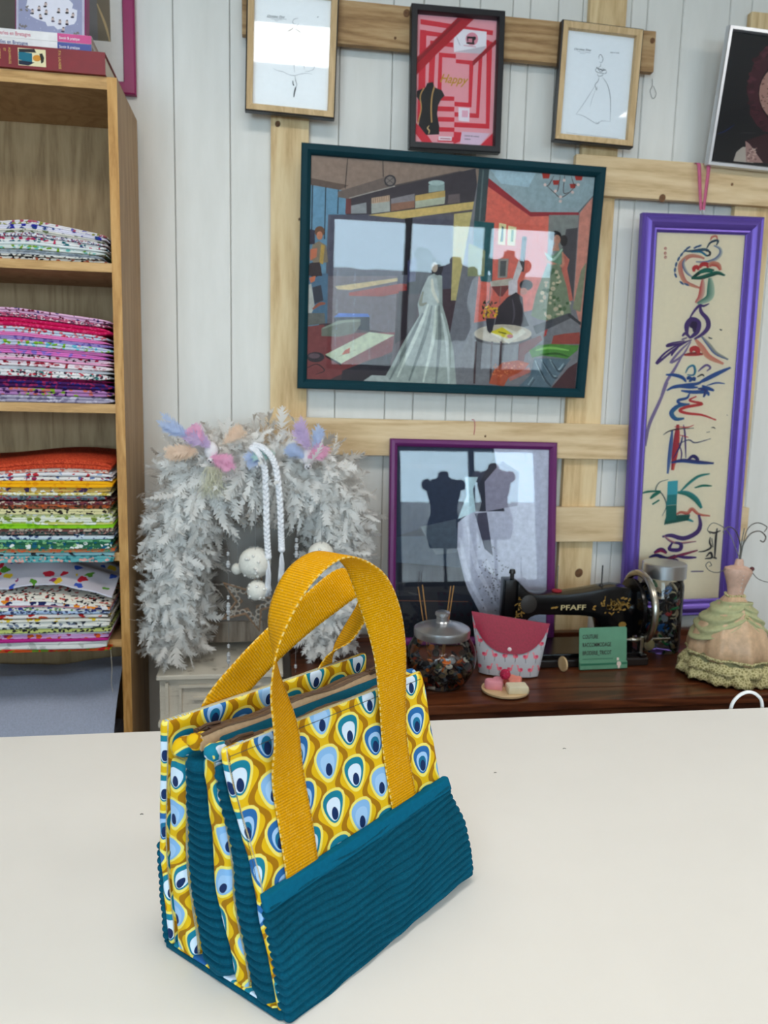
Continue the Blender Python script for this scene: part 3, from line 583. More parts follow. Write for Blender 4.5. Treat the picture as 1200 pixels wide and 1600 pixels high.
# workshop on the left
P(zc((60, 90), (215, 90), (215, 480), (60, 490)), (84, 116, 138)); P(zc((215, 110), (760, 110), (740, 560), (210, 480)), (126, 112, 116)); P(zc((270, 190), (760, 125), (760, 150), (390, 220), (290, 215)), (206, 184, 140)); P(zc((380, 240), (780, 170), (960, 180), (940, 210), (640, 270), (380, 265)), (168, 84, 76)); P(zc((820, 190), (900, 190), (890, 330), (825, 330)), (160, 42, 46)); P(zc((770, 230), (930, 210), (900, 560), (740, 640)), (58, 44, 50))
P(zc((50, 505), (180, 490), (260, 560), (740, 550), (720, 700), (230, 920), (45, 925)), (136, 66, 66)); P(zc((330, 850), (560, 760), (720, 720), (700, 860), (640, 940), (320, 935)), (60, 52, 60))
P(zc((265, 430), (542, 428), (542, 545), (265, 490)), (34, 38, 52)); P(zc((262, 432), (300, 400), (528, 405), (545, 430)), (96, 130, 196)); P(zc((165, 520), (300, 455), (470, 445), (472, 490), (420, 560), (300, 585), (165, 580)), (122, 122, 108)); S(zc((175, 520), (320, 470), (470, 460)), 4, (152, 156, 138))
P(zc((195, 725), (540, 548), (735, 572), (320, 795)), (196, 198, 170)); P(zc((195, 725), (320, 795), (320, 812), (195, 742)), (60, 44, 44)); P(zc((325, 725), (350, 690), (390, 670), (385, 715)), (190, 96, 74)); S(zc((430, 690), (300, 740)), 1.2, (140, 110, 90))
p.blob(*zc((120, 745))[0], 14, 8, (54, 44, 52)); p.blob(*zc((110, 735))[0], 9, 4, (108, 84, 92)); S(zc((50, 830), (130, 800), (190, 850), (120, 880)), 1.6, (40, 30, 36)); P(zc((55, 400), (190, 400), (195, 480), (55, 500)), (112, 110, 104)); P(zc((60, 180), (85, 170), (110, 340), (90, 400), (55, 400)), (186, 182, 174))
p.blob(*zc((108, 60))[0], 11, 12, (52, 34, 34)); P(zc((68, 125), (120, 105), (110, 150), (80, 165)), (206, 120, 82)); S(zc((95, 370), (150, 330), (195, 325)), 5, (170, 96, 74)); P(zc((90, 200), (160, 180), (180, 300), (110, 330)), (56, 60, 74))
p.blob(*za((98, 660))[0], 8, 8.5, (112, 74, 52)); p.blob(*za((98, 692))[0], 4.8, 6.8, (190, 128, 96)); P(za((45, 760), (95, 735), (150, 770), (165, 900), (60, 920), (20, 860)), (140, 124, 104)); P(za((110, 760), (140, 770), (125, 920), (95, 905)), (186, 152, 76)); P(za((25, 800), (80, 790), (75, 860), (25, 890)), (196, 116, 82)); P(za((20, 910), (100, 900), (120, 1010), (15, 1010)), (60, 44, 48)); P(za((10, 640), (60, 650), (60, 760), (10, 760)), (46, 44, 66))
# bride in a long grey-white gown beside a dark figure
P(za((870, 780), (950, 790), (1010, 880), (1060, 950), (1030, 1150), (780, 1150), (790, 940), (850, 870), (830, 840)), (44, 40, 48)); P(za((790, 890), (860, 860), (850, 1050), (790, 1060)), (74, 74, 104))
P(zc((1000, 115), (1055, 85), (1110, 110), (1112, 340), (1150, 470), (1200, 700), (1220, 960), (640, 946), (720, 800), (800, 640), (930, 420), (918, 330), (950, 220)), (168, 172, 164)); P(zc((490, 940), (560, 885), (680, 890), (700, 948)), (176, 178, 172))
p.blob(*zc((1075, 45))[0], 8.5, 12, (62, 56, 60)); p.blob(*zc((1050, 40))[0], 5, 8, (186, 168, 150))
for q, c in ((((1000, 330), (930, 520), (760, 900)), (206, 208, 198)), (((1030, 340), (980, 560), (850, 930)), (126, 132, 126)), (((1060, 340), (1040, 600), (960, 940)), (204, 206, 196)), (((1085, 340), (1090, 600), (1060, 950)), (134, 138, 134)), (((960, 400), (830, 660), (700, 920)), (128, 132, 128)), (((1105, 400), (1150, 650), (1160, 950)), (200, 202, 196)), (((960, 230), (940, 330), (990, 320)), (136, 132, 112)), (((1030, 130), (1040, 230), (1080, 320)), (200, 194, 176))): S(zc(*q), 5.5, c)
picture('framed_painting', 'large dark teal framed painting of a bridal couture workshop', 0.5095, 2.2535, 1.5267, 0.8621, 0.6508, [(0, 0), (0, 0.020), (0.003, 0.023), (0.016, 0.024), (0.024, 0.018), (0.027, 0.012), (0.027, 0)], M_TEAL, 4.0, 0.46, printer=p, inner=0.026, pmat=M_PAINT)
# --- purple framed picture leaning on the cabinet
ze = lambda *p: [(560+x/3.53, 640+y/3.53) for x, y in p]
p = Print(0.4678, 0.5654, [(625.5, 699), (855, 705.5), (848, 990), (618, 990)], (34, 40, 58))
P = p.poly; S = p.stroke
P(ze((225, 205), (760, 215), (560, 620), (380, 640), (220, 690)), (44, 54, 76)); P(ze((215, 690), (420, 690), (560, 640), (560, 860), (215, 830)), (52, 66, 84)); P(ze((350, 640), (540, 600), (545, 780), (430, 790)), (84, 94, 106))
P(ze((745, 215), (1045, 225), (1020, 1400), (860, 1400), (700, 1180), (590, 960), (545, 760), (550, 620), (620, 560), (800, 560)), (196, 194, 206)); P(ze((590, 375), (660, 375), (632, 440), (645, 560), (550, 600), (600, 470)), (196, 214, 218)); P(ze((790, 290), (880, 350), (870, 530), (700, 560), (695, 400)), (150, 144, 160))
P(ze((640, 570), (705, 565), (735, 800), (690, 760)), (74, 72, 92)); P(ze((230, 830), (560, 860), (640, 1100), (700, 1400), (215, 1400)), (22, 26, 40))
for q in (((560, 700), (600, 900), (700, 1100)), ((600, 640), (650, 860), (760, 1080)), ((700, 820), (760, 980), (820, 1150))): S(ze(*q), 7, (216, 214, 224))
for i in range(90): x, y = 745+R.gauss(0, 45), 950+R.gauss(0, 90); p.blob(*ze((x, y))[0], 1.6, .8, R.choice([(96, 88, 96), (120, 110, 116), (70, 66, 78)]), 6, R.uniform(0, 3))
S(ze((215, 1035), (600, 1045)), .8, (150, 90, 60), taper=False)
pp = picture('framed_picture', 'purple framed dark picture with a white dress shape leaning behind the jar', 0.6004, 2.170, 0.7825, 0.5118, 0.6094, [(0, 0), (0, 0.016), (0.004, 0.020), (0.013, 0.021), (0.020, 0.016), (0.0225, 0.012), (0.0225, 0)], M_PURPLE, -7.2, 0.5, printer=p, inner=0.022, pmat=M_PAINT)
tagp(MB().tube(spline([(0.607, 2.2525, 1.405), (0.609, 2.252, 1.43), (0.606, 2.252, 1.448), (0.601, 2.262, 1.4495)], 6), 0.0011, 5).obj('pink_string', plain('pink_string', (205, 110, 125), 0.8), smooth=True), 'thin pink string tied over the board above the purple frame', 'string')
# --- violet framed brush lettering
zf = lambda *p: [(1000+x/5.717, 340+y/5.717) for x, y in p]
zg = lambda *p: [(980+x/5, 600+y/5) for x, y in p]
p = Print(0.287, 1.1305, zf((192, 120), (935, 158))+[(1119.5, 942), (1002, 936)], (250, 233, 204))
_st = p.stroke
p.stroke = lambda pts, wd, c, c2=None, **k: _st(pts, wd*1.4, c, c2, **k)
S = p.stroke; PU = (82, 52, 120); PL = (140, 118, 158); BL = (40, 84, 150); RE = (206, 60, 62); GR = (22, 118, 98); TE = (50, 150, 150); SA = (222, 160, 130); NA = (52, 44, 110); BKK = (46, 42, 46)
for x, y in ((268, 272), (266, 315), (268, 352)): p.blob(*zf((x, y))[0], 2.2, 2.8, (196, 120, 108), 6); p.blob(*zf((x+2, y+2))[0], .9, 1.2, (216, 204, 180), 5)
for q, w, c, c2 in [(((640, 205), (655, 172), (690, 165), (700, 195)), 2.4, RE, SA), (((610, 275), (640, 225), (690, 205), (705, 215), (690, 250)), 2.6, (40, 70, 90), None), (((670, 250), (720, 280), (725, 330), (680, 380), (600, 405), (520, 400)), 3.8, BL, (214, 208, 190)), (((590, 370), (540, 350), (470, 345), (420, 380), (390, 430), (395, 500), (430, 580), (500, 620), (550, 640)), 5.2, SA, (206, 120, 110)),
    (((640, 320), (610, 290), (560, 290), (490, 300), (430, 300)), 3.4, (60, 90, 110), None), (((635, 330), (610, 345), (560, 310), (480, 310)), 2.4, BL, TE), (((430, 370), (415, 420), (440, 490), (490, 540)), 3.2, BL, (214, 208, 190)), (((600, 300), (635, 310), (632, 340), (605, 345)), 2.2, BKK, None)]: S(zf(*q), w, c, c2)
for x, y, a in ((455, 270, .6), (430, 295, .8), (400, 330, 1.0), (375, 370, 1.2), (355, 420, 1.4), (345, 470, 1.5), (350, 520, 1.9), (545, 255, .4), (520, 265, .5), (400, 590, 2.4), (440, 605, 2.6)): p.blob(*zf((x, y))[0], 4.4, 1.7, (70, 100, 140), 8, -a)
for q, w, c, c2 in [(((500, 490), (505, 455), (530, 450), (540, 475)), 5, RE, None), (((550, 455), (570, 425), (610, 425), (620, 455)), 5, RE, None), (((630, 445), (650, 420), (700, 430), (725, 480)), 6, RE, SA), (((480, 548), (520, 520), (560, 490), (610, 470), (670, 480)), 4, (24, 74, 62), None), (((480, 550), (560, 545), (640, 520), (700, 505), (760, 530)), 5, (24, 74, 62), GR), (((545, 500), (600, 480), (660, 490)), 5, GR, None),
    (((575, 560), (570, 640), (555, 720), (515, 775)), 6, RE, (226, 190, 170)), (((635, 550), (640, 640), (625, 730), (530, 785)), 8, GR, (190, 204, 180)), (((625, 785), (580, 805), (545, 800), (500, 850), (460, 920)), 3, PU, None), (((550, 800), (560, 860), (610, 930), (615, 1000), (570, 1060), (500, 1105)), 5, PU, None), (((440, 1060), (440, 980), (480, 930), (530, 960), (520, 1040), (470, 1090)), 7, PU, None), (((470, 1000), (500, 960), (500, 1040)), 6, (60, 36, 84), None), (((400, 1075), (430, 1050), (470, 1100)), 3.4, PU, None), (((395, 1105), (440, 1090)), 3, PU, None),
    (((480, 1110), (380, 1140), (280, 1160), (300, 1140), (420, 1115)), 2.6, PU, None), (((460, 1115), (350, 1180), (190, 1315), (260, 1220), (400, 1130)), 2.6, PU, None), (((470, 1120), (380, 1210), (305, 1310), (400, 1250), (470, 1130)), 2.6, PL, None), (((400, 1130), (330, 1210), (310, 1250)), 3, PU, None), (((400, 1250), (330, 1380), (270, 1480), (225, 1600)), 3.2, PL, None),
    (((510, 1110), (560, 1180), (620, 1270), (740, 1340)), 6, SA, (226, 130, 110)), (((560, 1080), (620, 1160), (680, 1240), (780, 1300)), 4.4, BL, (190, 180, 150)), (((415, 1245), (500, 1240), (570, 1245)), 4.5, RE, (120, 30, 40)), (((470, 1225), (480, 1195), (510, 1190), (530, 1215), (530, 1240)), 6, RE, None), (((615, 1090), (630, 1100), (650, 1105)), 1.6, BKK, None), (((712, 1020), (722, 1030), (732, 1028)), 1.4, BKK, None),
    (((425, 1410), (450, 1360), (490, 1345), (505, 1390), (490, 1430), (440, 1425)), 2.6, BL, TE), (((530, 1400), (560, 1370), (600, 1345), (630, 1370), (600, 1400)), 2.6, PL, PU), (((520, 1450), (560, 1430), (580, 1445)), 2, BKK, None), (((265, 1418), (340, 1425), (400, 1450), (430, 1490)), 4, BL, None), (((800, 1375), (700, 1420), (600, 1470), (540, 1500)), 5, BL, None), (((440, 1470), (450, 1450), (470, 1470), (455, 1490)), 4, BL, None), (((480, 1480), (495, 1460), (500, 1485)), 4, BL, None), (((270, 1560), (330, 1530), (420, 1520), (520, 1510), (580, 1480)), 4, BL, None), (((560, 1530), (620, 1560), (660, 1580)), 4, BL, None), (((600, 1530), (680, 1510), (750, 1520)), 2, BL, None)]: S(zf(*q), w, c, c2)
for q, w, c, c2 in [(((360, 50), (430, 35), (500, 45), (560, 50)), 4, BL, None), (((440, 70), (520, 85), (620, 90), (640, 120)), 4.2, BL, None), (((560, 60), (620, 70), (600, 130)), 4, NA, BL), (((500, 95), (480, 130), (420, 145), (430, 170), (500, 180)), 3.2, BL, None), (((500, 180), (420, 190), (370, 240), (400, 290), (460, 290)), 5, BL, (50, 120, 150)), (((550, 120), (500, 150), (590, 182), (480, 200), (430, 225), (480, 250), (590, 270), (690, 315)), 3.4, RE, None), (((345, 0), (280, 160), (210, 330), (185, 490)), 3.6, PL, None),
    (((375, 380), (360, 530), (340, 715)), 4.2, BL, (110, 130, 170)), (((415, 335), (400, 500), (375, 690)), 6.5, (170, 40, 66), RE), (((310, 410), (350, 385), (420, 370), (530, 370)), 1.4, BKK, None), (((455, 340), (465, 420), (470, 600)), 1.8, PU, None), (((380, 600), (430, 500), (450, 420)), 1.8, NA, None), (((420, 480), (440, 560), (430, 630)), 1.4, PU, None), (((390, 350), (480, 360), (530, 345)), 1.2, RE, None), (((410, 490), (490, 460), (540, 485), (650, 460)), 1.4, (70, 70, 110), None), (((365, 630), (450, 620), (560, 640), (670, 655)), 4.6, BL, NA), (((480, 620), (520, 590), (550, 610), (560, 640)), 4, NA, None), (((430, 420), (490, 440)), 2, RE, None), (((380, 690), (390, 640)), 3, (220, 110, 80), None), (((620, 408), (645, 405)), 1.2, BKK, None), (((655, 375), (670, 372), (685, 384)), 1.2, BKK, None), (((768, 278), (774, 284)), 1.4, BKK, None),
    (((640, 735), (560, 750), (490, 800), (430, 860)), 3.2, GR, TE), (((530, 838), (590, 825), (655, 832)), 2.6, GR, None), (((410, 865), (480, 880), (540, 930), (580, 1000)), 6, GR, TE), (((345, 760), (280, 780), (255, 840), (300, 870), (330, 960), (300, 1040)), 1.2, (90, 100, 100), None), (((155, 855), (200, 845), (290, 845)), 2.4, GR, None), (((215, 900), (250, 870), (290, 850)), 4, GR, None), (((230, 945), (280, 915)), 4, GR, None), (((390, 1040), (430, 1020), (480, 1030), (510, 1000), (560, 1045), (640, 1065)), 3.6, RE, SA), (((440, 1070), (480, 1080), (520, 1100)), 3, TE, None), (((560, 1050), (570, 1130), (540, 1190), (450, 1225), (360, 1195), (300, 1200)), 5, PU, None), (((310, 1195), (360, 1240), (420, 1260), (540, 1255)), 2.6, PU, (220, 150, 130)), (((370, 1250), (350, 1300), (420, 1310), (430, 1270), (390, 1250)), 4.4, PU, None), (((205, 1350), (260, 1340), (330, 1370), (390, 1350)), 4, NA, None), (((240, 1320), (290, 1300), (330, 1330)), 5, (176, 40, 70), NA), (((300, 1390), (400, 1360), (550, 1325)), 3.4, (150, 60, 90), None), (((400, 1360), (470, 1375), (540, 1380)), 3.4, PU, None), (((280, 1380), (340, 1390), (400, 1400), (350, 1440)), 5, NA, None), (((500, 1485), (590, 1492)), 2.6, PU, None),
    (((630, 1185), (670, 1200), (715, 1185)), 2, BKK, None), (((690, 1165), (680, 1250), (670, 1400)), 2.4, BKK, None), (((640, 1230), (635, 1270), (645, 1310), (600, 1335), (555, 1338)), 2, BKK, None), (((610, 1380), (640, 1350), (650, 1390), (600, 1395)), 2.4, BKK, None), (((660, 1390), (685, 1400)), 4, BKK, None), (((650, 1240), (660, 1310)), 1.8, BKK, None)]: S(zg(*q), w, c, c2)
for i in range(11): x = 330+i*15; S(zg((x+12, 1040), (x, 1070), (x-12, 1110-i*2)), 3, (14, 96, 84))
p.poly(zg((340, 775), (412, 772), (408, 880), (335, 880)), (70, 176, 186)); p.poly(zg((335, 880), (406, 880), (402, 960), (328, 960)), (40, 140, 140)); p.poly(zg((328, 962), (402, 962), (398, 1075), (325, 1085)), (24, 116, 106))
VP = [(0, 0), (0, 0.018), (0.004, 0.022), (0.010, 0.020), (0.014, 0.024), (0.026, 0.028), (0.036, 0.024), (0.041, 0.017), (0.046, 0.018), (0.050, 0.013), (0.052, 0.012), (0.052, 0)]
picture('framed_lettering', 'tall violet framed brush lettering painting of birds and bamboo', 1.3032, 2.2545, 0.8362, 0.389, 1.2325, VP, M_VIOLET, 0.6, -1.28, printer=p, inner=0.051)
M_RIB = plain('pink_ribbon', (196, 92, 128), 0.6, nscale=80)
rb = empty('pink_ribbon', (1.272, 2.25, 2.072), label='pink ribbon from which the violet frame hangs', cat='ribbon')
mb = MB()
for k, (xa, xb) in enumerate(((-0.018, -0.001), (0.012, 0.006))):
    pts = [(xa-0.004, 0.012, 0.1465), (xa, -0.006, 0.1455), (xa*0.9+xb*0.1, -0.012-0.002*k, 0.125), (xa*.4+xb*.6, -0.012-0.002*k, 0.06), (xb, -0.012-0.002*k, 0.012)]
    V = []; sp = spline(pts, 5)
    for i, q in enumerate(sp): wd = 0.007*(1-0.45*i/len(sp)); V += [(q.x-wd, q.y, q.z), (q.x+wd, q.y-0.001, q.z), (q.x+wd, q.y-0.0018, q.z), (q.x-wd, q.y-0.0009, q.z)]
    F = []
    for i in range(len(sp)-1): F += [(4*i+j, 4*i+(j+1) % 4, 4*i+4+(j+1) % 4, 4*i+4+j) for j in range(4)]
    mb.add(V, F)
mb.obj('ribbon_band', M_RIB, rb, fix=True, smooth=True)
MB().tube([(0.004+0.006*math.cos(a), -0.014, 0.006+0.007*math.sin(a)) for a in np.linspace(0, 2*math.pi, 14, endpoint=False)], 0.0014, 6, True).obj('ring', M_SILVER, rb, smooth=True)
# --- silver framed portrait print at the right edge
zs = lambda *p: [(1080+x/6.4, 20+y/6.4) for x, y in p]
p = Print(0.258, 0.343, [(1146, 50), (1272, 66), (1236, 264), (1113, 250)], (38, 37, 40))
P = p.poly
P(zs((760, 340), (700, 420), (640, 520), (600, 650), (575, 780), (610, 900), (605, 1000), (680, 1120), (770, 1180), (1500, 1250), (1550, 500), (1200, 330)), (84, 40, 50)); 
for i in range(60): a = R.uniform(1.7, 4.5); p.blob(*zs((1000+395*math.cos(a)+R.uniform(-25, 40), 760+460*math.sin(-a)*-1+R.uniform(-40, 40)))[0], 2.5+3*R.random(), 2+2*R.random(), R.choice([(110, 54, 64), (92, 44, 54), (70, 32, 42)]), 8)
p.blob(*zs((1010, 800))[0], 50, 54, (52, 26, 34), 24); p.blob(*zs((1030, 800))[0], 52, 50, (196, 150, 136), 28)
for i in range(150): a, r = R.uniform(0, 6.28), math.sqrt(R.random()); p.blob(*zs((1000+300*r*math.cos(a), 800+290*r*math.sin(a)))[0], 1.6, 1.3, R.choice([(150, 104, 92), (126, 84, 76), (214, 174, 158)]), 6)
P(zs((440, 1470), (470, 1380), (530, 1330), (600, 1330), (640, 1490)), (206, 190, 176)); P(zs((560, 1270), (760, 1200), (1500, 1260), (1600, 1590), (730, 1490)), (70, 38, 44)); P(zs((560, 1270), (600, 1300), (735, 1490), (565, 1480)), (190, 150, 140))
for i in range(30): p.blob(*zs((575+R.random()*100, 1330+R.random()*140))[0], 1.8, 1.4, R.choice([(222, 190, 176), (150, 110, 104)]), 6)
p.stroke(zs((280, 1200), (360, 1170), (450, 1110)), 2, (36, 48, 92)); p.stroke(zs((500, 1190), (660, 1190)), 1, (90, 88, 90))
picture('framed_portrait', 'silver framed dark portrait print with burgundy curls and a lace mask', 1.4165, 2.246, 2.2076, 0.284, 0.3681, [(0, 0), (0, 0.016), (0.002, 0.020), (0.010, 0.020), (0.013, 0.015), (0.013, 0)], M_SILVER, 7.0, 1.45, printer=p, inner=0.0125, cat='framed portrait')
# --- magenta framed photograph behind the bookcase
p = Print(0.50, 0.50, [(0, 0), (100, 0), (100, 100), (0, 100)], (226, 226, 222))
p.poly([(4, 8), (90.5, 8), (90.5, 80), (4, 80)], (92, 86, 78)); p.poly([(84, 8), (90.5, 8), (90.5, 50), (84, 48)], (74, 66, 62)); p.poly([(60, 8), (84, 8), (84, 80), (60, 80)], (120, 120, 122)); p.poly([(84, 55), (90.5, 55), (90.5, 80), (84, 80)], (124, 116, 100)); p.stroke([(84, 62), (88, 72), (90, 80)], 1.2, (190, 170, 130))
picture('framed_photograph', 'magenta framed photograph with white mount behind the bookcase top', -0.622, 2.2965, 2.2965, 0.532, 0.6, [(0, 0), (0, 0.016), (0.003, 0.019), (0.028, 0.019), (0.031, 0.015), (0.031, 0)], M_MAGENTA, 0, 0, printer=p, inner=0.031, glass=False)
# ------------------------------------------------------------------ the handbag
def peacock():
    m, nt, b = newmat('peacock_feather_print_cotton', 0.75, spec=0.2)
    t = nt.nodes.new('ShaderNodeTexCoord'); U, V, _ = sepxyz(nt, t.outputs['UV'])
    u = U/0.0700; v = V/0.0440
    xa = (u+0.5).fract()-0.5; ya = (v+0.5).fract()-0.5; xb = u.fract()-0.5; yb = v.fract()-0.5
    wa = (ya*6.2832).cos()*0.115+0.25; da = wa-xa.abs(); A = da.gt(0.0)
    x = mixf(A, xb, xa); y = mixf(A, yb, ya); d = da.abs()
    def ell(cx, cy, rx, ry, tip=0.0):    # rounded drop, pointed towards the top
        yy = (y-cy)/ry; xx = (x-cx)/rx; w = yy*tip+1.0
        return ((xx*w)*(xx*w)+yy*yy).lt(1.0)
    YEL = C(226, 182, 16); MUS = C(166, 114, 6); PAL = C(240, 224, 110); TEA = C(18, 124, 150); LBL = C(134, 182, 228); WHI = C(214, 230, 246); NAV = C(16, 44, 92)
    c = mixc(nt, d.lt(0.054), YEL, MUS)
    idx = mixf(A, u.floor()*2.0+v.floor()*7.0, (u+0.5).floor()*2.0+(v+0.5).floor()*7.0+50.0)
    rn = ((idx*12.9898).sin()*43758.5).fract(); T1 = rn.lt(0.42); T2 = rn.gt(0.72)
    c = mixc(nt, ell(0, 0.02, 0.222, 0.42, -0.36), c, PAL)
    ringcol = mixc(nt, T1, mixc(nt, T2, LBL, C(40, 104, 168)), TEA); c = mixc(nt, ell(0, 0.03, 0.182, 0.345, -0.36), c, ringcol)
    c = mixc(nt, ell(0.0, -0.02, 0.125, 0.25, -0.3), c, mixc(nt, T1, C(160, 198, 236), WHI))
    c = mixc(nt, ell(0.0, -0.06, 0.085, 0.19, -0.2)*T2, c, C(24, 110, 150))
    c = mixc(nt, ell(0.006, -0.115, 0.062, 0.14, 0.1), c, NAV)
    nt.links.new(c, b.inputs['Base Color'])
    w = (U*5200.0).sin()*(V*5200.0).sin(); bump(nt, b, w+X(nt, noise(nt, coord(nt), 120, 3))*2.0, 0.10, 0.0004)
    return m
def corduroy(name, rgb, k=1.0):
    m, nt, b = newmat(name, 0.95, spec=0.1)
    n = noise(nt, coord(nt, 'Object', (1, 1, 1)), 420, 4, 0.7)
    n2 = noise(nt, coord(nt), 22, 3)
    f = X(nt, n)*0.7+X(nt, n2)*0.4
    c = C(*rgb)
    nt.links.new(ramp(nt, f, [(0.25, tuple(q*0.55 for q in c[:3])+(1,)), (0.55, c), (0.85, tuple(min(1, q*1.55) for q in c[:3])+(1,))]), b.inputs['Base Color'])
    b.inputs['Sheen Weight'].default_value = 0.25; b.inputs['Sheen Tint'].default_value = C(60, 150, 180); b.inputs['Sheen Roughness'].default_value = 0.4
    bump(nt, b, n, 0.5, 0.0006); return m
def webbing():
    m, nt, b = newmat('yellow_woven_webbing', 0.8, spec=0.08)
    t = nt.nodes.new('ShaderNodeTexCoord'); U, V, _ = sepxyz(nt, t.outputs['UV'])
    rib = (V*2300.0).sin()*0.5+0.5; cr = (U*1500.0+(V*1150.0).floor()*3.14).sin()*0.5+0.5
    h = rib*0.7+cr*0.3
    vo = nt.nodes.new('ShaderNodeTexVoronoi'); vo.inputs['Scale'].default_value = 1.0
    mp = nt.nodes.new('ShaderNodeMapping'); mp.inputs['Scale'].default_value = (420, 600, 1); nt.links.new(t.outputs['UV'], mp.inputs[0]); nt.links.new(mp.outputs[0], vo.inputs['Vector'])
    s1, _, _ = sepxyz(nt, vo.outputs['Color']); fleck = s1.gt(0.972)
    c = ramp(nt, h*0.8+X(nt, noise(nt, coord(nt), 60, 3))*0.25, [(0.1, C(184, 124, 2)), (0.6, C(224, 158, 4)), (1.0, C(238, 178, 18))])
    edge = (U-0.5).abs().gt(0.475)*((V*900.0).sin().gt(0.0)); c = mixc(nt, edge*0.7, c, C(240, 216, 140))
    nt.links.new(mixc(nt, fleck*0.75, c, C(250, 230, 150)), b.inputs['Base Color'])
    bump(nt, b, h, 0.45, 0.0006); return m
M_PEA = peacock(); M_CORD = corduroy('teal_corduroy', (7, 76, 98)); M_BIND = plain('teal_cotton_binding', (8, 94, 124), 0.95, var=0.06, nscale=200, spec=0.08); M_WEB = webbing()
M_ZTAPE = plain('beige_zip_tape', (188, 158, 124), 0.75, nscale=300); M_ZTAPE2 = plain('taupe_zip_tape', (122, 98, 74), 0.7, nscale=300); M_TEETH = plain('brown_zip_teeth', (98, 74, 54), 0.4); M_PULL = plain('brown_zip_slider', (92, 68, 50), 0.45, 0.2)
M_STITCH = plain('pale_stitching', (206, 196, 170), 0.8)
BAGROT = math.radians(40.32)
bag = empty('handbag', (0.122, 0.706, 0.951), (0, 0, BAGROT), label='teal corduroy and peacock print handbag with yellow webbing handles', cat='handbag')
def interp(tab, t):
    for (a, p), (b, q) in zip(tab[:-1], tab[1:]):
        if t <= b:
            f = (t-a)/(b-a) if b > a else 0; f = f*f*(3-2*f) if len(tab) > 2 else f
            return p+(q-p)*f
    return tab[-1][1]
def slab(name, mat, z0, z1, xl, xr, yf, yb, nz=40, nx=36, rib=0, amp=0.0, wave=None, rc=0.006, skew=0.0, uo=0.0, rough=0.0006, parent=bag, endrib=1.0, seed=0):
    """soft padded panel: lofted rounded rectangles; ribs run round it horizontally"""
    mb = MB(); mb.uv = []; nc = 5; lv = nz if not rib else max(nz, int(rib*8))
    L = [0.0, 0.012, 0.03]+[0.03+0.94*i/lv for i in range(1, lv)]+[0.97, 0.988, 1.0]
    for li, t in enumerate(L):
        z = z0+(z1-z0)*t; a, b, c, d = interp(xl, z), interp(xr, z), interp(yf, z), interp(yb, z)
        r = min(rc, (d-c)*0.48, (b-a)*0.4); e = {0: 0.62, 1: 0.88, 2: 0.97}.get(min(li, len(L)-1-li), 1.0)
        ring = []
        for i in range(nx): ring.append((a+r+(b-a-2*r)*i/(nx-1), c, 0, -1))
        for i in range(1, nc): q = -math.pi/2+math.pi/2*i/nc; ring.append((b-r+r*math.cos(q), c+r+r*math.sin(q), math.cos(q), math.sin(q)))
        for i in range(3): ring.append((b, c+r+(d-c-2*r)*i/2, 1, 0))
        for i in range(1, nc): q = math.pi/2*i/nc; ring.append((b-r+r*math.cos(q), d-r+r*math.sin(q), math.cos(q), math.sin(q)))
        for i in range(nx): ring.append((b-r-(b-a-2*r)*i/(nx-1), d, 0, 1))
        for i in range(1, nc): q = math.pi/2+math.pi/2*i/nc; ring.append((a+r+r*math.cos(q), d-r+r*math.sin(q), math.cos(q), math.sin(q)))
        for i in range(3): ring.append((a, d-r-(d-c-2*r)*i/2, -1, 0))
        for i in range(1, nc): q = math.pi+math.pi/2*i/nc; ring.append((a+r+r*math.cos(q), c+r+r*math.sin(q), math.cos(q), math.sin(q)))
        m = len(ring); cx, cy = (a+b)/2, (c+d)/2; s = 0.0; px = ring[0]
        for (x, y, nx_, ny_) in ring:
            s += math.hypot(x-px[0], y-px[1]); px = (x, y)
            ph = (z-z0)/(z1-z0)*rib+(wave(x, z) if wave else 0.0)
            o = 0.0
            if rib: o = amp*(abs(math.cos(math.pi*ph))**0.55-0.6)*(endrib if abs(nx_) > 0.5 else 1.0)
            o += rough*2.5*mnoise.noise(Vector((x*38+seed, y*38, z*38)))
            y2 = cy+(y-cy)*e if e < 1 else y; x2 = cx+(x-cx)*(1-(1-e)*0.03)
            mb.v.append((x2+nx_*o, y2+ny_*o*(e if e < 1 else 1), z+skew*x)); mb.uv.append((a+s+uo, z*1.03))
    for j in range(len(L)-1):
        for i in range(m): i2 = (i+1) % m; mb.f.append((j*m+i, j*m+i2, (j+1)*m+i2, (j+1)*m+i)); mb.mi.append(0)
    mb.f.append(tuple(range(m))[::-1]); mb.f.append(tuple((len(L)-1)*m+i for i in range(m))); mb.mi += [0, 0]
    return mb.obj(name, mat, parent, smooth=True)
XL = [(0, -0.1448), (0.11, -0.151), (0.24, -0.161)]; XR = [(0, 0.1448), (0.06, 0.140), (0.125, 0.1235), (0.24, 0.1215)]
sh = lambda tab, d: [(z, x+d) for z, x in tab]
FY = [(0, 0.004), (0.24, 0.060)]
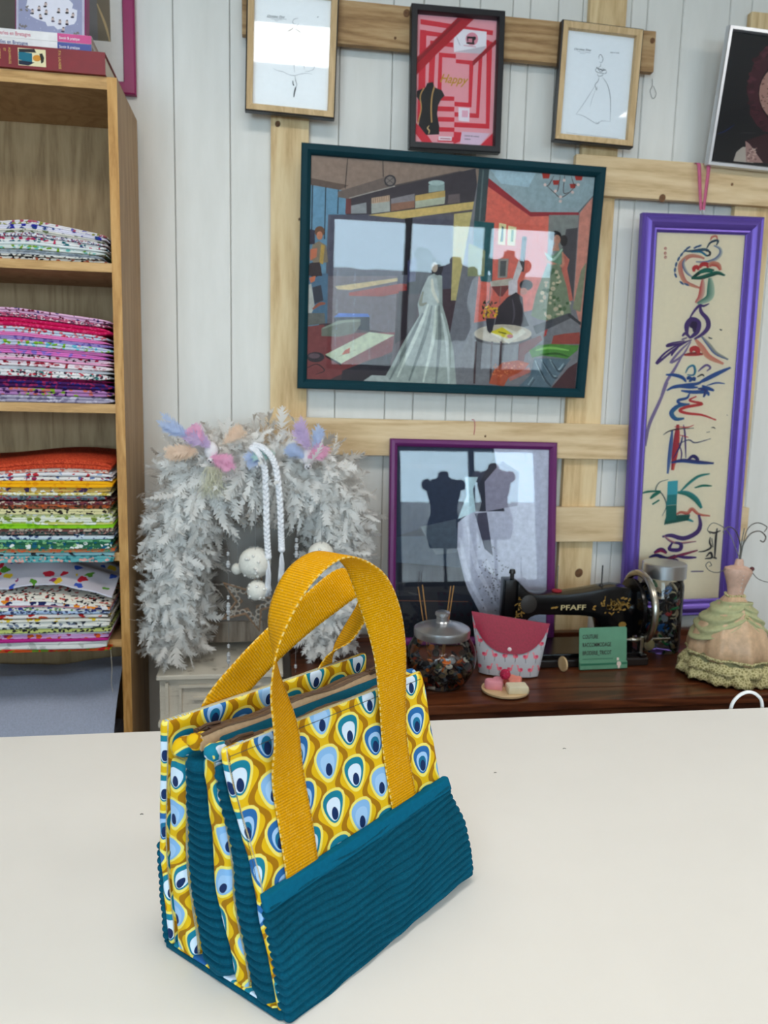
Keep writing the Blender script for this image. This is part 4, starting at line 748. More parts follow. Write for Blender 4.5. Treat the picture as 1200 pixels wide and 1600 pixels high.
# front panel: print above, corduroy pocket below, binding between
slab('front_panel', M_PEA, 0.004, 0.242, [(0, -0.1395), (0.11, -0.1445), (0.24, -0.160)], XR, FY, sh(FY, 0.009), nx=40, rc=0.004, uo=0.012)
wv = lambda x, z: 0.45*math.sin(x*24+z*18)+0.18*math.sin(x*58-z*40+1.0)+0.12*mnoise.noise(Vector((x*30, z*60, 0.3)))
slab('front_pocket', M_CORD, 0.001, 0.113, [(0, -0.1385), (0.113, -0.1435)], [(0, 0.1463), (0.06, 0.142), (0.125, 0.1250)], [(0, -0.004), (0.03, -0.0005), (0.113, 0.022)], [(0, 0.010), (0.113, 0.0315)], nx=60, rib=15, amp=0.0046, wave=wv, rc=0.005, skew=0.045, endrib=0.8)
slab('pocket_binding', M_BIND, 0.105, 0.119, [(0.1, -0.1445), (0.12, -0.1455)], [(0.1, 0.1315), (0.12, 0.1265)], [(0.105, 0.0195), (0.119, 0.0228)], [(0.105, 0.027), (0.119, 0.0303)], nz=6, nx=40, rc=0.003, skew=0.045, rough=0.0003)
# pleated inner compartments
slab('corduroy_gusset', M_CORD, 0.006, 0.222, sh(XL, 0.0015), sh(XR, -0.006), [(0, 0.0150), (0.11, 0.0405), (0.24, 0.0700)], [(0, 0.0460), (0.11, 0.0625), (0.24, 0.0765)], rib=25, amp=0.0046, rc=0.010, endrib=1.2, seed=3)
slab('print_gusset', M_PEA, 0.006, 0.226, sh(XL, -0.001), sh(XR, 0.0), [(0, 0.0480), (0.11, 0.0645), (0.24, 0.0780)], [(0, 0.0665), (0.11, 0.0890), (0.24, 0.0925)], nx=40, rc=0.006, uo=0.021, seed=5)
slab('corduroy_gusset', M_CORD, 0.006, 0.219, [(0, -0.1500), (0.11, -0.1545), (0.24, -0.1625)], sh(XR, -0.004), [(0, 0.0685), (0.11, 0.0915), (0.24, 0.0945)], [(0, 0.113), (0.11, 0.1295), (0.24, 0.121)], rib=25, amp=0.0050, rc=0.014, endrib=1.25, seed=7)
XB = [(0, -0.1565), (0.11, -0.158), (0.24, -0.1635)]
slab('print_gusset', M_PEA, 0.006, 0.209, sh(XB, 0.001), sh(XR, 0.0), [(0, 0.1155), (0.11, 0.1315), (0.24, 0.1215)], [(0, 0.148), (0.11, 0.157), (0.24, 0.1425)], nx=40, rc=0.008, uo=0.033, seed=9)
BY = [(0, 0.151), (0.11, 0.1605), (0.24, 0.146)]
slab('back_panel', M_PEA, 0.004, 0.243, XB, XR, BY, sh(BY, 0.0095), nx=40, rc=0.004, uo=0.005, seed=11)
slab('back_pocket', M_CORD, 0.001, 0.108, sh(XB, 0.0005), sh(XR, 0.001), [(0, 0.1612), (0.113, 0.1695)], [(0, 0.1675), (0.113, 0.1745)], nx=50, rib=15, amp=0.003, wave=wv, rc=0.004, seed=13)
slab('lining', M_CORD, 0.19, 0.2365, [(0, -0.138), (0.24, -0.138)], [(0, 0.112), (0.24, 0.112)], [(0, 0.0780), (0.24, 0.0785)], [(0, 0.0970), (0.24, 0.0975)], rib=5, amp=0.002, rc=0.006)
def base(name, mat, z0, z1, pts):
    mb = MB(); n = len(pts)
    for z, g in ((z0, 0.0015), (z0+0.0012, 0), (z1-0.0012, 0), (z1, 0.0015)): mb.v += [(x*(1-g*4), y+(g if y < 0.08 else -g), z) for x, y in pts]
    for j in range(3): mb.f += [(j*n+i, j*n+(i+1) % n, (j+1)*n+(i+1) % n, (j+1)*n+i) for i in range(n)]
    mb.f += [tuple(range(n))[::-1], tuple(3*n+i for i in range(n))]; mb.mi = [0]*len(mb.f); mb.uv = [(x+y, y*0.7+x*0.3) for x, y, z in mb.v]
    mb.obj(name, mat, bag, smooth=50)
base('base_panel', M_CORD, -0.0008, 0.0050, [(-0.140, 0.0035), (0.143, 0.0035), (0.1455, 0.007), (0.1455, 0.160), (0.142, 0.1640), (-0.154, 0.1640), (-0.1575, 0.160), (-0.1425, 0.007)])
base('base_piping', M_PEA, 0.0051, 0.0085, [(-0.1385, 0.013), (0.143, 0.013), (0.1445, 0.016), (0.1445, 0.148), (0.142, 0.1505), (-0.1535, 0.1505), (-0.1562, 0.148), (-0.1415, 0.016)])
# zips
def zip_strip(y0, y1, z0, z1, x0, x1, tape, pull_x, lab):
    mb = MB(); N = 24
    for i in range(N+1):
        x = x0+(x1-x0)*i/N; dz = 0.0015*math.sin(i*0.7)
        mb.v += [(x, y0, z0+dz), (x, (y0*2+y1)/3, max(z0, z1)+0.002+dz), (x, (y0+2*y1)/3, max(z0, z1)+0.002+dz), (x, y1, z1+dz), (x, y1, z1-0.004+dz), (x, y0, z0-0.004+dz)]
    for i in range(N): mb.f += [(6*i+j, 6*i+(j+1) % 6, 6*i+6+(j+1) % 6, 6*i+6+j) for j in range(6)]
    mb.f += [(5, 4, 3, 2, 1, 0), tuple(6*N+j for j in range(6))]; mb.mi = [0]*len(mb.f)
    o = mb.obj('zip_tape', tape, bag, fix=True, smooth=40)
    t = MB(); n = int((x1-x0)/0.0032); ym = (y0+y1)/2; zt = max(z0, z1)+0.0015
    for d_ in (-0.0011, 0.0011): t.tube([(x0+0.004+(x1-x0-0.008)*i/60, ym+d_, zt+0.0008+0.0003*math.sin(i*2.2)+0.0015*math.sin(i*0.28)) for i in range(61)], 0.0015, 6)
    t.obj('zip_teeth', M_TEETH, o)
    s = MB().box(pull_x, pull_x+0.011, ym-0.0045, ym+0.0045, zt+0.001, zt+0.0045)
    s.tube([(pull_x+0.002, ym-0.001, zt+0.005), (pull_x+0.010, ym-0.002, zt+0.0075), (pull_x+0.026, ym-0.003, zt+0.006)], 0.0016, 6).box(pull_x+0.012, pull_x+0.036, ym-0.0075, ym-0.002, zt+0.003, zt+0.0048)
    s.obj('zip_slider', M_PULL, o, fix=True)
zip_strip(0.0695, 0.0755, 0.236, 0.233, -0.150, 0.113, M_ZTAPE2, -0.146, 'front')
zip_strip(0.0985, 0.1105, 0.232, 0.2375, -0.156, 0.117, M_ZTAPE, 0.075, 'middle')
zip_strip(0.1245, 0.1400, 0.2260, 0.2230, -0.142, 0.112, M_ZTAPE2, -0.138, 'back')
# print covered zip ends, like small rolled tabs
for (x, y, z, r, l) in ((-0.157, 0.0835, 0.231, 0.0085, 0.014), (-0.1585, 0.108, 0.234, 0.008, 0.012), (-0.1575, 0.132, 0.2195, 0.010, 0.030), (0.119, 0.0835, 0.231, 0.008, 0.01), (0.119, 0.132, 0.2195, 0.009, 0.012)):
    mb = MB(); pts = [(x-r*0.6+(l+r*1.2)*i/8, y, z+0.001*math.sin(i)) for i in range(9)]; rr = [r*(0.35 if i in (0, 8) else 0.85 if i in (1, 7) else 1.0) for i in range(9)]
    mb.tube(pts, rr, 12); mb.uv = [(a*1.0+b, c+b) for a, b, c in mb.v]
    mb.obj('zip_tab', M_PEA, bag, smooth=True)
# handles
def ribbon(name, cl, wd, width, th, mat, parent, n=10):
    P = spline(cl, n); Wv = spline(wd, n); mb = MB(); mb.uv = []; N = len(P); s = 0.0; K = 8
    for i in range(N):
        t = (P[min(i+1, N-1)]-P[max(i-1, 0)]).normalized(); w = Wv[i]; w = (w-t*w.dot(t)).normalized(); nn = t.cross(w)
        if i: s += (P[i]-P[i-1]).length
        for side in (1, -1):
            for j in range(K+1):
                f = j/K-0.5; th2 = th*(0.5 if 0 < j < K else 0.28)
                mb.v.append(tuple(P[i]+w*(f*width)+nn*(side*th2))); mb.uv.append((j/K, s))
    M = 2*(K+1)
    for i in range(N-1):
        a, b = i*M, (i+1)*M
        for j in range(K):
            mb.f += [(a+j, a+j+1, b+j+1, b+j), (a+K+1+j, b+K+1+j, b+K+2+j, a+K+2+j)]
        mb.f += [(a, b, b+K+1, a+K+1), (a+K, a+2*K+1, b+2*K+1, b+K)]
    for e in (0, (N-1)*M): mb.f += [(e+j, e+j+1, e+K+2+j, e+K+1+j) for j in range(K)]
    mb.mi = [0]*len(mb.f)
    return mb.obj(name, mat, parent, smooth=True, fix=True)
fy = lambda z: 0.004+0.056*z/0.24-0.0022
ribbon('front_handle', [(-0.0945, fy(0.110), 0.110), (-0.0945, fy(0.15), 0.15), (-0.0955, fy(0.20), 0.20), (-0.099, 0.048, 0.245), (-0.1055, 0.055, 0.295), (-0.099, 0.060, 0.345), (-0.072, 0.060, 0.385), (-0.030, 0.060, 0.400), (0.010, 0.058, 0.381), (0.033, 0.052, 0.338), (0.046, 0.048, 0.290), (0.052, 0.047, 0.235), (0.0545, fy(0.18), 0.18), (0.0555, fy(0.116), 0.116)],
       [(1, 0, 0), (1, 0, 0), (1, 0.05, 0), (0.95, 0.3, 0), (0.74, 0.62, 0.15), (0.40, 0.9, 0.3), (0.15, 0.95, 0.15), (0, 1, 0), (-0.25, 0.95, 0), (-0.75, 0.65, 0), (-0.95, 0.3, 0), (-1, 0.08, 0), (-1, 0, 0), (-1, 0, 0)], 0.040, 0.0022, M_WEB, bag)
ribbon('back_handle', [(-0.098, 0.1652, 0.150), (-0.098, 0.1615, 0.195), (-0.094, 0.1590, 0.232), (-0.056, 0.157, 0.264), (-0.012, 0.152, 0.294), (0.034, 0.146, 0.320), (0.076, 0.140, 0.340), (0.104, 0.139, 0.336), (0.111, 0.144, 0.308), (0.090, 0.152, 0.272), (0.064, 0.1585, 0.244), (0.052, 0.1610, 0.200), (0.050, 0.1652, 0.150)],
       [(-1, 0, 0.05), (-0.95, 0, 0.3), (-0.8, 0.02, 0.6), (-0.6, 0.05, 0.8), (-0.48, 0.1, 0.9), (-0.42, 0.25, 0.9), (-0.25, 0.7, 0.7), (0.1, 0.98, 0.2), (0.45, 0.9, 0.1), (0.6, 0.75, 0.2), (0.75, 0.4, -0.3), (1, 0, 0), (1, 0, 0)], 0.040, 0.0022, M_WEB, bag)
# top stitching along the edges of the front panel
st = MB()
for i in range(60):
    z = 0.125+0.11*i/60; x = interp(XL, z)+0.005
    st.box(x, x+0.0005, fy(z)+0.0014, fy(z)+0.0019, z, z+0.0013)
for i in range(130):
    x = -0.155+0.27*i/130; st.box(x, x+0.0014, fy(0.236)+0.0012, fy(0.236)+0.0018, 0.2358, 0.2363)
so = st.obj("stitching", plain("dark_stitching", (70, 74, 70), 0.8), bag); so["kind"] = "stuff"
# ------------------------------------------------------------------ folded fabrics on the shelves
_fi = [0]
def fabric(base, acc, scale=70, dens=0.5, stripe=False):
    scale *= 2.2; dens = min(0.85, dens*1.45)
    _fi[0] += 1; m, nt, b = newmat('printed_cotton_%d' % _fi[0], 0.8, spec=0.15)
    v = coord(nt, 'Object', (1.0, 0.7, 1.3)); vo = nt.nodes.new('ShaderNodeTexVoronoi'); vo.inputs['Scale'].default_value = scale
    n = nt.nodes.new('ShaderNodeVectorMath'); n.operation = 'MULTIPLY_ADD'; nt.links.new(noise(nt, v, scale*0.8, 2, out=1), n.inputs[0]); n.inputs[1].default_value = (1.5/scale,)*3; nt.links.new(v, n.inputs[2])
    nt.links.new(n.outputs[0], vo.inputs['Vector']); r, g, _ = sepxyz(nt, vo.outputs['Color'])
    k = len(acc); col = ramp(nt, r, [(i/max(k, 1), C(*c)) for i, c in enumerate(acc)], 'CONSTANT') if k > 1 else C(*(acc[0] if acc else base))
    mask = X(nt, vo.outputs['Distance']).lt(0.52)*g.lt(dens)
    c = mixc(nt, mask if acc else 0.0, C(*base), col)
    nt.links.new(mixc(nt, 1.0, c, ramp(nt, noise(nt, v, 14, 3), [(0.3, (.86, .86, .86, 1)), (0.7, (1, 1, 1, 1))]), 'MULTIPLY'), b.inputs['Base Color'])
    bump(nt, b, noise(nt, coord(nt), 500, 2), 0.15, 0.0004); return m
def fold_mesh(x0, x1, yf, yb, z0, t, nl, zmap, seed, sag=0.0):
    rr = random.Random(seed); prof = []; h = t/nl
    prof.append((yb, 0.0)); jit = [rr.uniform(0, 0.006) for _ in range(nl)]
    for i in range(nl):
        r = h*0.49; cy = yf+r+jit[i]; cz = h*(i+0.5)
        for a in (-85, -50, -15, 15, 50, 85): prof.append((cy-r*math.cos(math.radians(a)), cz+r*math.sin(math.radians(a))))
        if i < nl-1: prof.append((cy+r*1.6+0.003, h*(i+1)))
    prof.append((yb, t)); n = len(prof); N = 30; mb = MB(); xm = (x0+x1)/2; ym = yf
    for i in range(N+1):
        f = i/N; x = x0+(x1-x0)*f; e = min(f, 1-f)*N; sq = 0.35 if e < 0.5 else 0.8 if e < 1.5 else 1.0
        for (y, z) in prof:
            fw = 0.007*mnoise.noise(Vector((x*9, seed*3.1, 0)))+0.0015*mnoise.noise(Vector((x*40, seed*1.7, z*90)))
            zz = t/2+(z-t/2)*sq; q = zmap(x, z0+zz); fr = max(0, 1-(y-yf)/0.06); fs = max(0.0, min(1.0, (2.0-y)/max(1e-4, 2.0-yf)))
            mb.v.append((x-xm, y+fw*fr-ym, q-z0-sag*fs))
    for i in range(N):
        for j in range(n): mb.f.append((i*n+j, i*n+(j+1) % n, (i+1)*n+(j+1) % n, (i+1)*n+j))
    mb.f += [tuple(range(n)), tuple(N*n+j for j in range(n))[::-1]]; mb.mi = [0]*len(mb.f); return mb, (xm, ym, z0)
ORD = ['topmost', 'second', 'third', 'fourth', 'fifth', 'sixth', 'seventh', 'eighth', 'ninth', 'tenth', 'eleventh', 'twelfth', 'thirteenth', 'fourteenth', 'fifteenth', 'sixteenth', 'seventeenth', 'eighteenth', 'nineteenth', 'twentieth', 'twenty-first', 'twenty-second', 'twenty-third', 'twenty-fourth']
def stack(name, z0, z1, items, yf, x0, x1, zmap, sag=0.0, grp=''):
    tot = sum(i[1] for i in items); z = z0; n = len(items)
    for k, (desc, t, base, acc, sc, dens) in enumerate(items):
        t2 = t*(z1-z0)/tot; j = R.uniform(0, 0.03)*R.random()
        mb, loc = fold_mesh(x0-R.uniform(0, .02), x1-j*(0.6 if k else 0.2), yf+R.uniform(-0.004, 0.006), yf+0.235+R.uniform(0, .015), z, t2*0.985, 2 if t2 > 0.0075 else 1, zmap, k+int(z0*1000), sag)
        o = mb.obj('folded_fabric', fabric(base, acc, sc, dens), fix=True, smooth=True, loc=loc)
        od = ORD[n-1-k]; tagp(o, '%s fabric, %s %s the %s' % (desc, od, 'of' if od == 'topmost' else 'from the top of', name), 'fabric', grp); z += t2
W_ = (236, 234, 232)
S2 = [('cream speckled', .009, (232, 224, 212), [(40, 34, 38), (190, 90, 60)], 55, .35), ('black and cream', .006, (226, 222, 214), [(30, 30, 36)], 60, .5), ('grey mottled', .014, (190, 194, 200), [(160, 166, 176)], 40, .5), ('white with lime leaves', .012, (226, 230, 226), [(130, 168, 36), (120, 190, 180)], 45, .5), ('plain white', .009, (230, 234, 235), [], 40, 0),
      ('white with raspberry and teal motifs', .015, W_, [(206, 60, 100), (20, 110, 120), (60, 70, 130)], 48, .6), ('white with navy sprigs', .011, (228, 228, 234), [(50, 56, 110), (160, 40, 60)], 100, .6), ('cream edged', .010, (232, 226, 214), [(120, 130, 90)], 30, .4), ('lilac white with blue stars', .014, (224, 220, 234), [(50, 50, 160), (40, 70, 130)], 32, .45), ('white with rosy flowers', .012, (234, 228, 230), [(190, 90, 110), (150, 150, 70), (120, 110, 180)], 46, .5)]
stack('white stack', 1.8125, 1.905, S2, 1.999, -0.80, -0.388, lambda x, z: 1.8125+(z-1.8125)*(1-0.32*max(0, min(1, (x+0.56)/0.19)))*(0.85+0.15*max(0, min(1, (x+0.7)/0.12))), grp='fabrics of the white stack')
S3 = [('lilac grey ring print', .020, (172, 164, 186), [(130, 122, 150), (204, 198, 214)], 34, .7), ('purple with lime and orange motifs', .022, (186, 130, 186), [(70, 30, 90), (140, 180, 50), (210, 110, 90)], 42, .7), ('dark violet', .022, (66, 24, 84), [(150, 40, 90), (40, 40, 120)], 50, .6), ('deep burgundy', .009, (118, 16, 66), [(70, 10, 50)], 60, .5), ('white with tiny multicolour motifs', .020, (236, 232, 232), [(200, 60, 80), (40, 110, 110), (60, 40, 60)], 60, .65), ('plain white', .009, (240, 240, 244), [], 30, 0),
      ('white with dark red blocks', .016, (238, 228, 232), [(160, 30, 52), (220, 170, 180)], 42, .55), ('pale pink', .007, (238, 168, 204), [], 30, 0), ('pink white dotted', .012, (240, 216, 226), [(60, 40, 50), (190, 40, 80)], 60, .35), ('orchid pink', .012, (226, 120, 196), [(150, 120, 210)], 34, .5), ('mauve', .010, (196, 112, 172), [(180, 90, 160)], 30, .4), ('pastel blue and lime', .017, (200, 208, 226), [(130, 180, 40), (110, 190, 214), (230, 120, 140)], 44, .75), ('lavender', .010, (176, 150, 214), [(110, 90, 180)], 44, .5), ('candy pink', .010, (240, 130, 194), [], 30, 0), ('red and sky blue print', .016, (206, 216, 232), [(206, 50, 80), (230, 110, 120)], 54, .55), ('raspberry', .026, (206, 18, 86), [(226, 70, 120)], 90, .25), ('dark rose floral', .011, (196, 90, 124), [(60, 50, 80), (240, 220, 226)], 90, .7), ('pale pink with dark dots', .014, (236, 186, 218), [(120, 30, 60), (90, 70, 130)], 60, .3)]
stack('pink stack', 1.4755, 1.700, S3, 1.997, -0.80, -0.383, lambda x, z: z-(z-1.4755)*0.10*max(0, min(1, (x+0.6)/0.21)), grp='fabrics of the pink stack')
S4 = [('teal floral', .013, (96, 168, 172), [(40, 110, 120), (220, 160, 150)], 55, .5), ('aqua with black arcs', .017, (140, 186, 194), [(40, 50, 56)], 34, .3), ('orange and green paisley', .012, (166, 124, 88), [(60, 140, 110), (200, 90, 50)], 60, .6), ('dark green with white eyes', .018, (42, 100, 74), [(226, 230, 226), (20, 90, 120), (130, 180, 120)], 44, .6), ('mint green', .011, (126, 190, 146), [(50, 120, 80)], 50, .5), ('pale blue', .010, (204, 218, 228), [(60, 80, 120)], 50, .35), ('charcoal green floral', .017, (76, 90, 84), [(40, 50, 50), (180, 130, 120)], 70, .6), ('brown dotted', .010, (120, 76, 72), [(220, 200, 180)], 60, .5), ('bright lime', .010, (136, 196, 34), [(110, 170, 20)], 40, .3), ('yellow green', .011, (206, 204, 112), [(236, 236, 224)], 36, .6), ('white with olive leaves', .012, (226, 228, 212), [(120, 140, 50)], 36, .5), ('pale olive', .013, (208, 210, 150), [(236, 236, 230), (130, 150, 70)], 44, .5), ('straw with black spots', .014, (220, 210, 158), [(50, 44, 40)], 56, .45), ('rust floral', .014, (160, 84, 56), [(220, 100, 40), (90, 60, 40), (60, 50, 40)], 60, .7), ('maroon floral', .012, (128, 62, 64), [(206, 190, 170), (80, 40, 60)], 70, .6), ('blue grey floral', .015, (120, 130, 138), [(60, 80, 90), (150, 50, 60)], 60, .6), ('lemon floral', .012, (224, 214, 146), [(190, 160, 40), (240, 240, 230)], 60, .6), ('mustard daisy', .017, (206, 170, 86), [(70, 50, 90), (240, 236, 226), (190, 110, 60)], 40, .55), ('amber', .014, (244, 174, 18), [(230, 150, 10)], 40, .2), ('white with dark pink blossoms', .013, (234, 228, 222), [(150, 40, 80), (90, 110, 160)], 44, .5), ('white striped', .011, (232, 228, 230), [(200, 50, 60), (150, 170, 200)], 40, .4), ('pale peach', .010, (236, 210, 196), [(220, 120, 100)], 60, .4), ('red orange geometric', .019, (208, 78, 46), [(170, 50, 30)], 120, .8)]
stack('green-orange stack', 1.1015, 1.345, S4, 1.978, -0.80, -0.385, lambda x, z: z+(0.010*math.sin((x+0.62)*13)*max(0, (z-1.30)/0.045) if z > 1.30 else 0), sag=0.024, grp='fabrics of the green to orange stack')
S5 = [('orange and green', .012, (206, 84, 34), [(120, 150, 40), (190, 30, 30)], 30, .7), ('thick rolled white', .026, (226, 228, 226), [(190, 194, 190)], 26, .2), ('magenta', .011, (190, 40, 134), [], 30, 0), ('lilac with orange flowers', .012, (206, 160, 212), [(220, 100, 40), (150, 30, 90)], 34, .5), ('white', .012, (230, 224, 230), [(200, 190, 200)], 30, .3), ('lime and black check', .010, (186, 196, 116), [(40, 40, 44)], 60, .4), ('white with black ink print', .013, (232, 230, 226), [(50, 56, 70)], 44, .4), ('ivory with ink leaves', .012, (230, 228, 220), [(40, 44, 60), (120, 130, 150)], 44, .4), ('white with yellow flecks', .012, (228, 224, 214), [(220, 190, 40)], 36, .3), ('white with orange shapes', .015, (230, 224, 220), [(206, 90, 60), (190, 40, 40)], 26, .5), ('pale blue sprigged', .014, (178, 198, 228), [(60, 70, 110)], 60, .4), ('ivory floral', .010, (230, 228, 218), [(110, 150, 90), (60, 70, 140)], 60, .5), ('salmon pink', .013, (244, 158, 172), [], 30, 0), ('white and navy', .013, (230, 228, 230), [(30, 40, 90), (230, 140, 40)], 30, .5), ('cream with black arrows', .013, (236, 228, 214), [(40, 34, 36), (190, 60, 50)], 50, .4)]
stack('lowest mixed stack', 0.8725, 1.017, S5, 1.968, -0.80, -0.398, lambda x, z: z-0.03*max(0, (z-0.97)/0.05)*max(0, min(1, (x+0.55)/0.17)) if z > 0.97 else z, sag=0.026, grp='fabrics of the lowest stack')
def drape(name, mat, label, x0, x1, y0, y1, zf, t=0.004, nx=36, ny=20):
    mb = MB(); xm = (x0+x1)/2
    for s in (0, -t):
        for j in range(ny+1):
            for i in range(nx+1): x = x0+(x1-x0)*i/nx; y = y0+(y1-y0)*j/ny; mb.v.append((x-xm, y-y0, zf(x, y)+s))
    N = (nx+1)*(ny+1)
    for j in range(ny):
        for i in range(nx): a = j*(nx+1)+i; mb.f += [(a, a+1, a+nx+2, a+nx+1), (N+a, N+a+nx+1, N+a+nx+2, N+a+1)]
    for i in range(nx): mb.f += [(i, N+i, N+i+1, i+1), (ny*(nx+1)+i, ny*(nx+1)+i+1, N+ny*(nx+1)+i+1, N+ny*(nx+1)+i)]
    for j in range(ny): a = j*(nx+1); mb.f += [(a, a+nx+1, N+a+nx+1, N+a), (a+nx, N+a+nx, N+a+2*nx+1, a+2*nx+1)]
    mb.mi = [0]*len(mb.f); return tagp(mb.obj(name, mat, smooth=50, fix=True, loc=(xm, y0, 0)), label, 'fabric')
nz_ = lambda x, y, s, k: mnoise.noise(Vector((x*s, y*s, k)))
drape('crumpled_fabric', fabric((206, 202, 214), [(206, 40, 60), (60, 90, 190), (226, 190, 50), (90, 150, 50), (150, 60, 110)], 22, .22), 'crumpled white animal print fabric thrown on the lowest stack', -0.82, -0.395, 1.985, 2.24,
      lambda x, y: 1.024+0.052*min(1, max(0, (y-1.985)/0.10))*(1-0.55*max(0, min(1, (x+0.58)/0.18)))+0.010*nz_(x, y, 14, 2)-0.030*max(0, min(1, (x+0.52)/0.12))-0.010*max(0, min(1, (-0.56-x)/0.08)))
drape('gauze_fabric', plain('blue_grey_gauze', (172, 182, 206), 0.9, var=0.1, nscale=240), 'blue grey gauze fabric heaped at the bottom of the bookcase', -0.95, -0.405, 1.99, 2.26,
      lambda x, y: 0.50+0.225*min(1, max(0, (y-1.99)/0.16))**0.45+0.012*nz_(x, y, 9, 5)+0.022*max(0, min(1, (x+0.50)/0.09)))
MB_g = MB().box(-0.93, -0.42, 2.03, 2.25, 0.461, 0.56); tagp(MB_g.obj('gauze_bale', plain('blue_grey_gauze', (140, 150, 176), 0.9), bevel=0.02), 'bale of blue grey gauze under the heaped gauze', 'fabric')
tagp(MB().tube(spline([(-0.402, 1.985, 0.85), (-0.4005, 1.986, 0.80), (-0.403, 1.988, 0.76), (-0.4005, 1.99, 0.735)], 6), 0.0006, 4).obj('loose_thread', plain('pale_thread', (210, 200, 180), 0.8)), 'loose pale thread dangling from the lowest fabric stack', 'thread')
# ------------------------------------------------------------------ books and tin on top of the bookcase
def text_obj(name, s, h, mat, parent, loc, rot, wscale=1.0, shear=0.0, th=0.0004, bold=0.0, center=False):
    v, f = text_shape(s, shear); k = h/0.7; mb = MB(); wd = max(q[0] for q in v)*k*wscale; ox = wd/2 if center else 0
    mb.add([(a*k*wscale-ox, -th, b*k) for a, b in v], f); return mb.obj(name, mat, parent, loc=loc, rot=rot)
def book(label, x0, x1, y0, y1, z0, z1, cover, pages=None, paint=None):
    xm = (x0+x1)/2; r = empty('book', (xm, y0, z0), label=label, cat='book'); h = z1-z0; w = (x1-x0)/2; d = y1-y0
    mb = MB().box(-w, w, 0.0, d, 0, 0.0022).box(-w, w, 0.0, d, h-0.0022, h).box(-w, w, 0.0, 0.0025, 0.0022, h-0.0022)
    mb.obj('cover', cover, r); MB().box(-w+0.004, w-0.004, 0.0026, d-0.004, 0.0023, h-0.0023).obj('pages', plain('book_pages', (226, 218, 200), 0.9), r); return r
M_RED = plain('dark_red_cloth', (128, 20, 32), 0.5); M_WCOV = plain('white_cover', (232, 228, 228), 0.45); M_GOLD = plain('gold_lettering', (206, 164, 84), 0.5); M_PINKT = plain('rose_ink', (206, 110, 130), 0.6); M_BLUT = plain('blue_ink', (84, 92, 140), 0.6); M_WT = plain('white_ink', (236, 228, 236), 0.6)
PI2 = math.pi/2
rb_ = book('thick dark red book with gold lettering lying on the bookcase', -0.74, -0.3785, 1.992, 2.245, 2.2335, 2.2825, M_RED)
text_obj('title', 'P.H. LALAISSE', 0.0052, M_GOLD, rb_, (0.078, 0.0, 0.044), (0, PI2, 0), 0.9)
for i, s in enumerate(('AQUARELLES', 'ET', 'DESSINS')): text_obj('title', s, 0.0046, M_GOLD, rb_, (-0.030-0.011*i, 0.0, 0.042-0.002*i), (0, PI2, 0), 0.9)
pl = Print(0.060, 0.037, [(240, 430), (472, 448), (475, 607), (243, 592)], (226, 214, 172), 0.00001)
pl.poly([(245, 465), (360, 480), (360, 575), (245, 540)], (24, 106, 128)); pl.poly([(245, 440), (380, 440), (395, 475), (250, 470)], (44, 40, 44)); pl.poly([(245, 545), (380, 565), (330, 595), (245, 585)], (30, 40, 60)); pl.blob(400, 525, 36, 30, (206, 140, 50)); pl.poly([(420, 485), (445, 480), (460, 520), (455, 560), (435, 575), (430, 530)], (44, 40, 34))
pl.mb.obj('cover_picture', M_PRINT, rb_, loc=(0.020, -0.0004, 0.006))
pl = Print(0.06, 0.034, [(0, 0), (100, 0), (100, 100), (0, 100)], (226, 214, 172), 0.00001); pl.blob(60, 50, 20, 30, (60, 110, 110)); pl.mb.obj('cover_picture', M_PRINT, rb_, loc=(-0.094, -0.0004, 0.007))
for lab, x0, x1, z0, z1, acc, ink, s, tx in (('white paperback with a blue spine end lying on the red book', -0.72, -0.411, 2.283, 2.3015, (62, 78, 152), M_BLUT, 'Dentelles en Bretagne', -0.069), ('white paperback with a pink spine end, topmost of the books', -0.72, -0.4105, 2.302, 2.3205, (206, 70, 136), M_PINKT, 'Broderies en Bretagne', -0.064)):
    b_ = book(lab, x0, x1, 2.005, 2.19, z0, z1, M_WCOV); w = (x1-x0)/2
    MB().box(w-0.075, w+0.0002, -0.0004, 0.0, 0.0003, z1-z0-0.0003).obj('spine_label', plain('spine_%d' % acc[0]+str(acc[1]), acc, 0.45), b_)
    text_obj('title', s, 0.0082, ink, b_, (tx, 0, 0.0055), (0, 0, 0), 0.80); text_obj('series_title', 'Savoir & pratique', 0.0058, M_WT, b_, (w-0.071, -0.0005, 0.006), (0, 0, 0), 0.78)
tin = empty('tin_box', (-0.51, 2.045, 2.321), (math.radians(-8), 0, 0), label='lilac illustrated metal tin standing on the books', cat='tin')
def rrect(w, h, r, n=6):
    P = []
    for cx_, cz_, a0 in ((w/2-r, r, -90), (w/2-r, h-r, 0), (-w/2+r, h-r, 90), (-w/2+r, r, 180)):
        for i in range(n+1): a = math.radians(a0+90*i/n); P.append((cx_+r*math.cos(a), cz_+r*math.sin(a)))
    return P
MB().prism(rrect(0.158, 0.20, 0.012), 0, 0.035).obj('tin_body', plain('magenta_tin', (140, 30, 96), 0.35, 0.3), tin, fix=True, smooth=40)
MB().prism(rrect(0.152, 0.194, 0.010), -0.003, 0.001).obj('lid_rim', plain('pale_lilac_tin', (196, 194, 214), 0.35, 0.3), tin, fix=True, smooth=40, loc=(0, 0, 0.003))
pl = Print(0.142, 0.184, [(150, -420), (680, -400), (690, 285), (155, 262)], (150, 152, 182), 0.00001)
pl.poly([(215, 40), (260, 60), (250, 110), (310, 140), (380, 160), (395, 195), (450, 190), (480, 220), (520, 210), (560, 180), (620, 165), (640, 130), (645, 40), (600, 30), (610, -10), (560, -60), (300, -80), (230, -40)], (222, 220, 232))
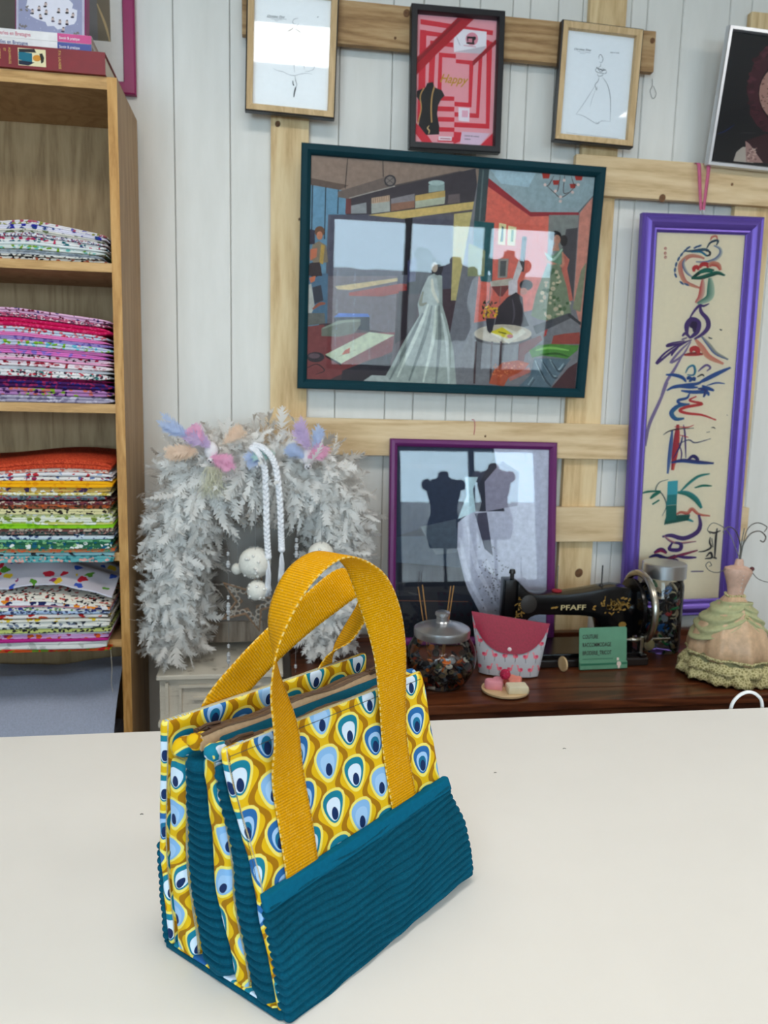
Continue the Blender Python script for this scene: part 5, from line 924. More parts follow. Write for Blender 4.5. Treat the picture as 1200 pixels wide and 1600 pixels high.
for x, y in ((270, 70), (335, 110), (385, 70), (440, 130), (490, 50), (500, 150), (560, 150), (610, 85), (325, 40), (380, 5), (560, 50), (530, 215)):
    pl.blob(x, y, 13, 17, (196, 176, 172), 10); pl.blob(x+R.uniform(-6, 6), y+20, 16, 9, R.choice([(50, 44, 60), (30, 28, 36), (90, 80, 100)]), 8); pl.blob(x, y-14, 9, 6, (96, 80, 84), 8)
for x, y in ((190, 210), (640, 255), (205, 55)):
    for k in range(7): pl.blob(x+R.uniform(-30, 30), y+R.uniform(-25, 25), 13, 7, (126, 118, 116), 8, R.uniform(0, 3))
for k in range(60): pl.blob(R.uniform(160, 675), R.uniform(-300, 265), 3, 3, (206, 208, 226), 6)
pl.mb.obj('lid_picture', M_PRINT, tin, loc=(0, -0.0035, 0.008))
# ------------------------------------------------------------------ feathered mirror on the cream chest
M_TAUPE = wood('taupe_rustic_wood', [(96, 84, 74), (132, 118, 104), (150, 138, 124)], 'Z', 0.7)
M_MIRB = plain('smoky_mirror_board', (126, 120, 114), 0.22, 0.35, 0.1, nscale=6)
mr = empty('standing_mirror', (-0.015, 2.205, 0.798), (math.radians(-4), 0, 0), label='taupe wooden framed smoky mirror standing behind the feather boa', cat='mirror')
for (a, b, c, d) in ((-0.20, -0.15, 0, 0.54), (0.15, 0.20, 0, 0.54), (-0.15, 0.15, 0, 0.06), (-0.15, 0.15, 0.48, 0.54)): MB().box(a, b, -0.022, 0, c, d).obj('frame_rail', M_TAUPE, mr, bevel=0.002)
MB().box(-0.15, 0.15, -0.012, -0.004, 0.06, 0.48).obj('mirror_glass', M_MIRB, mr)
def feather_mat(name, rgb, rgb2):
    m, nt, b = newmat(name, 0.85, spec=0.1)
    a = nt.nodes.new('ShaderNodeAttribute'); a.attribute_name = 'Col'
    n = noise(nt, coord(nt), 90, 3)
    nt.links.new(mixc(nt, 1.0, ramp(nt, n, [(0.3, C(*rgb)), (0.7, C(*rgb2))]), a.outputs[0], 'MULTIPLY'), b.inputs['Base Color'])
    tr = nt.nodes.new('ShaderNodeBsdfTranslucent'); tr.inputs[0].default_value = C(*rgb2); mx = nt.nodes.new('ShaderNodeMixShader'); mx.inputs[0].default_value = 0.42
    out = nt.nodes['Material Output']; nt.links.new(b.outputs[0], mx.inputs[1]); nt.links.new(tr.outputs[0], mx.inputs[2]); nt.links.new(mx.outputs[0], out.inputs[0]); return m
M_FEA = feather_mat('white_feather', (250, 247, 242), (255, 253, 250))
def feather(mb, base, d, nrm, L, w, curl, rr, tone=1.0, n=12, soft=0.75):
    """quill with separate barbs: soft downy base, frayed vane above"""
    out = Vector(nrm).normalized(); d = d.normalized(); s = d.cross(nrm).normalized(); nr = s.cross(d); p = Vector(base); tw = rr.uniform(-0.7, 0.7); V, F, CC = mb.v, mb.f, mb.col; col = (tone, tone, tone, 1)
    for i in range(n):
        f = i/(n-1); ang = curl*f*f; dd = d*math.cos(ang)+nr*math.sin(ang); ss = s*math.cos(tw*f)+nr*math.sin(tw*f); p = p+dd*(L/n)
        ww = w*(0.55+0.45*math.sin(math.pi*min(1, 0.1+0.85*f)))*(1.0 if f < 0.8 else (1.05-f)*4); h = dd*(L/n*(1.25 if f > 0.3 else 0.4))
        for sg in (-1, 1):
            q = rr.uniform(0.85, 1.12) if f > 0.3 else rr.uniform(0.7, 1.5)
            tip = p+(ss*(sg*rr.uniform(.75, 1))+dd*rr.uniform(0.6, 1.1)+dd.cross(ss)*(rr.uniform(-.15, .35) if f > .3 else rr.uniform(-.8, .8)))*(ww*q*0.62)
            A, B = p-h*0.55, p+h*0.55; g = (B-A).cross(tip-A); k = len(V)
            tri = (A, B, tip) if g.dot(out) >= 0 else (B, A, tip); g = g if g.dot(out) >= 0 else -g
            V += [tuple(q_) for q_ in tri]; CC += [col]*3; F.append((k, k+1, k+2)); mb.mi.append(0)
            nn = tuple((g.normalized()*(1-soft)+out*soft).normalized()) if g.length > 1e-12 else tuple(out); mb.nm += [nn]*3
def soft_normals(o, nm):
    me = o.data; me.polygons.foreach_set('use_smooth', [True]*len(me.polygons))
    if len(nm) == len(me.vertices): me.normals_split_custom_set_from_vertices(nm)
    return o
boa = empty('feather_boa', (-0.02, 2.10, 0.78), label='fluffy white feather boa draped over the standing mirror', cat='feather boa')
path = spline([(-0.238, 0, 0.045), (-0.235, 0, 0.14), (-0.222, 0, 0.30), (-0.205, -0.01, 0.46), (-0.13, -0.02, 0.545), (0.0, -0.02, 0.565), (0.13, -0.02, 0.54), (0.195, -0.01, 0.46), (0.205, 0, 0.32), (0.19, 0, 0.18), (0.165, 0, 0.05)], 10)
MB().tube(path, 0.008, 8).obj('core_cord', plain('white_cord', (230, 230, 230), 0.9), boa, smooth=True)
fb = MB(); fb.col = []; fb.nm = []; fr = random.Random(21); N = len(path)
cum = [0.0]
for i in range(1, N): cum.append(cum[-1]+(path[i]-path[i-1]).length)
def at_len(s):
    for i in range(1, N):
        if cum[i] >= s: f = (s-cum[i-1])/(cum[i]-cum[i-1]); return path[i-1].lerp(path[i], f), (path[i]-path[i-1]).normalized()
    return path[-1], (path[-1]-path[-2]).normalized()
def okpt(q): return q.y < 0.075 and q.x > -0.330 and (q.z > 0.002 or (q.y < -0.11 and q.x < 0.04))
for i in range(4300):
    s = cum[-1]*fr.random(); p, t = at_len(s); a = fr.uniform(0, 2*math.pi); x_ = Vector((0, 1, 0)).cross(t).normalized(); y_ = t.cross(x_)
    o = x_*math.cos(a)+y_*math.sin(a)
    if o.y > 0.5: continue
    topness = max(0.0, (p.z-0.40)/0.16); col_r = 0.085 if p.x < -0.1 and p.z < 0.42 else 0.062 if p.x > 0.1 and p.z < 0.4 else 0.075
    d = o*fr.uniform(0.4, 1.2)+Vector((0, 0, -0.7-0.9*topness*(1 if o.z < 0.3 else .0)))*fr.uniform(0.2, 1.2)+Vector((fr.gauss(0, .5), fr.uniform(-.5, .1), fr.gauss(0, .45)))
    L = fr.uniform(0.045, 0.095)*(1.75 if topness > .5 and o.z < 0 else 1.0); base = p+o*col_r*fr.uniform(0.1, 0.8)
    if not okpt(base) or not okpt(base+d.normalized()*L): continue
    feather(fb, base, d, Vector((o.x+fr.uniform(-.5, .5), o.y-0.3, o.z+fr.uniform(-.5, .5))), L, fr.uniform(0.016, 0.036), fr.uniform(-2.0, 1.2), fr, tone=fr.uniform(0.88, 1.0))
for i in range(14000):     # loose down
    s = cum[-1]*fr.random(); p, t = at_len(s); o = Vector((fr.gauss(0, 1), fr.gauss(0, .8)-.4, fr.gauss(0, 1)-.2)).normalized(); b0 = p+o*fr.uniform(0.03, 0.085); tip = b0+(o+Vector((fr.uniform(-.8, .8), fr.uniform(-.6, .4), fr.uniform(-1.1, .3)))).normalized()*fr.uniform(0.012, 0.032)
    if not okpt(tip) or not okpt(b0): continue
    h = Vector((fr.uniform(-1, 1), 0, fr.uniform(-1, 1))).normalized()*0.0004; k = len(fb.v); fb.v += [tuple(b0-h), tuple(b0+h), tuple(tip)]; fb.col += [(.97, .97, .97, 1)]*3; fb.nm += [tuple(o)]*3; fb.f.append((k, k+1, k+2)); fb.mi.append(0)
tagp(soft_normals(fb.obj('plumage', M_FEA, boa), fb.nm), kind='stuff')
# small pastel feather birds perched on the boa
def pastel(name, rgb): return feather_mat(name, tuple(int(q*0.9) for q in rgb), rgb)
PCOL = {'pink': (253, 196, 224), 'blue': (204, 218, 246), 'orange': (250, 226, 204), 'lilac': (224, 202, 236), 'mint': (200, 234, 228)}
PM = {k: pastel('pastel_%s_feather' % k, v) for k, v in PCOL.items()}
M_EYE = plain('black_bead', (16, 16, 18), 0.25); M_STRAW = plain('straw_wisp', (222, 220, 196), 0.8)
def bird(loc, rz, label, fl):
    r = empty('feather_bird', loc, (0, 0, rz), label=label, cat='bird ornament', group='feather birds on the boa'); rr = random.Random(int(loc[0]*1000)+5)
    MB().ball((0, 0, 0), 0.018, 14, 10, (1, .8, 1.25)).obj('body', plain('pale_bird_body', (226, 220, 222), 0.9), r, smooth=True)
    MB().ball((0.0, -0.009, -0.024), 0.010, 12, 8).obj('head', plain('pale_bird_body', (226, 220, 222), 0.9), r, smooth=True)
    MB().ball((-0.004, -0.018, -0.024), 0.0018, 8, 6).obj('eye', M_EYE, r); MB().ball((0.005, -0.018, -0.022), 0.0018, 8, 6).obj('eye', M_EYE, r)
    MB().lathe([(0.0026, 0), (0.0001, 0.008)], (0, 0, 0), 8, 'Y').obj('beak', M_EYE, r, loc=(0, -0.026, -0.027), rot=(math.pi, 0, 0))
    for colr, (dx, dz), (bx_, bz_), cnt, L in fl:
        mb = MB(); mb.col = []; mb.nm = []
        for i in range(cnt*2): feather(mb, Vector((bx_+rr.uniform(-.006, .006), -0.012+rr.uniform(-.01, .004), bz_+rr.uniform(-.006, .006))), Vector((dx+rr.uniform(-.22, .22), rr.uniform(-.25, .1), dz+rr.uniform(-.22, .22))), Vector((0, -1, 0.2)), L*rr.uniform(.75, 1.1), 0.026, rr.uniform(-.9, .6), rr, 1.0)
        tagp(soft_normals(mb.obj('%s_feathers' % colr, PM[colr], r), mb.nm), kind='stuff')
bird((-0.145, 1.985, 1.365), 0.0, 'pastel feather bird ornament on the left of the feather boa', [('pink', (-0.5, 0.7), (-.02, .02), 5, .05), ('orange', (-1, -0.15), (-.03, .0), 8, .075), ('blue', (-1, 0.55), (-.045, .03), 4, .085), ('lilac', (-0.6, 0.35), (0, .01), 6, .075), ('pink', (0.5, -0.25), (0.0, -.015), 9, .055), ('orange', (0.7, 0.6), (.03, .02), 4, .06)])
bird((0.098, 1.985, 1.352), 0.0, 'pastel feather bird ornament on the right of the feather boa', [('lilac', (-0.45, 1), (0, .02), 5, .075), ('blue', (0.35, 1), (.012, .015), 3, .07), ('blue', (-0.9, 0.5), (-.01, .0), 6, .05), ('pink', (0.7, 0.35), (.0, .0), 8, .055), ('mint', (-1, 0.15), (-.085, .005), 7, .055), ('blue', (-.9, -.1), (-.11, -.004), 5, .045)])
ws = MB(); wr = random.Random(3)
for i in range(90):
    a = Vector((wr.uniform(-.02, .02), wr.uniform(-.01, .01), 0)); pts = [a, a+Vector((wr.uniform(-.02, .02), wr.uniform(-.012, .004), -0.03)), a+Vector((wr.uniform(-.035, .03), wr.uniform(-.015, .006), -0.05-wr.random()*.035))]
    ws.tube(spline(pts, 3), 0.0004, 3)
wo = tagp(ws.obj('straw_wisps', M_STRAW, loc=(-0.138, 1.972, 1.325)), 'wispy pale green straw tuft under the left feather bird', 'straw tuft'); wo['kind'] = 'stuff'
# braided satin cords with tassels
M_SATIN = plain('white_satin_cord', (232, 232, 236), 0.4)
def braid(label, pts, tassel_len):
    o = pts[0]; r = empty('braided_cord', o, label=label, cat='cord', group='braided cords on the boa'); P = spline([Vector(p)-Vector(o) for p in pts], 16); n = len(P)
    for k in range(3):
        q = []
        for i in range(n):
            t = (P[min(i+1, n-1)]-P[max(i-1, 0)]).normalized(); sx = t.cross(Vector((0, 1, 0))).normalized(); a = i*0.85+k*2*math.pi/3
            q.append(P[i]+sx*0.0050*math.sin(a)+Vector((0, 1, 0))*0.0026*math.sin(2*a))
        MB().tube(q, 0.0042, 7).obj('strand', M_SATIN, r, smooth=True)
    e = P[-1]; kn = MB().ball((0, 0, 0), 0.0085, 12, 8, (1.1, 1, 1)).obj('knot', M_SATIN, r, smooth=True, loc=tuple(e))
    t = MB(); rr = random.Random(9)
    for i in range(26): t.tube(spline([e, e+Vector((rr.uniform(-.006, .006), rr.uniform(-.005, .005), -tassel_len*.45)), e+Vector((rr.uniform(-.009, .009), rr.uniform(-.006, .006), -tassel_len*rr.uniform(.9, 1.05)))], 3), 0.0011, 4)
    t.obj('tassel', M_SATIN, r, smooth=True)
braid('left of the two white braided cords with tassels over the boa', [(-0.047, 1.972, 1.377), (-0.028, 1.962, 1.362), (-0.012, 1.958, 1.325), (-0.008, 1.960, 1.25), (-0.006, 1.962, 1.16), (-0.002, 1.965, 1.095)], 0.10)
braid('right of the two white braided cords with tassels over the boa', [(-0.040, 1.970, 1.383), (-0.012, 1.958, 1.372), (0.014, 1.954, 1.335), (0.026, 1.956, 1.25), (0.030, 1.958, 1.165), (0.032, 1.960, 1.115)], 0.085)
# pompoms with pearls, rattan star, bead strings
M_POM = plain('ivory_felt', (232, 228, 218), 0.95, nscale=160); M_PEARL = plain('pearl', (236, 232, 226), 0.2, 0.2); M_THR = plain('grey_thread', (120, 120, 124), 0.6)
def pompom(loc, r_, label, pearls=True, top=0.15):
    r = empty('pompom', loc, label=label, cat='pompom'); mb = MB().ball((0, 0, 0), r_, 20, 14)
    mb.v = [tuple(Vector(v)*(1+0.07*mnoise.noise(Vector(v)*30+Vector((loc[2]*9, 0, 0)))*1.4+0.03*mnoise.noise(Vector(v)*150))) for v in mb.v]
    mb.obj('ball', M_POM, r, smooth=True); rr = random.Random(int(loc[2]*900)); fz = MB(); fz.col = []
    for i in range(1500):
        d = Vector((rr.gauss(0, 1), rr.gauss(0, 1), rr.gauss(0, 1))).normalized(); e = d.cross(Vector((0.3, 0.5, 0.8))).normalized()*0.0003; k = len(fz.v)
        fz.v += [tuple(d*r_*0.96-e), tuple(d*r_*0.96+e), tuple(d*r_*rr.uniform(1.03, 1.12)+e*8*rr.uniform(-1, 1))]; fz.col += [(1, 1, 1, 1)]*3; fz.f.append((k, k+1, k+2)); fz.mi.append(0)
    tagp(fz.obj('fuzz', M_FEA, r), kind='stuff')
    if pearls:
        for i in range(11):
            a, b = rr.uniform(-1.3, 1.3), rr.uniform(-.9, .7); d = Vector((math.sin(a)*math.cos(b), -math.cos(a)*math.cos(b), math.sin(b))); MB().ball(tuple(d*r_*1.02), 0.0042, 8, 6).obj('pearl', M_PEARL, r, smooth=True)
    MB().tube([(0.001, -r_*0.4, r_*0.85), (0.001, -r_*.2, r_+top)], 0.0006, 4).obj('thread', M_THR, r)
pompom((-0.036, 1.985, 1.076), 0.041, 'ivory pompom studded with pearls hanging left of the braided cords', top=0.12)
pompom((-0.031, 1.975, 1.005), 0.026, 'small ivory pompom hanging under the pearl studded one', top=0.03)
pompom((0.135, 1.99, 1.095), 0.034, 'ivory pearl studded pompom hanging at the right of the boa', top=0.06)
pompom((-0.083, 2.02, 1.052), 0.015, 'tiny grey white pompom at the left of the pearl studded one', False, 0.05)
M_RAT = plain('brown_rattan', (136, 108, 84), 0.7, nscale=200); M_RATG = plain('grey_rattan', (172, 162, 150), 0.7, nscale=200)
star = empty('rattan_star', (-0.050, 2.045, 0.955), (0.15, 0.35, 0), label='brown openwork rattan star hanging under the pompoms', cat='star ornament')
SP = [((0.088 if i % 2 == 0 else 0.036)*math.sin(i*math.pi/5), (0.088 if i % 2 == 0 else 0.036)*math.cos(i*math.pi/5)) for i in range(10)]
MB().tube([(x, 0, z) for x, z in SP], 0.0042, 6, True).obj('outer_rim', M_RAT, star); MB().tube([(x*.62, 0.003, z*.62) for x, z in SP], 0.0034, 6, True).obj('inner_rim', M_RAT, star)
for i in range(10):
    a, b = Vector((SP[i][0], 0, SP[i][1])), Vector((SP[(i+1) % 10][0], 0, SP[(i+1) % 10][1]))
    for f in (0.2, 0.5, 0.8):
        c = a.lerp(b, f)*0.82; MB().tube([tuple(c+Vector((0.0075*math.cos(q), 0, 0.0075*math.sin(q)))) for q in np.linspace(0, 2*math.pi, 9, endpoint=False)], 0.0021, 5, True).obj('curl', M_RATG, star)
M_CRY = plain('crystal_bead', (214, 216, 220), 0.12, 0.4)
def beads(x, y, z0, z1, zs, label):
    r = empty('bead_string', (x, y, z0), label=label, cat='bead string', group='crystal bead strings'); MB().tube([(0, 0, 0), (0.001, 0, (z1-z0)/2), (0, 0, z1-z0)], 0.0005, 4).obj('thread', M_THR, r)
    for z, s in zs: MB().ball((0, 0, 0), s*1.35, 8, 6, (1, 1, .8)).obj('bead', M_CRY, r, loc=(0, 0, z-z0))
zz = lambda l: [(a+d, s) for a, k in l for d, s in ([(0.006, .0032), (0, .0045), (-0.006, .0032)] if k else [(0, .003), (-.005, .003)])]
beads(-0.104, 1.97, 0.775, 1.13, zz([(1.105, 0), (1.075, 1), (0.99, 0), (0.965, 1), (0.950, 1), (0.935, 0), (0.86, 0), (0.832, 1), (0.818, 1)]), 'crystal bead string hanging left of the rattan star')
beads(0.070, 1.97, 0.78, 1.16, zz([(1.14, 0), (1.12, 1), (1.10, 1), (0.86, 1), (0.80, 0)]), 'crystal bead string hanging right of the braided cords')
# ------------------------------------------------------------------ things on the sewing cabinet
ZC = 0.7812
def clear_glass(name, tint=(0.97, 0.985, 0.985, 1)): return thin_glass(name, tint, 1.45)
M_JAR = clear_glass('clear_jar_glass'); M_LID = plain('brushed_steel_lid', (196, 197, 200), 0.3, 1.0, 0.03)
BCOL = [((28, 28, 32), 'black'), ((24, 26, 40), 'navy'), ((60, 44, 36), 'brown'), ((228, 222, 208), 'ivory'), ((120, 124, 128), 'grey'), ((196, 60, 40), 'red'), ((226, 120, 50), 'orange'), ((40, 84, 110), 'blue'), ((70, 78, 50), 'olive'), ((170, 150, 120), 'beige')]
BM = [plain('button_%s' % n, c, 0.3, 0.0, 0.15) for c, n in BCOL]
def button_mesh(r, h, holes=2):
    mb = MB().lathe([(r*.55, -h*.5), (r*.92, -h*.5), (r, -h*.2), (r, h*.25), (r*.9, h*.5), (r*.72, h*.5), (r*.66, h*.28), (0.0001, h*.26)], n=14)
    return mb
_bm = {}
def fill_buttons(cx, cy, zlo, zhi, rad, n, rr, sizes, jarname, cols, shell=0.55):
    for i in range(n):
        ci = rr.choice(cols); sz = rr.choice(sizes); key = (ci, sz)
        if key not in _bm:
            me = button_mesh(sz, sz*0.35).mesh('button'); me.materials.append(BM[ci]); me.polygons.foreach_set('use_smooth', [True]*len(me.polygons)); me.set_sharp_from_angle(angle=math.radians(40)); _bm[key] = me
        z = zlo+(zhi-zlo)*(i+0.5)/n; a = rr.uniform(math.pi*0.95, math.pi*2.05) if rr.random() < .8 else rr.uniform(0, 6.28); q = rad(z)-sz*0.95-0.004; q *= math.sqrt(rr.uniform(shell, 1))
        o = bpy.data.objects.new('button', _bm[key]); COL.objects.link(o); o.location = (cx+q*math.cos(a), cy+q*math.sin(a), z); o.rotation_euler = (rr.uniform(-1.2, 1.2), rr.uniform(-1.2, 1.2), rr.uniform(0, 3))
        tagp(o, 'small %s button inside the %s' % (BCOL[ci][1], jarname), 'button', '%s buttons in the %s' % (BCOL[ci][1], jarname))
jx, jy = 0.437, 1.855
jar = empty('glass_jar', (jx, jy, ZC), label='round bellied glass jar of buttons with a knobbed steel lid', cat='jar')
JP = [(0.0001, 0.002), (0.050, 0.0), (0.060, 0.004), (0.074, 0.022), (0.087, 0.050), (0.090, 0.075), (0.085, 0.100), (0.072, 0.124), (0.066, 0.134), (0.066, 0.142)]
JS = [(p.x, p.y) for p in spline([(r, h, 0) for r, h in JP], 3)]
MB().lathe(JS, n=40).obj('glass_body', M_JAR, jar, smooth=True)
MB().lathe([(0.066, 0.128), (0.071, 0.129), (0.072, 0.143), (0.071, 0.149), (0.064, 0.153), (0.048, 0.157), (0.045, 0.159), (0.030, 0.162), (0.018, 0.164), (0.0155, 0.168), (0.0155, 0.180), (0.019, 0.184), (0.0185, 0.190), (0.014, 0.193), (0.0001, 0.194)], n=40).obj('lid', M_LID, jar, smooth=30)
def jrad(z):
    h = z-ZC
    for (r0, h0), (r1, h1) in zip(JP[1:-1], JP[2:]):
        if h0 <= h <= h1: return r0+(r1-r0)*(h-h0)/(h1-h0)
    return 0.06
rr = random.Random(4)
fill_buttons(jx, jy, ZC+0.012, ZC+0.084, jrad, 200, rr, (0.006, 0.0075, 0.009, 0.011), 'round jar', [0, 0, 0, 1, 1, 2, 2, 3, 4, 4, 5, 6, 7, 8, 9])
M_BAM = plain('bamboo_stick', (176, 130, 74), 0.6)
for k, (x, z, dx) in enumerate(((0.398, 1.008, -0.016), (0.409, 1.013, -0.014), (0.482, 1.009, 0.010), (0.490, 1.010, 0.012))):
    tagp(MB().tube([(0, 0, 0), (dx*2.4, 0.012, z-ZC)], 0.0014, 6).obj('bamboo_stick', M_BAM, loc=(x-dx*2.2, jy+0.105, ZC+0.001)), ['leftmost thin bamboo stick behind the round jar', 'second thin bamboo stick from the left behind the round jar', 'third thin bamboo stick from the left behind the round jar', 'rightmost thin bamboo stick behind the round jar'][k], 'stick')
# flamingo pouch
def flamingo():
    m, nt, b = newmat('flamingo_print_cotton', 0.75, spec=0.2); t = nt.nodes.new('ShaderNodeTexCoord'); U, V, _ = sepxyz(nt, t.outputs['UV'])
    u = U/0.027; v = V/0.034; row = v.floor(); uu = u+(row*0.5).fract(); x = uu.fract()-0.5; y = v.fract()-0.5; flip = (uu.floor()*0.5).fract().gt(0.25); x = mixf(flip, x, -x)
    e = lambda cx, cy, rx, ry: (((x-cx)/rx)*((x-cx)/rx)+((y-cy)/ry)*((y-cy)/ry)).lt(1.0)
    c = mixc(nt, e(0.02, 0.05, 0.24, 0.15), C(182, 184, 192), C(230, 110, 130)); c = mixc(nt, e(0.12, 0.1, 0.14, 0.1), c, C(206, 70, 100)); c = mixc(nt, e(-0.2, 0.22, 0.05, 0.16), c, C(232, 110, 130)); c = mixc(nt, e(-0.27, 0.36, 0.09, 0.05), c, C(236, 130, 140))
    leg = ((x-0.02-y*0.1).abs().lt(0.022))*(y.lt(-0.05))*(y.gt(-0.42)); c = mixc(nt, leg, c, C(70, 60, 66)); nt.links.new(c, b.inputs['Base Color']); return m
M_FLA = flamingo(); M_FLAP = plain('raspberry_embossed_leatherette', (150, 14, 54), 0.5, var=0.22, nscale=260)
po = empty('pouch', (0.638, 1.918, ZC), (math.radians(-6), 0, math.radians(-16)), label='flamingo print pouch with a raspberry flap and white snap', cat='pouch')
mb = MB(); mb.uv = []; NX, NZ = 24, 14
def pouch_pt(i, j, side):
    f = i/NX-0.5; g = j/NZ; w = 0.156+(0.208-0.156)*g; dep = 0.036*(1-g**1.6)+0.002; rnd = (1-(abs(f)*2)**4)
    return (f*w, side*dep*(0.35+0.65*rnd)+0.004*g, 0.150*g+0.018*g*(-f)*1.2)
for side in (-1, 1):
    for j in range(NZ+1):
        for i in range(NX+1): q = pouch_pt(i, j, side); mb.v.append(q); mb.uv.append((q[0]+.2, q[2]))
M1 = (NX+1)*(NZ+1)
for j in range(NZ):
    for i in range(NX): a = j*(NX+1)+i; mb.f += [(a, a+1, a+NX+2, a+NX+1), (M1+a, M1+a+NX+1, M1+a+NX+2, M1+a+1)]
for i in range(NX): mb.f += [(i, M1+i, M1+i+1, i+1), (NZ*(NX+1)+i, NZ*(NX+1)+i+1, M1+NZ*(NX+1)+i+1, M1+NZ*(NX+1)+i)]
for j in range(NZ): a = j*(NX+1); mb.f += [(a, a+NX+1, M1+a+NX+1, M1+a), (a+NX, M1+a+NX, M1+a+2*NX+1, a+2*NX+1)]
mb.mi = [0]*len(mb.f); mb.obj('body', M_FLA, po, smooth=60, fix=True)
fl = MB(); n2 = 10
for s_ in (0, 1):
    for j in range(n2+1):
        for i in range(NX+1):
            f = i/NX-0.5; low = 0.146-0.088*max(0.0, 1-abs(f*2)**2.6)**0.55; g0 = 1.0-(1-low/0.150)*(j/n2); q = pouch_pt(i, NZ*g0, -1); tp = pouch_pt(i, NZ, -1)
            z = tp[2]-(tp[2]-q[2]) ; fl.v.append((q[0]*1.004, q[1]-0.0022-0.0016*s_, z+0.0008))
K1 = (NX+1)*(n2+1)
for j in range(n2):
    for i in range(NX): a = j*(NX+1)+i; fl.f += [(a, a+NX+1, a+NX+2, a+1), (K1+a, K1+a+1, K1+a+NX+2, K1+a+NX+1)]
for i in range(NX): fl.f += [(i, i+1, K1+i+1, K1+i), (n2*(NX+1)+i, K1+n2*(NX+1)+i, K1+n2*(NX+1)+i+1, n2*(NX+1)+i+1)]
fl.mi = [0]*len(fl.f); fl.obj('flap', M_FLAP, po, smooth=60, fix=True)
q = pouch_pt(NX/2, NZ*0.47, -1); sn = MB().lathe([(0.0055, 0), (0.0055, 0.001), (0.004, 0.0022), (0.0001, 0.0026)], n=16, axis='Y'); sn.v = [(a, -b, c) for a, b, c in sn.v]; sn.obj('snap_button', plain('white_snap', (240, 226, 230), 0.3), po, smooth=True, fix=True, loc=(q[0], q[1]-0.0036, q[2]))
# soap dish
pt = empty('wooden_dish', (0.590, 1.790, ZC), label='small round pale wooden dish holding soaps', cat='dish'); MB().lathe([(0.050, 0), (0.059, 0.003), (0.060, 0.008), (0.057, 0.0085), (0.054, 0.006), (0.0001, 0.006)], n=36).obj('dish_body', wood('pale_dish_wood', [(206, 176, 132), (226, 200, 160)], 'X', 0.6), pt, smooth=35)
def soap(loc, rz, shape, h, rgb, name, label):
    mb = MB(); n = len(shape); 
    for z, s in ((0, .94), (h*.12, 1), (h*.85, 1), (h, .92)): mb.v += [(x*s, y*s, z) for x, y in shape]
    for j in range(3): mb.f += [(j*n+i, j*n+(i+1) % n, (j+1)*n+(i+1) % n, (j+1)*n+i) for i in range(n)]
    mb.f += [tuple(range(n))[::-1], tuple(3*n+i for i in range(n))]; mb.mi = [0]*len(mb.f)
    tagp(mb.obj(name, plain('soap_%d_%d' % rgb[:2], rgb, 0.55), smooth=35, loc=loc, rot=(0, 0, rz), fix=True), label, 'soap')
heart = [(0.0017*16*math.sin(t)**3, 0.00155*(13*math.cos(t)-5*math.cos(2*t)-2*math.cos(3*t)-math.cos(4*t))) for t in np.linspace(0, 2*math.pi, 28, endpoint=False)]
flower = [((0.021+0.004*math.cos(5*t))*math.cos(t), (0.021+0.004*math.cos(5*t))*math.sin(t)) for t in np.linspace(0, 2*math.pi, 30, endpoint=False)]
sqr = [(-.024, -.018), (.024, -.018), (.026, -.015), (.026, .015), (.024, .018), (-.024, .018), (-.026, .015), (-.026, -.015)]
soap((0.567, 1.800, ZC+0.0065), 0.4, heart, 0.022, (240, 160, 176), 'heart_soap', 'pink heart shaped soap on the wooden dish')
soap((0.618, 1.815, ZC+0.0065), 0.2, flower, 0.020, (244, 150, 132), 'flower_soap', 'coral flower shaped soap on the wooden dish')
soap((0.613, 1.768, ZC+0.0065), -0.05, sqr, 0.019, (232, 226, 198), 'cream_soap', 'cream rectangular soap on the wooden dish')
rbm = MB(); rr2 = random.Random(8)
for i in range(16):
    ax = Vector((rr2.gauss(0, 1), rr2.gauss(0, 1), rr2.gauss(0, 1))).normalized(); u_ = ax.orthogonal().normalized(); v_ = ax.cross(u_); rbm.tube([tuple((u_*math.cos(t)+v_*math.sin(t))*0.0125) for t in np.linspace(0, 2*math.pi, 20, endpoint=False)], 0.0013, 5, True)
tagp(rbm.obj('rattan_ball', plain('raspberry_rattan', (190, 26, 76), 0.6), smooth=True, loc=(0.590, 1.796, ZC+0.0425)), 'raspberry red woven rattan ball on top of the soaps', 'ball')
# ------------------------------------------------------------------ antique sewing machine
M_ENAMEL = plain('black_enamel', (8, 7, 9), 0.2, 0.0, 0.1, spec=0.35); M_CHROME = plain('worn_nickel', (186, 180, 168), 0.25, 1.0, 0.12); M_DGOLD = plain('aged_gold_decal', (176, 136, 66), 0.4, 0.5, 0.25, nscale=300); M_DGREY = plain('dark_steel', (62, 60, 58), 0.35, 0.8)
sm = empty('sewing_machine', (0.86, 2.03, ZC), label='antique black hand crank sewing machine with gold decals', cat='sewing machine')
mx_ = lambda x: 0.649+(x/4-7)*0.00193-0.86
mz_ = lambda y: 1.041-(y/4-20)*0.00195-ZC
arm = [(95, 130), (130, 165), (165, 200), (210, 214), (400, 214), (520, 200), (620, 182), (700, 172), (780, 182), (815, 215), (818, 430), (830, 610), (640, 610), (622, 430), (605, 378), (570, 356), (500, 345), (220, 335), (178, 350), (152, 382), (138, 410), (95, 410)]
MB().prism([(mx_(x), mz_(y)) for x, y in arm][::-1], -0.032, 0.032).obj('arm', M_ENAMEL, sm, fix=True, smooth=40, bevel=0.009)
MB().box(mx_(25), mx_(96), -0.024, 0.024, mz_(410), mz_(130)).obj('head_plate', M_ENAMEL, sm, bevel=0.004, smooth=40)
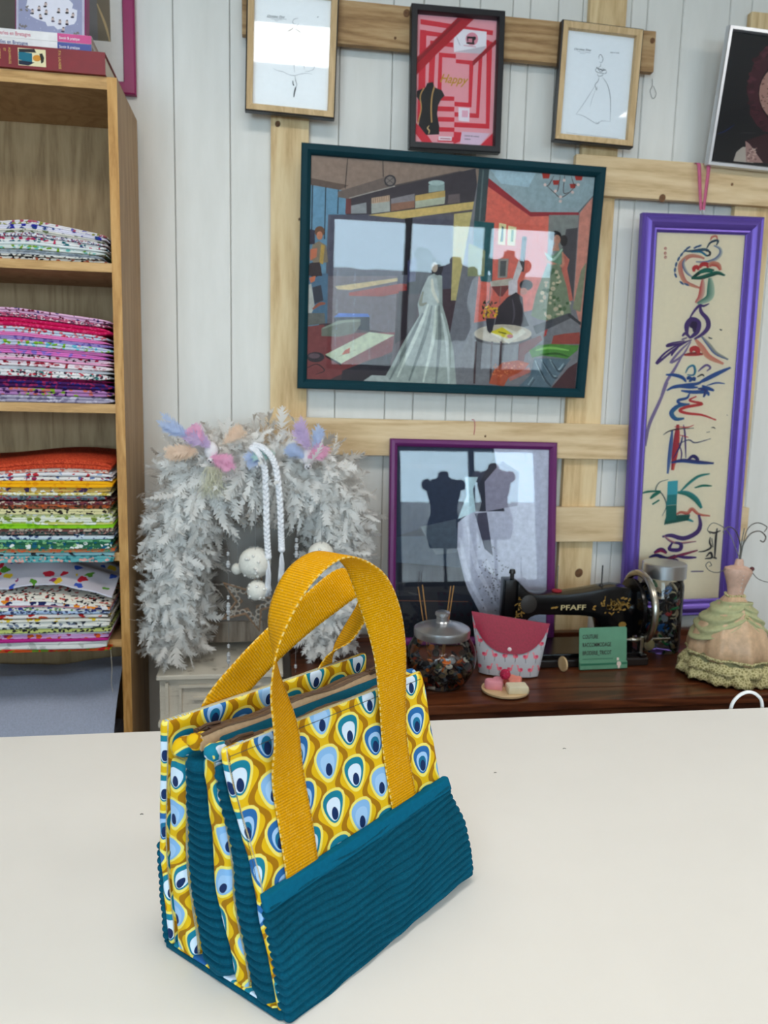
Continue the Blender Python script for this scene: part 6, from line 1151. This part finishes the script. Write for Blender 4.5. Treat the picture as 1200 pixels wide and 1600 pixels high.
MB().tube([(mx_(75), -0.005, mz_(130)), (mx_(75), -0.005, mz_(100))], 0.006, 12).tube([(mx_(75), -0.005, mz_(100)), (mx_(75), -0.005, mz_(92)), (mx_(75), -0.005, mz_(76))], [0.0095, 0.0095, 0.007], 14).obj('tension_screw', M_DGREY, sm, smooth=40)
MB().tube([(mx_(60), -0.008, mz_(400)), (mx_(60), -0.008, 0.045)], 0.004, 8).box(mx_(60)-0.008, mx_(60)+0.010, -0.022, 0.0, 0.040, 0.045).obj('presser_bar', M_CHROME, sm)
fp = MB().lathe([(0.026, 0), (0.026, 0.002), (0.023, 0.003), (0.0001, 0.003)], n=20, axis='Y'); fp.v = [(a*.9, -b, c) for a, b, c in fp.v]; fp.obj('face_cover', plain('worn_black_cover', (58, 54, 52), 0.4, 0.4), sm, fix=True, smooth=40, loc=(mx_(163), -0.0322, mz_(268)))
MB().box(-0.235, 0.195, -0.085, 0.115, 0.0, 0.022).obj('base', plain('black_wood_base', (30, 24, 22), 0.3), sm, bevel=0.004)
MB().box(-0.225, 0.175, -0.07, 0.085, 0.0222, 0.034).obj('bed_plate', M_ENAMEL, sm, bevel=0.003)
def gold(name, shapes, y=-0.0326):
    mb = MB()
    for x, z, rx, rz, a in shapes:
        n = 8; k = len(mb.v); mb.v += [(x+rx*math.cos(t)*math.cos(a)-rz*math.sin(t)*math.sin(a), y, z+rx*math.cos(t)*math.sin(a)+rz*math.sin(t)*math.cos(a)) for t in np.linspace(0, 2*math.pi, n, endpoint=False)]; mb.f.append(tuple(range(k, k+n))); mb.mi.append(0)
    return tagp(mb.obj(name, M_DGOLD, sm), kind='stuff')
gr_ = random.Random(12)
gold('arm_ornament', [(mx_(gr_.gauss(690, 50)), mz_(gr_.gauss(280, 22)), gr_.uniform(.003, .008), gr_.uniform(.0012, .003), gr_.uniform(0, 3)) for _ in range(60)]+[(mx_(x), mz_(y), .006, .003, .3) for x, y in ((735, 240), (755, 245), (740, 280), (720, 300), (750, 310), (330, 290), (310, 292))]+[(mx_(745), mz_(400), .012, .009, 0)])
gold('head_ornament', [(mx_(gr_.gauss(110, 12)), mz_(gr_.uniform(230, 400)), gr_.uniform(.003, .007), gr_.uniform(.001, .002), gr_.uniform(0, 3)) for _ in range(36)])
text_obj('maker_name', 'PFAFF', 0.0145, plain('pale_gold_letters', (206, 188, 140), 0.4, 0.3), sm, (mx_(355), -0.0327, mz_(306)), (0, 0, 0), 1.42)
MB().lathe([(0.014, 0), (0.014, 0.004), (0.009, 0.006), (0.0001, 0.006)], n=18).obj('red_felt_disc', plain('red_felt', (150, 26, 40), 0.9), sm, loc=(mx_(355), 0, mz_(212)), smooth=40)
MB().tube([(mx_(355), 0, mz_(206)), (mx_(355), 0, mz_(60))], 0.0014, 6).obj('spool_pin', M_CHROME, sm); MB().tube([(mx_(630), 0, mz_(184)), (mx_(630), 0, mz_(60))], 0.002, 8).obj('spool_pin', M_DGREY, sm); MB().ball((mx_(630), 0, mz_(182)), 0.007, 10, 6).obj('pin_seat', M_DGREY, sm, smooth=True)
WX, WZ, WR = 0.197, 0.928-ZC, 0.098
wh = [(WX+dx, WR*math.cos(t), WZ+WR*math.sin(t)) for dx in (0,) for t in np.linspace(0, 2*math.pi, 40, endpoint=False)]
MB().tube(wh, 0.0105, 10, True).obj('handwheel_rim', M_CHROME, sm, smooth=True)
sp = MB()
for k in range(5):
    a = 2*math.pi*k/5+0.3; pts = [(WX-0.006*math.sin(math.pi*f), (0.02+f*(WR-0.025))*math.cos(a+0.5*f*f), WZ+(0.02+f*(WR-0.025))*math.sin(a+0.5*f*f)) for f in np.linspace(0, 1, 7)]; sp.tube(pts, 0.006, 7)
sp.obj('handwheel_spokes', M_ENAMEL, sm, smooth=True)
MB().lathe([(0.012, -0.055), (0.030, -0.050), (0.036, -0.038), (0.034, -0.020), (0.022, -0.012), (0.022, 0.014), (0.014, 0.018), (0.0001, 0.019)], (WX, 0, WZ), 22, 'X').obj('handwheel_hub', M_ENAMEL, sm, smooth=40, fix=True)
MB().lathe([(0.06, -0.03), (0.082, -0.026), (0.082, -0.014), (0.07, -0.010), (0.03, -0.009)], (WX, 0, WZ), 28, 'X').obj('gear_housing', M_ENAMEL, sm, smooth=40, fix=True)
cr = MB().tube([(0.125, -0.055, 0.066), (0.27, -0.055, 0.066)], 0.0045, 10); cr.tube([(0.15, -0.055, 0.066), (0.165, -0.055, 0.066), (0.185, -0.055, 0.066)], [0.0065, 0.0075, 0.0055], 10); cr.obj('bobbin_winder_rod', M_CHROME, sm, smooth=True)
MB().box(0.176, 0.186, -0.066, -0.046, 0.020, 0.078).obj('bobbin_bracket', M_CHROME, sm, bevel=0.002); MB().lathe([(0.016, -0.004), (0.018, 0), (0.016, 0.004)], (0.205, -0.06, 0.052), 18, 'Y').obj('bobbin_wheel', M_CHROME, sm, smooth=40, fix=True)
MB().tube([(0.181, -0.058, 0.03), (0.178, -0.060, 0.016)], [0.006, 0.0045], 10).obj('bracket_screw', M_CHROME, sm, smooth=True); MB().box(0.17, 0.19, -0.0845, -0.04, 0.0222, 0.032).obj('crank_foot', M_ENAMEL, sm, bevel=0.003)
tagp(MB().lathe([(0.0001, -0.0025), (0.020, -0.0025), (0.021, 0), (0.020, 0.0025), (0.0001, 0.0025)], n=26, axis='X').obj('wooden_disc', wood('pale_disc_wood', [(196, 166, 120), (216, 190, 148)], 'Z', 0.6), fix=True, smooth=40, loc=(0.792, 1.918, ZC+0.021), rot=(0, 0, math.radians(12))), 'pale round wooden disc standing between the pouch and the green sign', 'disc')
# ------------------------------------------------------------------ green tin sign
M_GREEN = plain('mint_green_tin', (96, 148, 120), 0.4, 0.0, 0.06); M_INK = plain('dark_sign_ink', (44, 34, 34), 0.5)
sg = empty('tin_sign', (0.911, 1.926, ZC), (math.radians(-7), 0, math.radians(2)), label='mint green tin sign lettered couture raccommodage broderie tricot', cat='sign')
MB().prism(rrect(0.140, 0.116, 0.005), -0.0012, 0.0012).obj('plate', M_GREEN, sg, fix=True)
MB().box(-0.070, 0.070, -0.0065, -0.0013, 0.002, 0.022).obj('card_lip', M_GREEN, sg, bevel=0.001)
for i, s in enumerate(('COUTURE', 'RACCOMMODAGE', 'BRODERIE_TRICOT')): text_obj('lettering', s, 0.0112, M_INK, sg, (-0.061, -0.0014, 0.086-0.0225*i), (0, 0, 0), 0.62)
MB().box(-0.060, 0.030, -0.0017, -0.0013, 0.0285, 0.0305).obj('small_print', plain('sign_small_print', (60, 110, 86), 0.5), sg); MB().box(-0.069, 0.069, -0.0069, -0.0065, 0.013, 0.0185).obj('stripe', plain('sign_stripe', (40, 110, 82), 0.5), sg)
MB().lathe([(0.0065, 0), (0.0065, 0.001), (0.0001, 0.001)], n=14, axis='Y').obj('emblem', plain('sign_emblem', (226, 206, 196), 0.5), sg, loc=(0.044, -0.0085, 0.0155)); MB().box(0.041, 0.047, -0.0075, -0.0069, 0.003, 0.009).obj('emblem', plain('sign_emblem', (226, 206, 196), 0.5), sg); MB().box(0.041, 0.047, -0.0018, -0.0013, 0.0232, 0.031).obj('emblem', plain('sign_emblem', (226, 206, 196), 0.5), sg)
# ------------------------------------------------------------------ tall jar behind the wheel
j2x, j2y = 1.158, 2.085
j2 = empty('storage_jar', (j2x, j2y, ZC), label='straight glass storage jar of large buttons behind the handwheel', cat='jar')
MB().lathe([(0.0001, 0.002), (0.055, 0.0), (0.059, 0.006), (0.060, 0.02), (0.060, 0.20), (0.056, 0.212), (0.056, 0.225)], n=36).obj('glass_body', M_JAR, j2, smooth=40)
MB().lathe([(0.056, 0.222), (0.063, 0.223), (0.063, 0.262), (0.060, 0.265), (0.0001, 0.266)], n=40).obj('lid', M_LID, j2, smooth=30)
BCOL += [((30, 120, 70), 'green'), ((30, 90, 150), 'bright blue'), ((150, 40, 40), 'dark red'), ((206, 188, 150), 'cream')]; BM += [plain('button_%s' % n.replace(' ', '_'), c, 0.3, 0.0, 0.15) for c, n in BCOL[10:]]
fill_buttons(j2x, j2y, ZC+0.018, ZC+0.195, lambda z: 0.059, 120, random.Random(6), (0.011, 0.014, 0.018), 'storage jar', [0, 0, 0, 0, 1, 1, 2, 2, 4, 10, 11, 12, 13, 9], 0.6)
# ------------------------------------------------------------------ doll dress jewellery stand
def lace():
    m, nt, b = newmat('pale_green_lace', 0.9, spec=0.1); v = coord(nt, 'Object'); vo = nt.nodes.new('ShaderNodeTexVoronoi'); vo.inputs['Scale'].default_value = 130; vo.feature = 'DISTANCE_TO_EDGE'; nt.links.new(v, vo.inputs['Vector'])
    nt.links.new(ramp(nt, vo.outputs['Distance'], [(0.03, C(222, 214, 166)), (0.2, C(150, 144, 96))]), b.inputs['Base Color']); return m
M_LACE = lace(); M_CHAMP = plain('champagne_satin', (206, 172, 138), 0.38, 0.0, 0.16, nscale=60); M_TULLE = plain('sage_tulle', (176, 176, 132), 0.8, 0.0, 0.12, nscale=90); M_DTUL = plain('dark_sage_net', (120, 122, 88), 0.85, 0.0, 0.2, nscale=90); M_BOD = plain('blush_bodice', (206, 168, 148), 0.5, 0.0, 0.1, nscale=90)
dl = empty('dress_jewellery_stand', (1.232, 1.858, ZC), (0, math.radians(2.5), 0), label='miniature champagne and sage ball gown jewellery stand with wire curls', cat='jewellery stand')
def skirt(name, prof, mat, nf, amp, ph=0.0, jag=0.0, n=96, th=0.0015):
    mb = MB(); k = len(prof)
    for off in (0, -th):
        for j, (r, h) in enumerate(prof):
            for i in range(n):
                a = 2*math.pi*i/n; f = j/(k-1); w = 1+amp*(1-f*0.6)*(math.cos(nf*a+ph)+0.4*math.cos(2.3*nf*a+1+3*f)); q = (r+off)*w
                z = h+(jag*abs(math.sin(nf*1.5*a))*(1-f)*(1 if j == 0 else .3)); mb.v.append((q*math.cos(a), q*math.sin(a), z))
    for j in range(k-1):
        for i in range(n): i2 = (i+1) % n; mb.f += [(j*n+i, j*n+i2, (j+1)*n+i2, (j+1)*n+i), (k*n+j*n+i, k*n+(j+1)*n+i, k*n+(j+1)*n+i2, k*n+j*n+i2)]
    for i in range(n): i2 = (i+1) % n; mb.f += [(i, k*n+i, k*n+i2, i2), ((k-1)*n+i, (k-1)*n+i2, k*n+(k-1)*n+i2, k*n+(k-1)*n+i)]
    mb.mi = [0]*len(mb.f); return mb.obj(name, mat, dl, smooth=True)
skirt('lace_hem', [(0.124, 0.001), (0.121, 0.014), (0.114, 0.030), (0.104, 0.048)], M_LACE, 11, 0.060, jag=0.006, n=180)
skirt('lace_ruffle', [(0.118, 0.026), (0.114, 0.038), (0.107, 0.050), (0.098, 0.060)], M_LACE, 9, 0.045, 1.0, jag=0.005, n=180)
skirt('net_underskirt', [(0.108, 0.036), (0.105, 0.050), (0.100, 0.062), (0.092, 0.075)], M_DTUL, 9, 0.022, 0.6)
skirt('satin_skirt', [(0.094, 0.052), (0.102, 0.060), (0.104, 0.078), (0.099, 0.105), (0.085, 0.138), (0.060, 0.175), (0.034, 0.208), (0.021, 0.226)], M_CHAMP, 8, 0.065, 0.4)
skirt('lace_border', [(0.105, 0.058), (0.107, 0.063), (0.106, 0.068)], M_LACE, 8, 0.065, 0.4, jag=0.004)
sash = MB(); n = 60       # draped tulle swags meeting at the front centre
for side in (-1, 1):
    k = len(sash.v); NJ = 22
    for i in range(n+1):
        f = i/n; a = -math.pi/2+side*(f*2.3)
        for j in range(NJ+1):
            g = j/NJ; zt = 0.214-0.010*f; zb = 0.168-0.066*math.sin(min(1, f*1.4)*math.pi/2)**1.2+0.02*max(0, f-.75); z = zt+(zb-zt)*g
            rs = 0.022+(0.098-0.022)*min(1, max(0, (0.222-z)/0.125))**1.0; rs += 0.010+0.008*min(1, f*4)*(1-abs(2*g-1))+0.0045*math.sin(g*24+f*4)*min(1, f*6+.3)+0.003*math.sin(g*9-f*11)
            sash.v.append((rs*math.cos(a), rs*math.sin(a), z))
    for i in range(n):
        for j in range(NJ): a = k+i*(NJ+1)+j; q = (a, a+1, a+NJ+2, a+NJ+1); sash.f.append(q if side < 0 else q[::-1]); sash.mi.append(0)
so_ = sash.obj('tulle_sash', M_TULLE, dl, smooth=True); md = so_.modifiers.new('thickness', 'SOLIDIFY'); md.thickness = 0.002; md.offset = 1
mb = MB().lathe([(0.0210, 0.222), (0.0200, 0.232), (0.0235, 0.250), (0.031, 0.272), (0.036, 0.288), (0.034, 0.297), (0.022, 0.302), (0.012, 0.305), (0.010, 0.318), (0.008, 0.322), (0.0001, 0.322)], n=28); mb.v = [(x*1.08, y*0.8, z) for x, y, z in mb.v]; mb.obj('bodice', M_BOD, dl, smooth=40)
for i in range(22): a = 2*math.pi*i/22; MB().ball((0.026*math.cos(a), 0.022*math.sin(a), 0.224+0.002*math.sin(3*a)), 0.0032, 8, 6).obj('waist_bead', M_LACE, dl, smooth=True)
for i in range(5): MB().ball((0.0, -0.0215-0.0012*i, 0.238+0.011*i), 0.0016, 8, 6).obj('bodice_button', M_PEARL, dl, smooth=True)
MB().ball((0.030, -0.014, 0.299), 0.006, 10, 8).obj('shoulder_rosette', plain('dark_rosette', (92, 44, 48), 0.7), dl, smooth=True); MB().ball((0.0, -0.062, 0.176), 0.008, 10, 8, (.8, .7, 1.3)).obj('sash_brooch', M_LACE, dl, smooth=True)
M_DWIRE = plain('antique_steel_wire', (120, 116, 110), 0.3, 0.9)
def wire(pts, r=0.0014): MB().tube(spline(pts, 10), r, 6).obj('wire_curl', M_DWIRE, dl, smooth=True)
wire([(0, 0, 0.32), (-0.004, 0, 0.36), (-0.022, -0.002, 0.395), (-0.045, -0.003, 0.408), (-0.060, -0.003, 0.396), (-0.055, -0.003, 0.388)]); wire([(0.002, 0, 0.32), (0.004, 0, 0.36), (0.020, -0.003, 0.392), (0.045, -0.004, 0.400), (0.064, -0.004, 0.386), (0.060, -0.004, 0.372), (0.050, -0.004, 0.375)], 0.0018)
wire([(0, 0.002, 0.32), (0.002, 0.004, 0.37), (0.006, 0.006, 0.405)]); wire([(0.004, 0.003, 0.33), (0.03, 0.03, 0.395), (0.07, 0.05, 0.415), (0.105, 0.055, 0.405), (0.1, 0.055, 0.39)])
wire([(-0.03, 0, 0.296), (-0.06, -0.003, 0.284), (-0.085, -0.004, 0.288), (-0.098, -0.004, 0.302), (-0.090, -0.004, 0.312), (-0.082, -0.004, 0.303), (-0.088, -0.004, 0.300)], 0.0011); wire([(0.036, 0, 0.292), (0.06, -0.003, 0.270), (0.095, -0.004, 0.262), (0.115, -0.004, 0.272), (0.108, -0.004, 0.284)], 0.0011); wire([(-0.004, 0, 0.33), (-0.03, 0.02, 0.39), (-0.068, 0.03, 0.412), (-0.085, 0.03, 0.395), (-0.075, 0.03, 0.382)], 0.0011)
MB().tube([(0, 0, 0.003), (0, 0, 0.222)], 0.006, 8).obj('inner_post', M_DWIRE, dl)
# ------------------------------------------------------------------ small things on the table
M_CABLE = plain('white_cable', (236, 236, 236), 0.4)
tagp(MB().tube(spline([(0.853, 1.259, 0.70), (0.852, 1.259, 0.88), (0.853, 1.258, 0.945), (0.864, 1.257, 0.969), (0.884, 1.257, 0.978), (0.904, 1.257, 0.971), (0.917, 1.258, 0.949), (0.920, 1.259, 0.88), (0.921, 1.259, 0.70)], 8), 0.0032, 8).obj('white_cable', M_CABLE, smooth=True), 'white cable looping up behind the far edge of the cutting table', 'cable')
M_MARK = plain('dark_speck', (96, 92, 88), 0.9)
for k, (x, y, l, lab) in enumerate(((-0.168, 0.985, 0.004, 'tiny dark thread snippet on the table left of the handbag'), (0.470, 1.118, 0.005, 'tiny grey thread snippet on the table far right of the handbag'), (0.335, 1.05, 0.004, 'tiny grey fluff on the table right of the handbag'))):
    tagp(MB().tube([(0, 0, 0), (l*.5, .0008, .0003), (l, 0, 0)], 0.0005, 5).obj('thread_snippet', M_MARK, loc=(x, y, 0.9508)), lab, 'thread')

# ------------------------------------------------------------------ pieces of parts become sub-parts
def nest(thing, part, names):
    ch = list(thing.children); host = next((c for c in ch if c.name.split('.')[0] == part), None)
    if host is None: return
    for c in ch:
        if c is not host and c.name.split('.')[0] in names: c.location = Vector(c.location)-Vector(host.location); c.parent = host
for o in list(COL.objects):
    if o.parent: continue
    k = o.name.split('.')[0]
    if k == 'pompom': nest(o, 'ball', ('fuzz', 'pearl'))
    elif k == 'book': nest(o, 'cover', ('title', 'series_title', 'spine_label', 'cover_picture'))
    elif k == 'handbag': nest(o, 'front_pocket', ('pocket_binding',)); nest(o, 'front_panel', ('stitching',))
    elif k == 'sewing_machine': nest(o, 'handwheel_rim', ('handwheel_spokes', 'handwheel_hub')); nest(o, 'arm', ('arm_ornament', 'maker_name', 'face_cover')); nest(o, 'head_plate', ('head_ornament', 'tension_screw'))
    elif k == 'tin_sign': nest(o, 'plate', ('lettering', 'small_print')); nest(o, 'card_lip', ('stripe', 'emblem'))
    elif k == 'pouch': nest(o, 'flap', ('snap_button',))
    elif k == 'feather_bird': nest(o, 'head', ('eye', 'beak'))
    elif k == 'cream_chest': nest(o, 'body', ('moulding', 'ledge'))
    elif k == 'tin_box': nest(o, 'lid_rim', ('lid_picture',))
    elif k == 'dress_jewellery_stand': nest(o, 'bodice', ('bodice_button', 'shoulder_rosette')); nest(o, 'tulle_sash', ('sash_brooch',))
    elif k == 'wooden_board': nest(o, 'plank_body', ('knot',))
